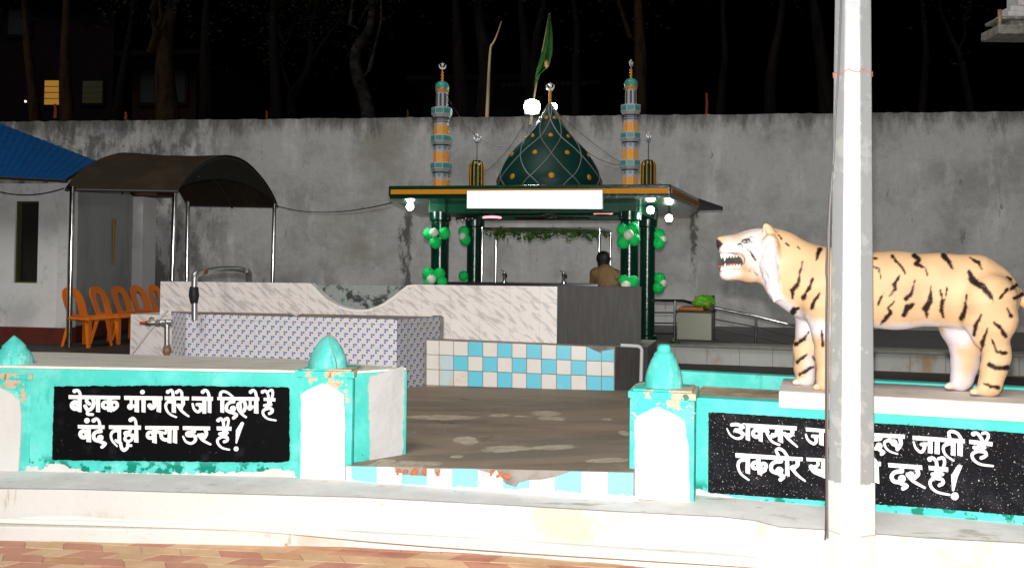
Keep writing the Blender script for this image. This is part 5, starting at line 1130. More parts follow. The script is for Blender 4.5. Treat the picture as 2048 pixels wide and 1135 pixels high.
c_ = lambda c, x, y: atY(x, y, c.y)
balloons('upper balloon cluster on the front left shrine column', [(858, 467, 11.5, f_, g), (889, 466, 12, f_ - .02, g), (871, 485, 12, f_ - .04, g), (868, 464.5, 9, f_ - .10, w_), (882, 468, 10, .15, g)], c_(cFL, 872, 474))
balloons('lower balloon cluster on the front left shrine column', [(857, 547, 12.5, f_, g), (879, 547, 12, f_ - .02, g), (884, 563, 11, f_ - .02, g), (863, 558.5, 9.5, f_ - .10, w_), (857, 565, 10, f_, g)], c_(cFL, 868, 555))
balloons('upper balloon cluster half hidden behind the rear left column', [(928, 463, 11.5, -.05, g), (931, 479, 12, -.06, g), (925, 472, 8, -.1, w_), (934, 425, 10, .05, g)], c_(cBL, 928, 471))
balloons('lower balloon cluster half hidden behind the rear left column', [(927, 551, 10, -.05, g), (934, 560, 10, .0, g)], c_(cBL, 928, 552))
balloons('upper balloon cluster of four green around one white on the front right column', [(1245, 459, 12, f_, g), (1266, 457, 12, f_ - .02, g), (1268.5, 479, 12, f_ - .02, g), (1246.5, 484, 13, f_ - .03, g), (1257, 469, 10, f_ - .12, w_)], c_(cFR, 1257, 470))
balloons('lower balloon cluster on the front right column behind the slate wall', [(1248, 560, 11, f_, g), (1267, 562, 11.5, f_ - .02, g), (1270, 580, 11, f_, g), (1252, 571, 10, f_ - .10, w_)], c_(cFR, 1258, 570))
balloons('upper balloon cluster on the right side of the rear right column', [(1318, 469, 12, -.02, g), (1318, 486, 12, -.05, g), (1326, 478, 8, -.06, w_), (1308, 462, 9, .08, g)], c_(cBR, 1316, 477))
balloons('lower balloon cluster on the right side of the rear right column', [(1319, 556, 11.5, -.02, g), (1317, 575, 12, -.05, g), (1326, 566, 8, -.06, w_), (1308, 553, 9, .08, g)], c_(cBR, 1316, 565))

# ============================================================ steel frame over the tomb, leaf garland
tf = thing('tomb_frame', 'stainless steel frame on four posts standing inside the shrine', 'frame', atz(1090, 640, ZT) * 1.0)
A1, A2 = atY(963, 600, 12.35), atY(1197.5, 600, 12.1); B1, B2 = atY(990.5, 600, 13.0), atY(1220, 600, 12.7)
zf = atY(1080, 457, 12.2).z; zr_ = zf - .0
for p, r_ in ((A1, .015), (A2, .020), (B1, .020), (B2, .014)): MB().tube([(p.x, p.y, ZT), (p.x, p.y, zf)], r_, 12).build('post', STEEL.m, tf, smooth=40)
for a, c in ((A1, A2), (B1, B2), (A1, B1), (A2, B2)):
    MB().tube([(a.x, a.y, zf), (c.x, c.y, zf - .001)], .016, 12).build('top_rail', STEEL.m, tf, smooth=40)
    MB().tube([(a.x, a.y, ZT + .62), (c.x, c.y, ZT + .62)], .014, 10).build('low_rail', STEEL.m, tf, smooth=40)
LEAF = Mat('leaf_green', (.045, .11, .015), .5); LEAF.mottle(6, .5, .7, (.16, .24, .015))
rl = random.Random(4)
for lab, a, c, n_ in (('leaf garland hanging along the front rail of the steel frame', A1, A2, 150), ('leaf garland hanging along the rear rail of the steel frame', B1, B2, 110)):
    b = MB()
    for i in range(n_):
        t_ = rl.random(); p = a.lerp(c, t_); p = Vector((p.x, p.y, zf - .02 - abs(rl.gauss(0, .045)) + .02 * math.sin(t_ * 40)))
        d_ = Vector((rl.uniform(-1, 1), rl.uniform(-1, 1), rl.uniform(-1.2, .3))).normalized(); l_ = rl.uniform(.05, .10); s_ = d_.cross(Vector((rl.uniform(-1, 1), rl.uniform(-1, 1), rl.uniform(-1, 1)))).normalized() * l_ * .32
        b.add([p, p + d_ * l_ * .4 + s_, p + d_ * l_, p + d_ * l_ * .4 - s_], [(0, 1, 2, 3)])
    b.tube([(a.x, a.y, zf - .025), (c.x, c.y, zf - .025)], .007, 5)
    tag(b.build('leaf_garland', LEAF.m), lab, 'garland', 'leaf garlands')

# ============================================================ railing, collecting box
rl_ = thing('ramp_railing', 'stainless steel railing sloping down the ramp behind the tiger head', 'railing', atY(1350, 684, 12.3))
rp = [(1305, 600.5, 12.0), (1366, 601, 12.3), (1388, 606.5, 12.4), (1512, 632, 12.2), (1592, 651, 12.0), (1668, 668, 11.9)]
MB().tube([atY(*q_) for q_ in rp], .020, 10).build('handrail', STEEL.m, rl_, smooth=40)
for d_ in (24, 45, 66):
    MB().tube([atY(x, y + d_ * (1 if x < 1400 else .88), Y) for x, y, Y in rp], .009, 8).build('bar', RODM.m, rl_, smooth=40)
for x, yt, Y, yb in ((1350, 601, 12.2, 684), (1512, 632, 12.2, 686), (1650, 664, 11.9, 700)):
    tp = atY(x, yt, Y); MB().tube([(tp.x, tp.y, .66), tp], .018, 10).build('post', STEEL.m, rl_, smooth=40)
tp = atY(1426, 590, 12.15); 
Pb = Plane(atY(1354, 640, 12.0), atY(1423, 640, 11.85))
bxm = Mat('cream_glass_panel', (.28, .275, .215), .35); bxm.mottle(4, .5, .75, (.24, .235, .19))
bz0, bz1 = ztt + .002, Pb.uz(1390, 625)[1]
bx_ = thing('collection_box', 'cream panelled box with an orange tray top beside the ramp railing', 'box', Pb.p(Pb.len / 2, bz0, -.2))
MB().plate(Pb, [(0, bz0 + .02), (Pb.len, bz0 + .02), (Pb.len, bz1), (0, bz1)], -.42, 0).build('body', bxm.m, bx_, bevel=.006)
MB().plate(Pb, [(-.012, bz1 + .001), (Pb.len + .012, bz1 + .001), (Pb.len + .012, bz1 + .028), (-.012, bz1 + .028)], -.43, .012).build('lid', Mat('dark_brown_lid', (.035, .025, .02), .6).m, bx_, bevel=.004)
MB().plate(Pb, [(0, bz1 + .029), (Pb.len * .78, bz1 + .029), (Pb.len * .74, bz1 + .07), (.03, bz1 + .075)], -.36, 0.005).build('orange_tray', Mat('orange_tray', (.45, .12, .02), .6).mottle(14, .5, .7, (.30, .07, .01)).m, bx_, bevel=.01)
MB().tube([(tp.x, tp.y, ztt), tp], .024, 8).build('corner_post', Mat('dark_post', (.05, .05, .045), .5).m, bx_)
gbm = Mat('green_plastic_bag', (.10, .36, .02), .35); gbm.mottle(9, .5, .62, (.40, .32, .05))
bgp = Pb.p(Pb.len * .73, bz1 + .145, -.12); b = MB(); b.ball(bgp, (.145, .11, .10), 28, 16)
b.v = [(v[0] + .035 * nz(v[0] * 14, v[1] * 14, v[2] * 14), v[1] + .03 * nz(v[1] * 15 + 5, v[0] * 13, v[2] * 15), max(bz1 + .031, v[2] + .045 * nz(v[0] * 17, v[2] * 14, 3))) for v in b.v]
tag(b.build('plastic_bag', gbm.m, smooth=40), 'crumpled green plastic bag lying on the cream box', 'bag')
lf = MB(); q_ = atY(1345, 684, 11.7)
for i in range(14):
    d_ = Vector((rl.uniform(-1, 1), rl.uniform(-.6, .6), rl.uniform(0, .35))).normalized() * rl.uniform(.05, .09); p = Vector((q_.x + rl.uniform(-.03, .08), q_.y - .1 + rl.uniform(-.04, .04), ztt + .006)); s_ = Vector((-d_.y, d_.x, .02)) * .3
    lf.add([p, p + d_ * .5 + s_, p + d_, p + d_ * .5 - s_], [(0, 1, 2, 3)])
tag(lf.build('fallen_leaves', LEAF.m), 'small heap of fresh green leaves on the terrace edge beside the cream box', 'leaves')

# ============================================================ kneeling person seen from behind
PC = atY(1218, 600, 11.75); pr = thing('person', 'person kneeling in the shrine with back turned, tan shirt and black hair, head bowed', 'person', (PC.x, PC.y, ZT))
cw = atY(1211, 600, 11.75)
def P3(px, py, dy): return tuple(atY(px, py, PC.y + dy))
def body(k, parts):
    lo = (PC.x - .42, PC.y - .55, ZT - .02); hi = (PC.x + .42, PC.y + .75, ZT + 1.35)
    S = SDF(lo, hi, .011)
    for a in parts: S.cone(*a, k=k)
    return S
hx = PC.x
hipL, hipR = (hx - .085, PC.y + .02, ZT + .43), (hx + .095, PC.y + .02, ZT + .43)
sp0, sp1, sp2 = (hx + .005, PC.y + .02, ZT + .48), P3(1214, 572, .05), P3(1211, 551, .12)
shL, shR = P3(1192, 547, .12), P3(1231, 551, .10); nk, hd = P3(1208, 534, .16), P3(1206.5, 518, .20)
legs = [(hipL, (hx - .11, PC.y + .38, ZT + .13), .085, .06), (hipR, (hx + .12, PC.y + .38, ZT + .13), .085, .06), ((hx - .11, PC.y + .38, ZT + .07), (hx - .09, PC.y - .02, ZT + .055), .058, .04), ((hx + .12, PC.y + .38, ZT + .07), (hx + .10, PC.y - .02, ZT + .055), .058, .04),
        ((hx - .09, PC.y - .02, ZT + .05), (hx - .085, PC.y - .17, ZT + .03), .036, .024), ((hx + .10, PC.y - .02, ZT + .05), (hx + .095, PC.y - .17, ZT + .03), .036, .024)]
tors = [(sp0, sp1, .135, .135), (sp1, sp2, .140, .135), (sp2, shL, .10, .068), (sp2, shR, .10, .070)]
elL, elR = P3(1186, 574, .22), P3(1242, 578, .18)
arms = [(shL, elL, .058, .046), (shR, elR, .060, .047)]
hnL, hnR = (hx - .08, PC.y + .50, ZT + .62), (hx + .09, PC.y + .50, ZT + .62)
fore = [(elL, hnL, .043, .030), (elR, hnR, .043, .030)]
hands = []
for h_, s_ in ((hnL, 1), (hnR, -1)):
    hands.append((h_, (h_[0] + .02 * s_, h_[1] + .07, h_[2] + .01), .032, .030))
    for f in range(4): hands.append(((h_[0] + (.03 - .018 * f) * s_, h_[1] + .08, h_[2] + .01), (h_[0] + (.035 - .016 * f) * s_, h_[1] + .145 - .008 * abs(f - 1), h_[2] + .02), .010, .008))
    hands.append(((h_[0] + .03 * s_, h_[1] + .03, h_[2] + .02), (h_[0] + .055 * s_, h_[1] + .075, h_[2] + .035), .012, .009))
hdv = Vector(hd)
headp = [(sp2, nk, .065, .055), (nk, tuple(hdv + Vector((0, .02, -.03))), .055, .062), (tuple(hdv + Vector((0, -.005, .015))), tuple(hdv + Vector((0, .02, .0))), .083, .082), (tuple(hdv + Vector((0, .06, -.04))), tuple(hdv + Vector((0, .075, -.075))), .05, .036),
         (tuple(hdv + Vector((0, .10, -.015))), tuple(hdv + Vector((0, .118, -.045))), .010, .014), (tuple(hdv + Vector((-.080, .03, -.025))), tuple(hdv + Vector((-.082, .03, .0))), .009, .012), (tuple(hdv + Vector((.080, .03, -.025))), tuple(hdv + Vector((.082, .03, .0))), .009, .012)]
SKIN = Mat('brown_skin', (.16, .075, .045), .55)
S = body(.03, legs + tors + arms + fore); 
for a in headp + hands: S.cone(*a, k=.016)
V_, Q2 = S.mesh(); vol_obj('body', relax(V_, Q2, 2), Q2, SKIN.m, pr)
SHIRT = Mat('tan_shirt', (.24, .145, .065), .85); SHIRT.mottle(5, .45, .7, (.20, .12, .05)).bump(SHIRT.noise(9, 4, .5, SHIRT.coord((1, 1, 1.6)), 1.2), .9, .03)
S = body(.035, [(a, b_, ra + .013, rb + .013) for a, b_, ra, rb in tors + arms] + [((sp0[0], sp0[1], sp0[2] - .04), sp0, .155, .15), (elL, tuple(Vector(elL).lerp(Vector(hnL), .55)), .055, .047), (elR, tuple(Vector(elR).lerp(Vector(hnR), .55)), .055, .047), (sp2, tuple(Vector(sp2).lerp(Vector(nk), .72)), .08, .066)])
V_, Q2 = S.mesh(); vol_obj('shirt', relax(V_, Q2, 2), Q2, SHIRT.m, pr)
S = body(.03, [(a, b_, ra + .013, rb + .012) for a, b_, ra, rb in legs[:4]]); V_, Q2 = S.mesh(); vol_obj('trousers', relax(V_, Q2, 2), Q2, Mat('dark_trousers', (.03, .028, .03), .9).m, pr)
S = body(.02, [(tuple(hdv + Vector((0, -.012, .02))), tuple(hdv + Vector((0, .012, .022))), .093, .088), (tuple(hdv + Vector((0, -.012, -.01))), tuple(hdv + Vector((0, -.026, -.075))), .088, .066)]); V_, Q2 = S.mesh()
HAIR = Mat('black_hair', (.008, .007, .006), .6); HAIR.bump(HAIR.noise(70, 4, .6, HAIR.coord((1, 1, .3))), .6, .01); vol_obj('hair', relax(V_, Q2, 1), Q2, HAIR.m, pr)

# ============================================================ green flag
FLG = Mat('green_flag_cloth', (.020, .066, .014), .9, spec=.05); FLG.b.inputs['Emission Strength'].default_value = 0
Yf = 12.6; fg = thing('flag', 'drooping green flag on a slanted pole above the dome', 'flag', atY(1062, 240, Yf))
MB().tube([atY(1058, 250, Yf), atY(1072, 170, Yf), atY(1099, 27, Yf)], [.016, .014, .010], 8).build('flag_pole', Mat('bamboo_pole', (.16, .12, .06), .7).m, fg, smooth=40)
rowsF = [(27, 1098, 1101), (45, 1095, 1102), (62, 1092, 1104), (80, 1089, 1105.5), (98, 1085, 1105.5), (112, 1081, 1104), (126, 1077, 1101), (138, 1073, 1097), (150, 1071, 1081), (162, 1069, 1077), (173, 1068, 1073)]
NX = 12; vs = []
for i, (y, xa, xb) in enumerate(rowsF):
    for j in range(NX + 1):
        t_ = j / NX; p = atY(xa + (xb - xa) * t_, y + 3 * math.sin(t_ * 5), Yf - .03 + .045 * math.sin(t_ * 9 + i * .5) * (.3 + .1 * i)); vs.append(p)
fs = [(i * (NX + 1) + j, i * (NX + 1) + j + 1, (i + 1) * (NX + 1) + j + 1, (i + 1) * (NX + 1) + j) for i in range(len(rowsF) - 1) for j in range(NX)]
MB().add(vs + [v + Vector((0, .004, 0)) for v in vs], fs + [tuple(k + len(vs) for k in f[::-1]) for f in fs]).build('cloth', FLG.m, fg, smooth=60)
MB().ball(atY(1093, 128, Yf - .08), (.035, .02, .055), 12, 8).build('tassel', Mat('brown_tassel', (.22, .11, .03), .8).m, fg, smooth=60)
# ============================================================ tiger statue
PTg = Plane(atz(1625, 773, .93), atz(1948, 786, .93)); nT = PTg.n
def T3(x, y, t=0.0): return PTg.p(*PTg.uz(x, y, t), t)
tg = thing('tiger_statue', 'painted tiger statue with open roaring mouth standing on the cement slab behind the pole', 'statue', PTg.p(PTg.len / 2, .93))
S = SDF((1.20, 4.70, .915), (3.35, 6.15, 1.99), .0072)
def cap(a, b, k=.03, f=1.0, mode='+', ta=0.0, tb=None):
    """a,b = (x,y,radius) in photo pixels, t = sideways offset in metres, f = sideways flattening"""
    tb = ta if tb is None else tb
    A_, B_ = T3(a[0], a[1], ta), T3(b[0], b[1], tb); sc = A_.y / F
    S.cone(A_, B_, a[2] * sc, b[2] * sc, k=k, mode=mode, axis=(tuple(nT), f) if f != 1 else None)
# trunk
cap((1640, 570, 74), (1700, 578, 75), f=1.38); cap((1700, 578, 75), (1790, 580, 75), f=1.32); cap((1790, 580, 75), (1880, 579, 70), f=1.36, k=.04)
cap((1880, 579, 69), (1945, 586, 74), f=1.36, k=.04); cap((1945, 586, 74), (1972, 594, 61), f=1.3, k=.04)
# neck and chest
cap((1640, 565, 70), (1590, 545, 60), f=1.35, k=.05); cap((1590, 545, 60), (1558, 517, 57), f=1.30, k=.05); cap((1600, 590, 38), (1572, 575, 34), f=1.2, k=.05)
# head
cap((1534, 505, 48), (1510, 502, 45), f=1.05, k=.04); cap((1538, 478, 20), (1518, 480, 19), f=.85, k=.03); cap((1508, 500, 40), (1488, 496, 30), f=1.05, k=.03); cap((1492, 490, 22), (1455, 490, 18.5), f=.92, k=.03)
cap((1488, 481, 11), (1446, 481, 9), f=.9, k=.02); cap((1470, 497, 13), (1449, 499, 11.5), f=.80, k=.02); 
cap((1520, 530, 38), (1502, 536, 29), f=1.05, k=.03); cap((1505, 541, 20), (1455, 547.5, 12), f=.95, k=.02)
cap((1454, 547, 12), (1449, 548, 10), f=.8, k=.02)
for t in (-.075, .075): cap((1502, 522, 20), (1494, 516, 15), k=.02, ta=t * .8)
# eye hollows and brows, nose, ears, ruff
for s_ in (-1, 1):
    cap((1494, 481, 7), (1489, 483, 5), k=.012, ta=.088 * s_, tb=.080 * s_, mode='-')
    cap((1508, 473, 7), (1494, 474, 6), k=.02, ta=.070 * s_)
    cap((1536, 464, 10), (1532, 453, 7), k=.012, ta=.098 * s_)
    cap((1541, 468, 11), (1539, 458, 7), k=.02, ta=.088 * s_)
    cap((1529, 468, 5), (1528, 458, 3.5), k=.008, ta=.118 * s_, mode='-')
    for i in range(10):
        y_ = 482 + i * 11; x_ = 1541 + 3 * math.sin(i * 1.3) + (0 if i < 6 else (i - 6) * 3)
        cap((x_, y_, 14), (x_ + 5, y_ + 13, 8), k=.012, ta=(.134 + .008 * (i % 2) - .012 * max(0, i - 5)) * s_)
        if i < 7: cap((x_ - 9, y_ + 4, 10), (x_ - 4, y_ + 17, 6), k=.012, ta=(.124 - .012 * max(0, i - 5)) * s_)
        cap((x_ + 8, y_ + 1, 8), (x_ + 14, y_ + 16, 4), k=.008, ta=(.134 - .012 * max(0, i - 5)) * s_); cap((x_ - 2, y_ + 6, 5), (x_ + 1, y_ + 22, 2.5), k=.004, ta=(.157 + .006 * (i % 2) - .014 * max(0, i - 5)) * s_)
cap((1441, 481, 8.5), (1440, 490, 7), k=.01, ta=.012); cap((1441, 481, 8.5), (1440, 490, 7), k=.01, ta=-.012)
# mouth
cap((1428, 523, 12), (1456, 521, 11.0), k=.008, f=.55, mode='-'); cap((1456, 521, 11.0), (1480, 519.5, 9.5), k=.008, f=.62, mode='-')
for s_ in (-1, 1): cap((1440, 522, 11), (1482, 519.5, 9), k=.008, ta=.045 * s_, tb=.066 * s_, mode='-')
# legs
def leg(t, *segs, k=.03):
    for a, b in zip(segs, segs[1:]): cap(a, b, k=k, ta=t, f=1.0)
def paw(t, x, y, n=4, r=7.5, L=17):
    A_ = T3(x, y, t)
    for i in range(n):
        tt = t + (i - (n - 1) / 2) * .032
        c = T3(x - L, y + 3, tt); S.cone(T3(x, y, t), c, .036, .019, k=.012)
        S.cone(c, tuple(Vector(c) - PTg.u * .014 + Vector((0, 0, -.004))), .019, .016, k=.006)
leg(.095, (1648, 610, 46), (1653, 665, 27), (1652, 712, 20), (1653, 755, 18), (1653, 768, 18)); paw(.095, 1652, 770)
leg(-.10, (1626, 615, 40), (1619, 660, 25), (1611, 697, 22.5), (1609, 735, 19), (1611, 757, 19)); paw(-.10, 1609, 760, L=15)
leg(-.10, (1940, 610, 58), (1926, 652, 43), (1931, 690, 29), (1930, 725, 24.5), (1924, 757, 22)); paw(-.10, 1921, 768, L=22)
leg(.105, (1975, 600, 55), (1985, 640, 44), (1986, 675, 27.5), (1992, 705, 23.5), (1988, 735, 23), (1980, 770, 22.5)); cap((1996, 700, 22), (2001, 715, 19), ta=.105, k=.025); paw(.105, 1974, 779, L=24)
cap((1950, 640, 24), (1962, 676, 16), ta=.115, k=.035)
# tail
tl = [(2000, 545, 9), (2016, 563, 8.8), (2032, 583, 8.8), (2048, 603, 8.6), (2068, 628, 8.4), (2090, 650, 8.2), (2112, 655, 8), (2130, 640, 7.5), (2140, 615, 7)]
for i, (a, b) in enumerate(zip(tl, tl[1:])): cap(a, b, k=.02, ta=-.01 * i)
V_, Q2 = S.mesh(); V_[:, 2] = np.maximum(V_[:, 2], .9305); V_ = relax(V_, Q2, 2, .4)
# ---- paint: layers of brush strokes, found on the surface
rel = V_ - np.array(EYE); M3 = np.array(RCI); qv = rel @ M3.T
PX, PY = CX + F * qv[:, 0] / -qv[:, 2], CY - F * qv[:, 1] / -qv[:, 2]
tt = (V_ - np.array(PTg.o)) @ np.array(nT)
NZ = np.array([nz(x * .11, y * .11) + .6 * nz(x * .33, y * .33, 4) for x, y in zip(PX, PY)])
NZ2 = np.array([nz(x * .02, y * .025, 8) for x, y in zip(PX, PY)])
C_ = np.tile(np.array([.60, .405, .235]), (len(V_), 1))
def lay(col, items, soft=2.0, wob=1.5, mask=None, amt=1.0):
    D = sd_strokes(PX, PY, items) + NZ * wob
    a = np.clip(.5 - D / soft / 2, 0, 1) * amt
    if mask is not None: a = a * mask
    C_[:] = C_ * (1 - a[:, None]) + np.array(col) * a[:, None]
C_ *= (1 + .18 * NZ2)[:, None]
OR = (.62, .33, .13)
lay(OR, [('s', [(1560, 470), (1600, 500), (1700, 512), (1800, 522), (1930, 520), (1990, 550), (2015, 610)], [10, 22, 26, 24, 26, 26, 20])], 22, 6, amt=.42)
lay(OR, [('s', [(1575, 560), (1610, 600)], [30, 40]), ('s', [(1660, 600), (1760, 610), (1860, 615), (1930, 640)], [16, 22, 20, 16])], 20, 8, amt=.30)
lay(OR, [('s', [(1985, 640), (1990, 700), (1985, 770)], [24, 18, 20])], 14, 6, amt=.3)
Wt = (.64, .61, .64)
z2 = lambda P: [(1560 + x / 3.547, 480 + y / 3.547) for x, y in P]
zh = lambda P: [(1420 + x / 6.304, 440 + y / 6.304) for x, y in P]
lay(Wt, [('s', [(1500, 662), (1640, 655), (1700, 668), (1780, 672), (1850, 668), (1925, 672)], [40, 30, 42, 46, 46, 40])], 8, 3)
lay(Wt, [('s', [(1545, 590), (1575, 618), (1605, 640)], [22, 26, 26])], 8, 2)
lay(Wt, [('s', [(1537, 485), (1541, 520), (1540, 560), (1552, 590)], [24, 36, 36, 24])], 4, 4)
lay(Wt, [('s', [(1508, 470), (1518, 500), (1518, 540)], [20, 34, 26])], 14, 4, amt=.8)
lay(Wt, [('s', [(1442, 497), (1478, 497)], 20)], 6, 1); lay(Wt, [('s', [(1440, 541), (1452, 548), (1475, 545)], [20, 24, 14])], 8, 1); lay(Wt, [('s', [(1490, 466), (1522, 462)], 12)], 9, 2, amt=.7)
lay(Wt, [('s', [(1462, 480), (1490, 492), (1500, 515)], [12, 26, 24])], 12, 3, amt=.65)
for i_ in range(26):
    yy_ = 480 + i_ * 4.3; xx_ = 1530 + (i_ * 7) % 24; lay((.42, .41, .45), [('s', [(xx_, yy_), (xx_ + 3, yy_ + 9), (xx_ + 4, yy_ + 17)], [.5, 1.3, .4])], .8, .3, amt=.7)
far = np.clip((-.02 - tt) / .03, 0, 1)
lay((.64, .57, .60), [('p', z2([(1130, 600), (1345, 600), (1430, 800), (1400, 1000), (1400, 1090), (1140, 1090)]))], 3, 1, far)
lay((.62, .38, .04), [('s', z2([(1150, 630), (1240, 635), (1340, 640)]), 10)], 8, 2, far)
lay(Wt, [('s', z2([(250, 590), (240, 680), (205, 800), (215, 960)]), [34, 28, 22, 22])], 6, 2, far)
lay((.6, .52, .50), [('s', z2([(90, 1010), (240, 1010)]), 12)], 6, 1); lay((.62, .53, .45), [('s', z2([(1340, 1105), (1420, 1100)]), 10)], 6, 1)
DK, BR = (.012, .008, .008), (.14, .035, .012)
body_st = [([(160, 155), (140, 240), (132, 300)], [8, 12, 16]), ([(132, 290), (120, 325), (85, 355), (92, 410)], [20, 30, 28, 14]), ([(235, 270), (205, 340), (165, 410)], [10, 20, 28]), ([(280, 380), (245, 430), (225, 480)], [12, 24, 26]), ([(280, 65), (268, 110), (255, 150)], [34, 20, 8]),
    ([(650, 130), (690, 130)], 8), ([(650, 185), (700, 200), (715, 270)], [8, 10, 6]), ([(795, 112), (825, 150), (865, 190), (885, 235)], [18, 14, 18, 12]), ([(850, 250), (812, 315), (818, 345), (775, 395)], [8, 26, 22, 8]), ([(735, 375), (705, 430), (695, 460)], [6, 14, 8]),
    ([(955, 108), (988, 140), (965, 168), (1030, 195), (1045, 250)], [34, 24, 30, 14, 8]), ([(955, 285), (932, 380), (895, 415)], [6, 20, 30]), ([(948, 455), (902, 480), (880, 530)], [18, 42, 26]), ([(810, 435), (770, 480), (785, 520), (755, 550), (712, 600)], [8, 16, 22, 30, 5]), ([(1070, 330), (1065, 430), (1030, 490), (1045, 545)], [6, 36, 42, 10]),
    ([(1140, 350), (1152, 440), (1147, 490), (1157, 545)], [8, 22, 28, 12]), ([(1185, 340), (1172, 420)], 8), ([(1160, 108), (1195, 150), (1225, 205)], [38, 28, 8]), ([(1350, 125), (1410, 160), (1430, 205)], [10, 22, 8]), ([(1340, 225), (1370, 290), (1440, 330), (1490, 390), (1515, 430)], [26, 46, 40, 32, 10]),
    ([(1325, 385), (1312, 490), (1285, 560)], [6, 26, 34]), ([(1430, 525), (1388, 610), (1375, 670)], [6, 28, 18]), ([(1475, 620), (1437, 720), (1430, 780)], [6, 30, 10]), ([(1560, 410), (1590, 375), (1612, 350)], [16, 18, 24]), ([(1610, 480), (1640, 540)], [8, 20]), ([(1520, 580), (1570, 630), (1600, 680)], [10, 28, 24]),
    ([(1500, 700), (1540, 790), (1600, 800)], [4, 20, 24]), ([(1485, 878), (1530, 905), (1615, 905)], [30, 26, 34]), ([(1450, 1015), (1500, 1035), (1550, 1045)], [10, 26, 22]), ([(205, 650), (172, 700), (108, 738)], [8, 22, 26]), ([(190, 810), (125, 860)], [10, 28]), ([(240, 900), (200, 915), (140, 955)], [8, 24, 22]), ([(235, 825), (245, 850)], 10),
    ([(296, 640), (302, 745)], [8, 24]), ([(100, 490), (88, 520)], 36), ([(1612, 262), (1640, 280)], 18), ([(1640, 345), (1680, 318)], 24), ([(1668, 410), (1735, 378)], 26), ([(600, 120), (560, 200), (575, 300)], [16, 22, 8]), ([(480, 140), (450, 260)], [20, 10]), ([(540, 400), (520, 500)], [10, 24]), ([(420, 380), (400, 480)], [10, 24])]
for P, wd in body_st:
    w2 = [x / 3.547 for x in wd] if isinstance(wd, list) else wd / 3.547
    w2b = [x * 1.25 + .8 for x in w2] if isinstance(w2, list) else w2 * 1.25 + .8
    lay(BR, [('s', z2(P), w2b)], 1.6, 2.6, amt=.55); lay(DK, [('s', z2(P), w2)], 1.0, 2.2)
head_st = [([(870, 195), (902, 235)], 26), ([(958, 290), (990, 320)], 24), ([(1108, 338), (1135, 360)], 20), ([(470, 365), (492, 380)], 15), ([(505, 395), (545, 460), (575, 500)], [18, 30, 24]), ([(340, 308), (388, 300)], [8, 20]), ([(405, 315), (412, 350)], 14), ([(1110, 1110), (1060, 1120)], 40)]
for P, wd in head_st: lay(DK, [('s', zh(P), [x / 6.304 for x in wd] if isinstance(wd, list) else wd / 6.304)], .9, 1.2)
lay((.16, .11, .09), [('s', zh([(500, 640)]), 3.5), ('s', zh([(560, 655), (600, 692)]), 2.4), ('s', zh([(565, 340), (580, 350)]), 2)], 1.4, 1, amt=.7)
lay((.42, .41, .42), [('s', zh([(430, 265), (500, 268)]), [6, 9])], 1.2, 0); lay(DK, [('s', zh([(385, 268), (430, 246), (492, 238), (500, 262), (535, 284)]), [1.2, 2.6, 2.6, 1.6, 1.0]), ('s', zh([(395, 270), (440, 288), (480, 282)]), [1.2, 1.8, 1.0]), ('s', zh([(458, 262)]), 4.2)], .7, .1)
lay((.10, .10, .11), [('s', zh([(470, 222), (520, 208), (570, 226)]), [.8, 1.6, .6])], .8, .2)
nose = np.clip((1446.5 - PX) / 2, 0, 1) * np.clip((PY - 477) / 2, 0, 1) * np.clip((503 - PY) / 2, 0, 1)
lay((.035, .022, .026), [('p', zh([(60, 225), (120, 250), (168, 300), (125, 350), (105, 410), (50, 420)]))], 1.2, .4)
lay((.02, .016, .016), [('s', zh([(105, 442), (200, 426), (300, 414), (400, 428), (438, 485), (432, 540), (330, 602), (250, 612), (120, 618)]), [1.4, 1.7, 1.6, 1.8, 2.2, 1.8, 1.6, 1.7, 1.5])], .9, .1)
inm = np.clip((.063 - np.abs(tt)) / .006, 0, 1)
lay((.05, .008, .008), [('p', zh([(110, 470), (300, 455), (425, 470), (425, 540), (300, 580), (100, 590)]))], .8, 0, inm)
TGM = Mat('glossy_statue_paint', (.4, .24, .12), .6, spec=.22); TGM.attr(); TGM.mottle(9, .62, .75, (.42, .33, .24), 9, amt=.35); TGM.mottle(24, .66, .74, (.30, .24, .18), 6, amt=.35); TGM.bump(TGM.noise(22, 9, .7), .5, .010)
vol_obj('body', V_, Q2, TGM.m, tg, C_)
TOOTH = Mat('tooth_white', (.7, .68, .65), .35); TONG = Mat('tongue_pink', (.30, .10, .07), .4)
for s_ in (-1, 1):
    for i in range(7):
        b = MB(); b2 = MB()
        f_ = i / 6; x_ = 1444 + 36 * f_; t_ = (.030 + .030 * f_) * s_
        L_ = 11 if i == 1 else 6.2 - 2 * f_; y0 = 511 - .5 * f_
        a_ = T3(x_, y0 - 4, t_); e_ = T3(x_ - 1, y0 + L_, t_ * .95); b.tube([a_, a_.lerp(e_, .5), e_], [.012, .0105, .002], 8)
        y1 = 536.5 - 6 * f_; L_ = 9.5 if i == 1 else 5.2 - 1.5 * f_
        a_ = T3(x_, y1 + 4, t_ * .95); e_ = T3(x_ + .5, y1 - L_, t_ * .93); b2.tube([a_, a_.lerp(e_, .5), e_], [.0115, .010, .002], 8)
        b.build('upper_tooth', TOOTH.m, tg, smooth=60); b2.build('lower_tooth', TOOTH.m, tg, smooth=60)
MB().ball(T3(1462, 530, 0), (.085, .042, .016), 20, 10, Matrix.Rotation(-TH, 3, 'Z') @ Matrix.Rotation(R(-8), 3, 'Y')).build('tongue', TONG.m, tg, smooth=80)

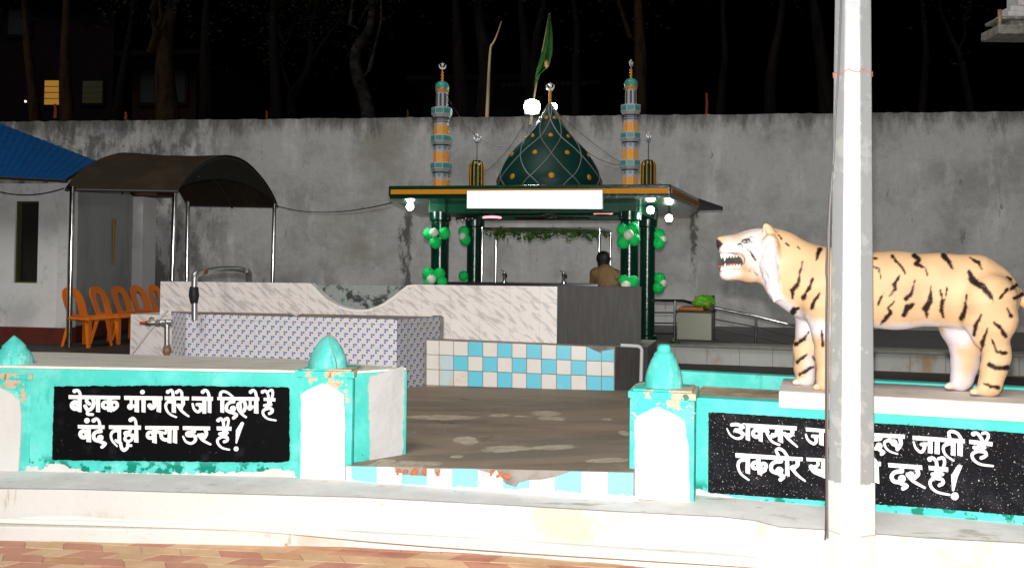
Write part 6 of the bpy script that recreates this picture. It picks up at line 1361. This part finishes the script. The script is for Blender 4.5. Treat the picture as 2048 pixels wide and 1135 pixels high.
# ============================================================ octagonal lamp pole
pb_ = Vector(atY(1704, 600, 4.66)); pb_.z = 0
PG = Mat('galvanised_pole', (.40, .42, .425), .4, .4); PG.mottle(7, .52, .62, (.52, .53, .53), 7, .7).mottle(16, .66, .70, (.55, .55, .54), 3).mottle(5, .6, .72, (.33, .34, .35), 7).bump(PG.noise(30, 7), .12, .003)
PG.rough(PG.noise(9, 6), .30, .5)
pp = thing('lamp_pole', 'tall octagonal galvanised pole with whitewashed foot in front of the tiger', 'pole', pb_)
rad = lambda z: .1235 - .0095 * z
A0 = R(-90 - 1.5 + 22.5 + math.degrees(math.atan2(-pb_.x, pb_.y)) * -0.0) + math.atan2(pb_.x, pb_.y) * -1.0
MB().lathe([(rad(0), .03), (rad(6.5), 6.5)], 8, pb_, A0).build('shaft', PG.m, pp, bevel=.006)
def fnw(X, Y): return Y - .565 - .012 * np.vectorize(lambda x, y: nz(x * 30, y * 20) + .5 * nz(x * 90, y * 60))(X, Y)
xs = np.linspace(0, 1, 97); ys = np.arange(.0, .62, .008); X, Y = np.meshgrid(xs, ys); V, Fc = march(fnw(X, Y), xs, ys)
def onpole(x, z, off):
    k = x * 8; i = int(k) % 8; f = k - int(k); a, c = A0 + i * math.pi / 4, A0 + (i + 1) * math.pi / 4; r_ = rad(z) + off
    return Vector((pb_.x + r_ * (math.cos(a) * (1 - f) + math.cos(c) * f), pb_.y + r_ * (math.sin(a) * (1 - f) + math.sin(c) * f), z))
sheet(V, Fc, lambda x, y: onpole(x, y, .004), lambda x, y: onpole(x, y, .0005), MB()).build('whitewashed_foot', WHITE.m, pp)
MB().lathe([(rad(.31) + .001, .308), (rad(.31) + .0065, .309), (rad(.31) + .0065, .3125), (rad(.31) + .001, .314)], 8, pb_, A0).build('joint_ring', Mat('grey_joint', (.35, .34, .33), .8).m, pp)
MB().lathe([(.17, 0), (.17, .03), (.125, .032)], 24, pb_).build('base_plate', GALV.m, pp)
CABM = Mat('brown_cable', (.05, .026, .015), .5); CABG = Mat('grey_cable', (.10, .10, .10), .5)
cpx = [(1684, -40), (1680, 60), (1677, 140), (1671, 230), (1668, 300), (1663, 370), (1659, 430), (1657.5, 500), (1656.5, 620), (1655.5, 760), (1655, 900), (1654.5, 1000), (1655, 1075)]
tag(MB().tube([atY(x, y, 4.60 + .03 * (y > 330)) for x, y in smooth_path(cpx)], .0055, 8).build('cable', CABG.m, smooth=40), 'dark cable running down the left edge of the pole', 'cable', 'cables on the pole')
tag(MB().tube([atY(x, y, 4.66) for x, y in smooth_path([(1659, 395), (1655, 470), (1652, 540), (1653.5, 560), (1652, 640), (1651.5, 800), (1652, 1000), (1651, 1060), (1650, 1078)])], .0045, 8).build('cable', CABM.m, smooth=40), 'thin brown cable left of the pole, tied with a knot beside the tiger shoulder', 'cable', 'cables on the pole')
zt_s = atY(1704, 140, 4.55).z
b = MB(); pts = [onpole(i / 48, zt_s, .004) + Vector((0, 0, .008 * math.sin(i * .9))) for i in range(49)]; b.tube(pts, .0028, 6)
b.tube([pts[36], pts[36] + Vector((.0, -.01, -.03)), pts[37] + Vector((0, -.006, -.035)), pts[38]], .0022, 6)
tag(b.build('string', Mat('orange_string', (.45, .16, .10), .8).m, smooth=40), 'orange string tied round the upper part of the pole', 'string')

# ============================================================ hanging cables
def sag(a, c, s_, n=18): return [a.lerp(c, i / n) - Vector((0, 0, s_ * 4 * (i / n) * (1 - i / n))) for i in range(n + 1)]
wire = Mat('black_wire', (.02, .02, .02), .6)
def cable(lab, pts, r=.007): return tag(MB().tube(pts, r, 6).build('cable', wire.m, smooth=40), lab, 'cable')
cable('double black cable sagging from the shelter to the shrine roof', sag(atY(552, 411, 16.0), atY(785, 405, 11.2), .12) )
cable('thin cable hanging along the front of the outbuilding', sag(atY(-20, 378, 13.1), atY(128, 376, 12.8), .09), .008)
cable('thin wire looping behind the left minaret to the dome', sag(atY(890, 185, 11.4), atY(1040, 280, 12.4), .32), .0035)
cable('thin wire from the dome tip down to the right minaret', sag(atY(1110, 225, 12.2), atY(1245, 330, 10.9), .18), .0035)
cable('thin wire from the dome tip down towards the rear right stub', sag(atY(1112, 222, 12.2), atY(1330, 372, 12.6), .1), .0035)
cable('thin wire along the left flank of the dome', sag(atY(1050, 245, 12.1), atY(965, 345, 12.9), .1), .0035)

# ============================================================ broken plaster eave corner, upper right
zE = lambda y: atY(2020, y, 9.0).z; xE = lambda x: atY(x, 60, 9.0).x
ec_ = thing('balcony_corner', 'weathered white plaster corner of a balcony jutting in at the upper right', 'building', (xE(2060), 9.1, zE(70)))
pe = Mat('weathered_plaster', (.20, .19, .17), .9); pe.mottle(9, .45, .65, (.12, .115, .10), 8).mottle(16, .6, .7, (.38, .37, .35)).bump(pe.noise(24, 8), .9, .015)
pw = Mat('white_plaster_block', (.46, .44, .45), .85); pw.mottle(9, .5, .7, (.36, .33, .26), 8).bump(pw.noise(20, 8), .6, .01)
def ebx(x0, x1, y0, y1, d0, d1, nm, m): MB().box(((xE(x0) + xE(x1)) / 2, (d0 + d1) / 2, (zE(y0) + zE(y1)) / 2), (xE(x1) - xE(x0), d1 - d0, abs(zE(y0) - zE(y1)))).build(nm, m, ec_, bevel=.012)
ebx(1992.5, 2300, 70, 52, 8.95, 9.30, 'slab', pe.m); ebx(2022, 2300, 51.6, 40, 9.0, 9.28, 'moulding', pe.m); ebx(1998, 2300, 39.6, 33, 8.97, 9.28, 'upper_moulding', pe.m)
ebx(2017, 2300, 32.6, 22, 9.0, 9.25, 'block', pw.m); ebx(2024, 2300, 21.6, 10, 9.02, 9.25, 'block', pw.m); ebx(2040, 2300, 9.6, -120, 9.02, 9.25, 'parapet', pw.m)
MB().box(((xE(2085) + xE(2150)) / 2, 9.13, zE(70.4) / 2), (xE(2150) - xE(2085), .26, zE(70.4))).build('support_column', pe.m, ec_, bevel=.012)
q_ = MB(); q_.tube([(xE(1996), 8.97, zE(68)), (xE(1996), 8.97, zE(22))], .018, 8); q_.build('rusty_rod', RUSTM.m, ec_)

# ============================================================ trees and houses beyond the wall
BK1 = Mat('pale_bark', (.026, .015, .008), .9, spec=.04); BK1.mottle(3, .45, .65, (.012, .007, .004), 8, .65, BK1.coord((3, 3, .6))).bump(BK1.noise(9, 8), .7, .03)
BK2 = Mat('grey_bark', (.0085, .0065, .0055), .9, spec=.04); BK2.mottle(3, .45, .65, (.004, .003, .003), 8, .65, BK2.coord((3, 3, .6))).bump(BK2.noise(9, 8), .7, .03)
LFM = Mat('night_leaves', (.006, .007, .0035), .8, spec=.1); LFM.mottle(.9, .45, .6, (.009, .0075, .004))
rt = random.Random(21)
def tree(lab, Y, trunk, branches, r0, bark, ncl=60, leafy=True):
    P = [atY(x, y, Y + .25 * nz(i * 1.3, Y)) for i, (x, y) in enumerate(trunk)]; base = Vector((P[0].x, P[0].y, 0))
    t = thing('tree', lab, 'tree', base, 'bare trunks behind the boundary wall')
    pts = [base] + smooth_path([tuple(p) for p in P], 4); n_ = len(pts)
    MB().tube(pts, [r0 * (1.15 - .75 * i / n_) for i in range(n_)], 10).build('trunk', bark.m, t, smooth=60)
    ends = [Vector(pts[-1])]
    for br, rb_ in branches:
        Q3 = smooth_path([tuple(atY(x, y, Y + .35 * nz(x * .1, y * .1, Y))) for x, y in br], 4)
        MB().tube(Q3, [rb_ * (1 - .7 * i / len(Q3)) for i in range(len(Q3))], 8).build('branch', bark.m, t, smooth=60); ends.append(Vector(Q3[-1]))
    if leafy:
        b = MB()
        for e in ends:
            top_ = Vector((e.x + rt.uniform(-.5, .5), e.y + rt.uniform(-.4, .4), max(e.z, 7.5) + rt.uniform(.6, 1.8)))
            MB().tube([e, e.lerp(top_, .5) + Vector((rt.uniform(-.2, .2), 0, 0)), top_], [r0 * .35, r0 * .22, .012], 7).build('limb', bark.m, t, smooth=60)
            for c in range(ncl):
                cc = top_ + Vector((rt.gauss(0, .9), rt.gauss(0, .8), rt.gauss(0, .8)))
                for l_ in range(9):
                    p = cc + Vector((rt.gauss(0, .13), rt.gauss(0, .13), rt.gauss(0, .13))); d_ = Vector((rt.uniform(-1, 1), rt.uniform(-1, 1), rt.uniform(-1, .6))).normalized() * rt.uniform(.07, .14); s2 = d_.cross(Vector((rt.uniform(-1, 1), rt.uniform(-1, 1), rt.uniform(-1, 1)))).normalized() * .03
                    b.add([p, p + d_ * .5 + s2, p + d_, p + d_ * .5 - s2], [(0, 1, 2, 3)])
        b.build('crown', LFM.m, t)
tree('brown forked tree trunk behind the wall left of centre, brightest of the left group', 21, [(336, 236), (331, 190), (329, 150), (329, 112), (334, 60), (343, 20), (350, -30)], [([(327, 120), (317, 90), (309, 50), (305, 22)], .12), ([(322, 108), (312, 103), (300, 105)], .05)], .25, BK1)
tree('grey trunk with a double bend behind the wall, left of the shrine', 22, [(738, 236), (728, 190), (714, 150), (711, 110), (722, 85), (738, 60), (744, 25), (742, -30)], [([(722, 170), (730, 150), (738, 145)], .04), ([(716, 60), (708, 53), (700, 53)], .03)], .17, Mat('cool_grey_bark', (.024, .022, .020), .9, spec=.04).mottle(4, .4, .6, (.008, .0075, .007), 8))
tree('thin pale dead sapling standing lit beside the left floodlight', 17.2, [(974, 235), (976, 190), (978, 140), (981, 98), (984, 88)], [([(983, 92), (992, 75), (1003, 43)], .022)], .035, Mat('pale_lit_wood', (.55, .43, .25), .8), leafy=False)  # pale wood, with the floodlight's brightness put into its colour
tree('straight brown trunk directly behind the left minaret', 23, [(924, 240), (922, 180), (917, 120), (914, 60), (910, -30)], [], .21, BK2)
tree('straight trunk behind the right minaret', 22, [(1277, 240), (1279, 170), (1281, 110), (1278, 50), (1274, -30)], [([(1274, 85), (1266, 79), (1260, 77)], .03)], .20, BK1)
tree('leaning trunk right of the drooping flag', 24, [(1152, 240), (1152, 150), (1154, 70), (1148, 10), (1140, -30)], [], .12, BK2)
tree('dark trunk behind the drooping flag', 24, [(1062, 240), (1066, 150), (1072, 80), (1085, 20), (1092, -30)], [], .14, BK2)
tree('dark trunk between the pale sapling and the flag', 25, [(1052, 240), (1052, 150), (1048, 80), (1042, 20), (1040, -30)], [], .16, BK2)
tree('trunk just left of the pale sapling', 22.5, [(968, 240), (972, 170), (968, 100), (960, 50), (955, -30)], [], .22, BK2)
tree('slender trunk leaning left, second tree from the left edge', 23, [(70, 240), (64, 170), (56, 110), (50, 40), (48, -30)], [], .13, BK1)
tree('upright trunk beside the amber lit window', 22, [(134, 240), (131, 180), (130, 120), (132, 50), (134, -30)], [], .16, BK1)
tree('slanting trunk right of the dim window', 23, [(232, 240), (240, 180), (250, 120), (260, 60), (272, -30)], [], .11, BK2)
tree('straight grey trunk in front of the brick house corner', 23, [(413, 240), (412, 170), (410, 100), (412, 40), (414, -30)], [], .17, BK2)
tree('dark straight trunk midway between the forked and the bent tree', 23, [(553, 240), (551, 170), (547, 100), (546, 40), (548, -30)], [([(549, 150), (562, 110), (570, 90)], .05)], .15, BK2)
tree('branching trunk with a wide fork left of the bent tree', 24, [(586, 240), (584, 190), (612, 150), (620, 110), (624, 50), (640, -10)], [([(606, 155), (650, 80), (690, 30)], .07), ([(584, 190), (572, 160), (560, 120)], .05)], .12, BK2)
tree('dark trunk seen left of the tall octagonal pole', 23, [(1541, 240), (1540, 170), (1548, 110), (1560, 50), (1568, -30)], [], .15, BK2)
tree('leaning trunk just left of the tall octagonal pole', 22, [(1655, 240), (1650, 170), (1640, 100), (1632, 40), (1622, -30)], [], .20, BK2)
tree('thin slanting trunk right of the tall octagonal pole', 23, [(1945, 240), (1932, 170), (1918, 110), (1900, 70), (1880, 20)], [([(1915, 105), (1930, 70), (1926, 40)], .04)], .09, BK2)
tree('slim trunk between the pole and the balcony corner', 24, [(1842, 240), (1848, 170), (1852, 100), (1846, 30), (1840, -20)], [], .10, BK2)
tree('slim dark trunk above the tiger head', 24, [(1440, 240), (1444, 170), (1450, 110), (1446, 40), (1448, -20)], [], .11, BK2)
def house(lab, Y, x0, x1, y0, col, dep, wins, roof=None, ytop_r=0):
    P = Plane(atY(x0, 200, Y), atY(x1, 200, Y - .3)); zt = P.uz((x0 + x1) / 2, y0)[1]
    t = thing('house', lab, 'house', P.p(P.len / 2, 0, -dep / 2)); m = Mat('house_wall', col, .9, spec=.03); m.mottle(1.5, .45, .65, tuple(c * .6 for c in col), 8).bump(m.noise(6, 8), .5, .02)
    MB().plate(P, [(0, -.05), (P.len, -.05), (P.len, zt), (0, zt)], -dep, 0).build('wall', m.m, t)
    MB().plate(P, [(-.4, zt + .003), (P.len + .4, zt + .003), (P.len + .4, zt + .16), (-.4, zt + .16)], -dep - .3, .5).build('roof', Mat('dark_roof', (.003, .003, .003), .9, spec=.02).m, t)
    for wx0, wy1, wx1, wy0, em in wins:
        a, zt_ = P.uz(wx0, wy1); c, zb_ = P.uz(wx1, wy0)
        f = MB().plate(P, [(a - .08, zb_ - .08), (c + .08, zb_ - .08), (c + .08, zt_ + .08), (a - .08, zt_ + .08)], .001, .06).build('window', m.m if em is None else Mat('window_frame', (.004, .004, .004), .8, spec=.03).m, t)
        gm = Mat('lit_window' if em else 'dark_window', (.015, .015, .018), .3)
        if em: gm.emit(*em); 
        MB().plate(P, [(a, zb_), (c, zb_), (c, zt_), (a, zt_)], .062, .072).build('pane', gm.m, f)
        if em:
            b = MB()
            for k in range(1, 4): zz_ = zb_ + (zt_ - zb_) * k / 4; b.plate(P, [(a, zz_ - .012), (c, zz_ - .012), (c, zz_ + .012), (a, zz_ + .012)], .074, .085)
            if em[1] > .3: b.plate(P, [(a + (c - a) * .3, zt_ - .55 * (zt_ - zb_)), (a + (c - a) * .62, zt_ - .55 * (zt_ - zb_)), (a + (c - a) * .8, zt_ - .14 * (zt_ - zb_)), (a + .1 * (c - a), zt_ - .2 * (zt_ - zb_))], .086, .1)
            b.build('window_bars', RODM.m, f)
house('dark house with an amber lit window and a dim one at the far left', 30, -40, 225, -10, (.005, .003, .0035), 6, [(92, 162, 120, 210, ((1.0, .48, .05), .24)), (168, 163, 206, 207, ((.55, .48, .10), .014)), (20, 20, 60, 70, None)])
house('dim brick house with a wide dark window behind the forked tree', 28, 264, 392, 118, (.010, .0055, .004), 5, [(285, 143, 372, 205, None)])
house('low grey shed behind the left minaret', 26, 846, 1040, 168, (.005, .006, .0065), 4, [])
sd = thing('tin_shed', 'dim tin roofed shed with sloping corrugated roof behind the dome', 'shed', atY(1090, 200, 25))
Ps = Plane(atY(1035, 200, 25), atY(1150, 200, 24.7)); MB().plate(Ps, [(0, -.05), (Ps.len, -.05), (Ps.len, Ps.uz(1090, 172)[1]), (0, Ps.uz(1090, 172)[1])], -3, 0).build('wall', Mat('shed_wall', (.004, .0045, .005), .9, spec=.03).m, sd)
b = MB(); z_a, z_b = Ps.uz(1090, 176)[1], Ps.uz(1090, 142)[1]
for i in range(16): b.tube([Ps.p(-.3 + (Ps.len + .6) * i / 15, z_a, .5), Ps.p(-.3 + (Ps.len + .6) * i / 15 + .2, z_b, -1.8)], .07, 6)
b.build('roof', Mat('tin_roof', (.006, .007, .007), .8, 0, .04).m, sd)
REDE = emat('red_marker_light', (1.0, .13, .04), .8); WHE = emat('small_white_light', (1, .8, .75), 1.2)
for px, ya, yb, r_, lab, m in ((251, 224, 239, .028, 'red glowing marker post on the wall right of the dim window', REDE), (533, 222, 236, .02, 'small red marker post on the wall left of the bent tree', REDE), (1413, 186, 228, .026, 'tall thin red marker post behind the wall right of the shrine', REDE), (815, 220, 236, .02, 'faint red marker post left of the left minaret', REDE), (110, 208, 236, .03, 'orange red post below the amber window', REDE)):
    Y_ = 17.4 if px < 600 else 16.8; mm2 = Mat('red_marker', (.03, .006, .003), .8).emit((1, .10, .02), .045 if px != 815 else .01).m
    tag(MB().tube([atY(px, yb, Y_), atY(px + 1, (ya + yb) / 2, Y_), atY(px, ya, Y_)], [r_, r_ * .9, r_ * .7], 8).build('marker_post', mm2, smooth=40), lab, 'post', 'red marker posts')
for px, py, lab in ((51, 203, 'tiny pinkish light in the dark left of the amber window'), (241, 197, 'tiny warm light above the red marker post')):
    tag(MB().ball(atY(px, py, 26), .035, 10, 6).build('distant_light', WHE.m, smooth=80), lab, 'light')
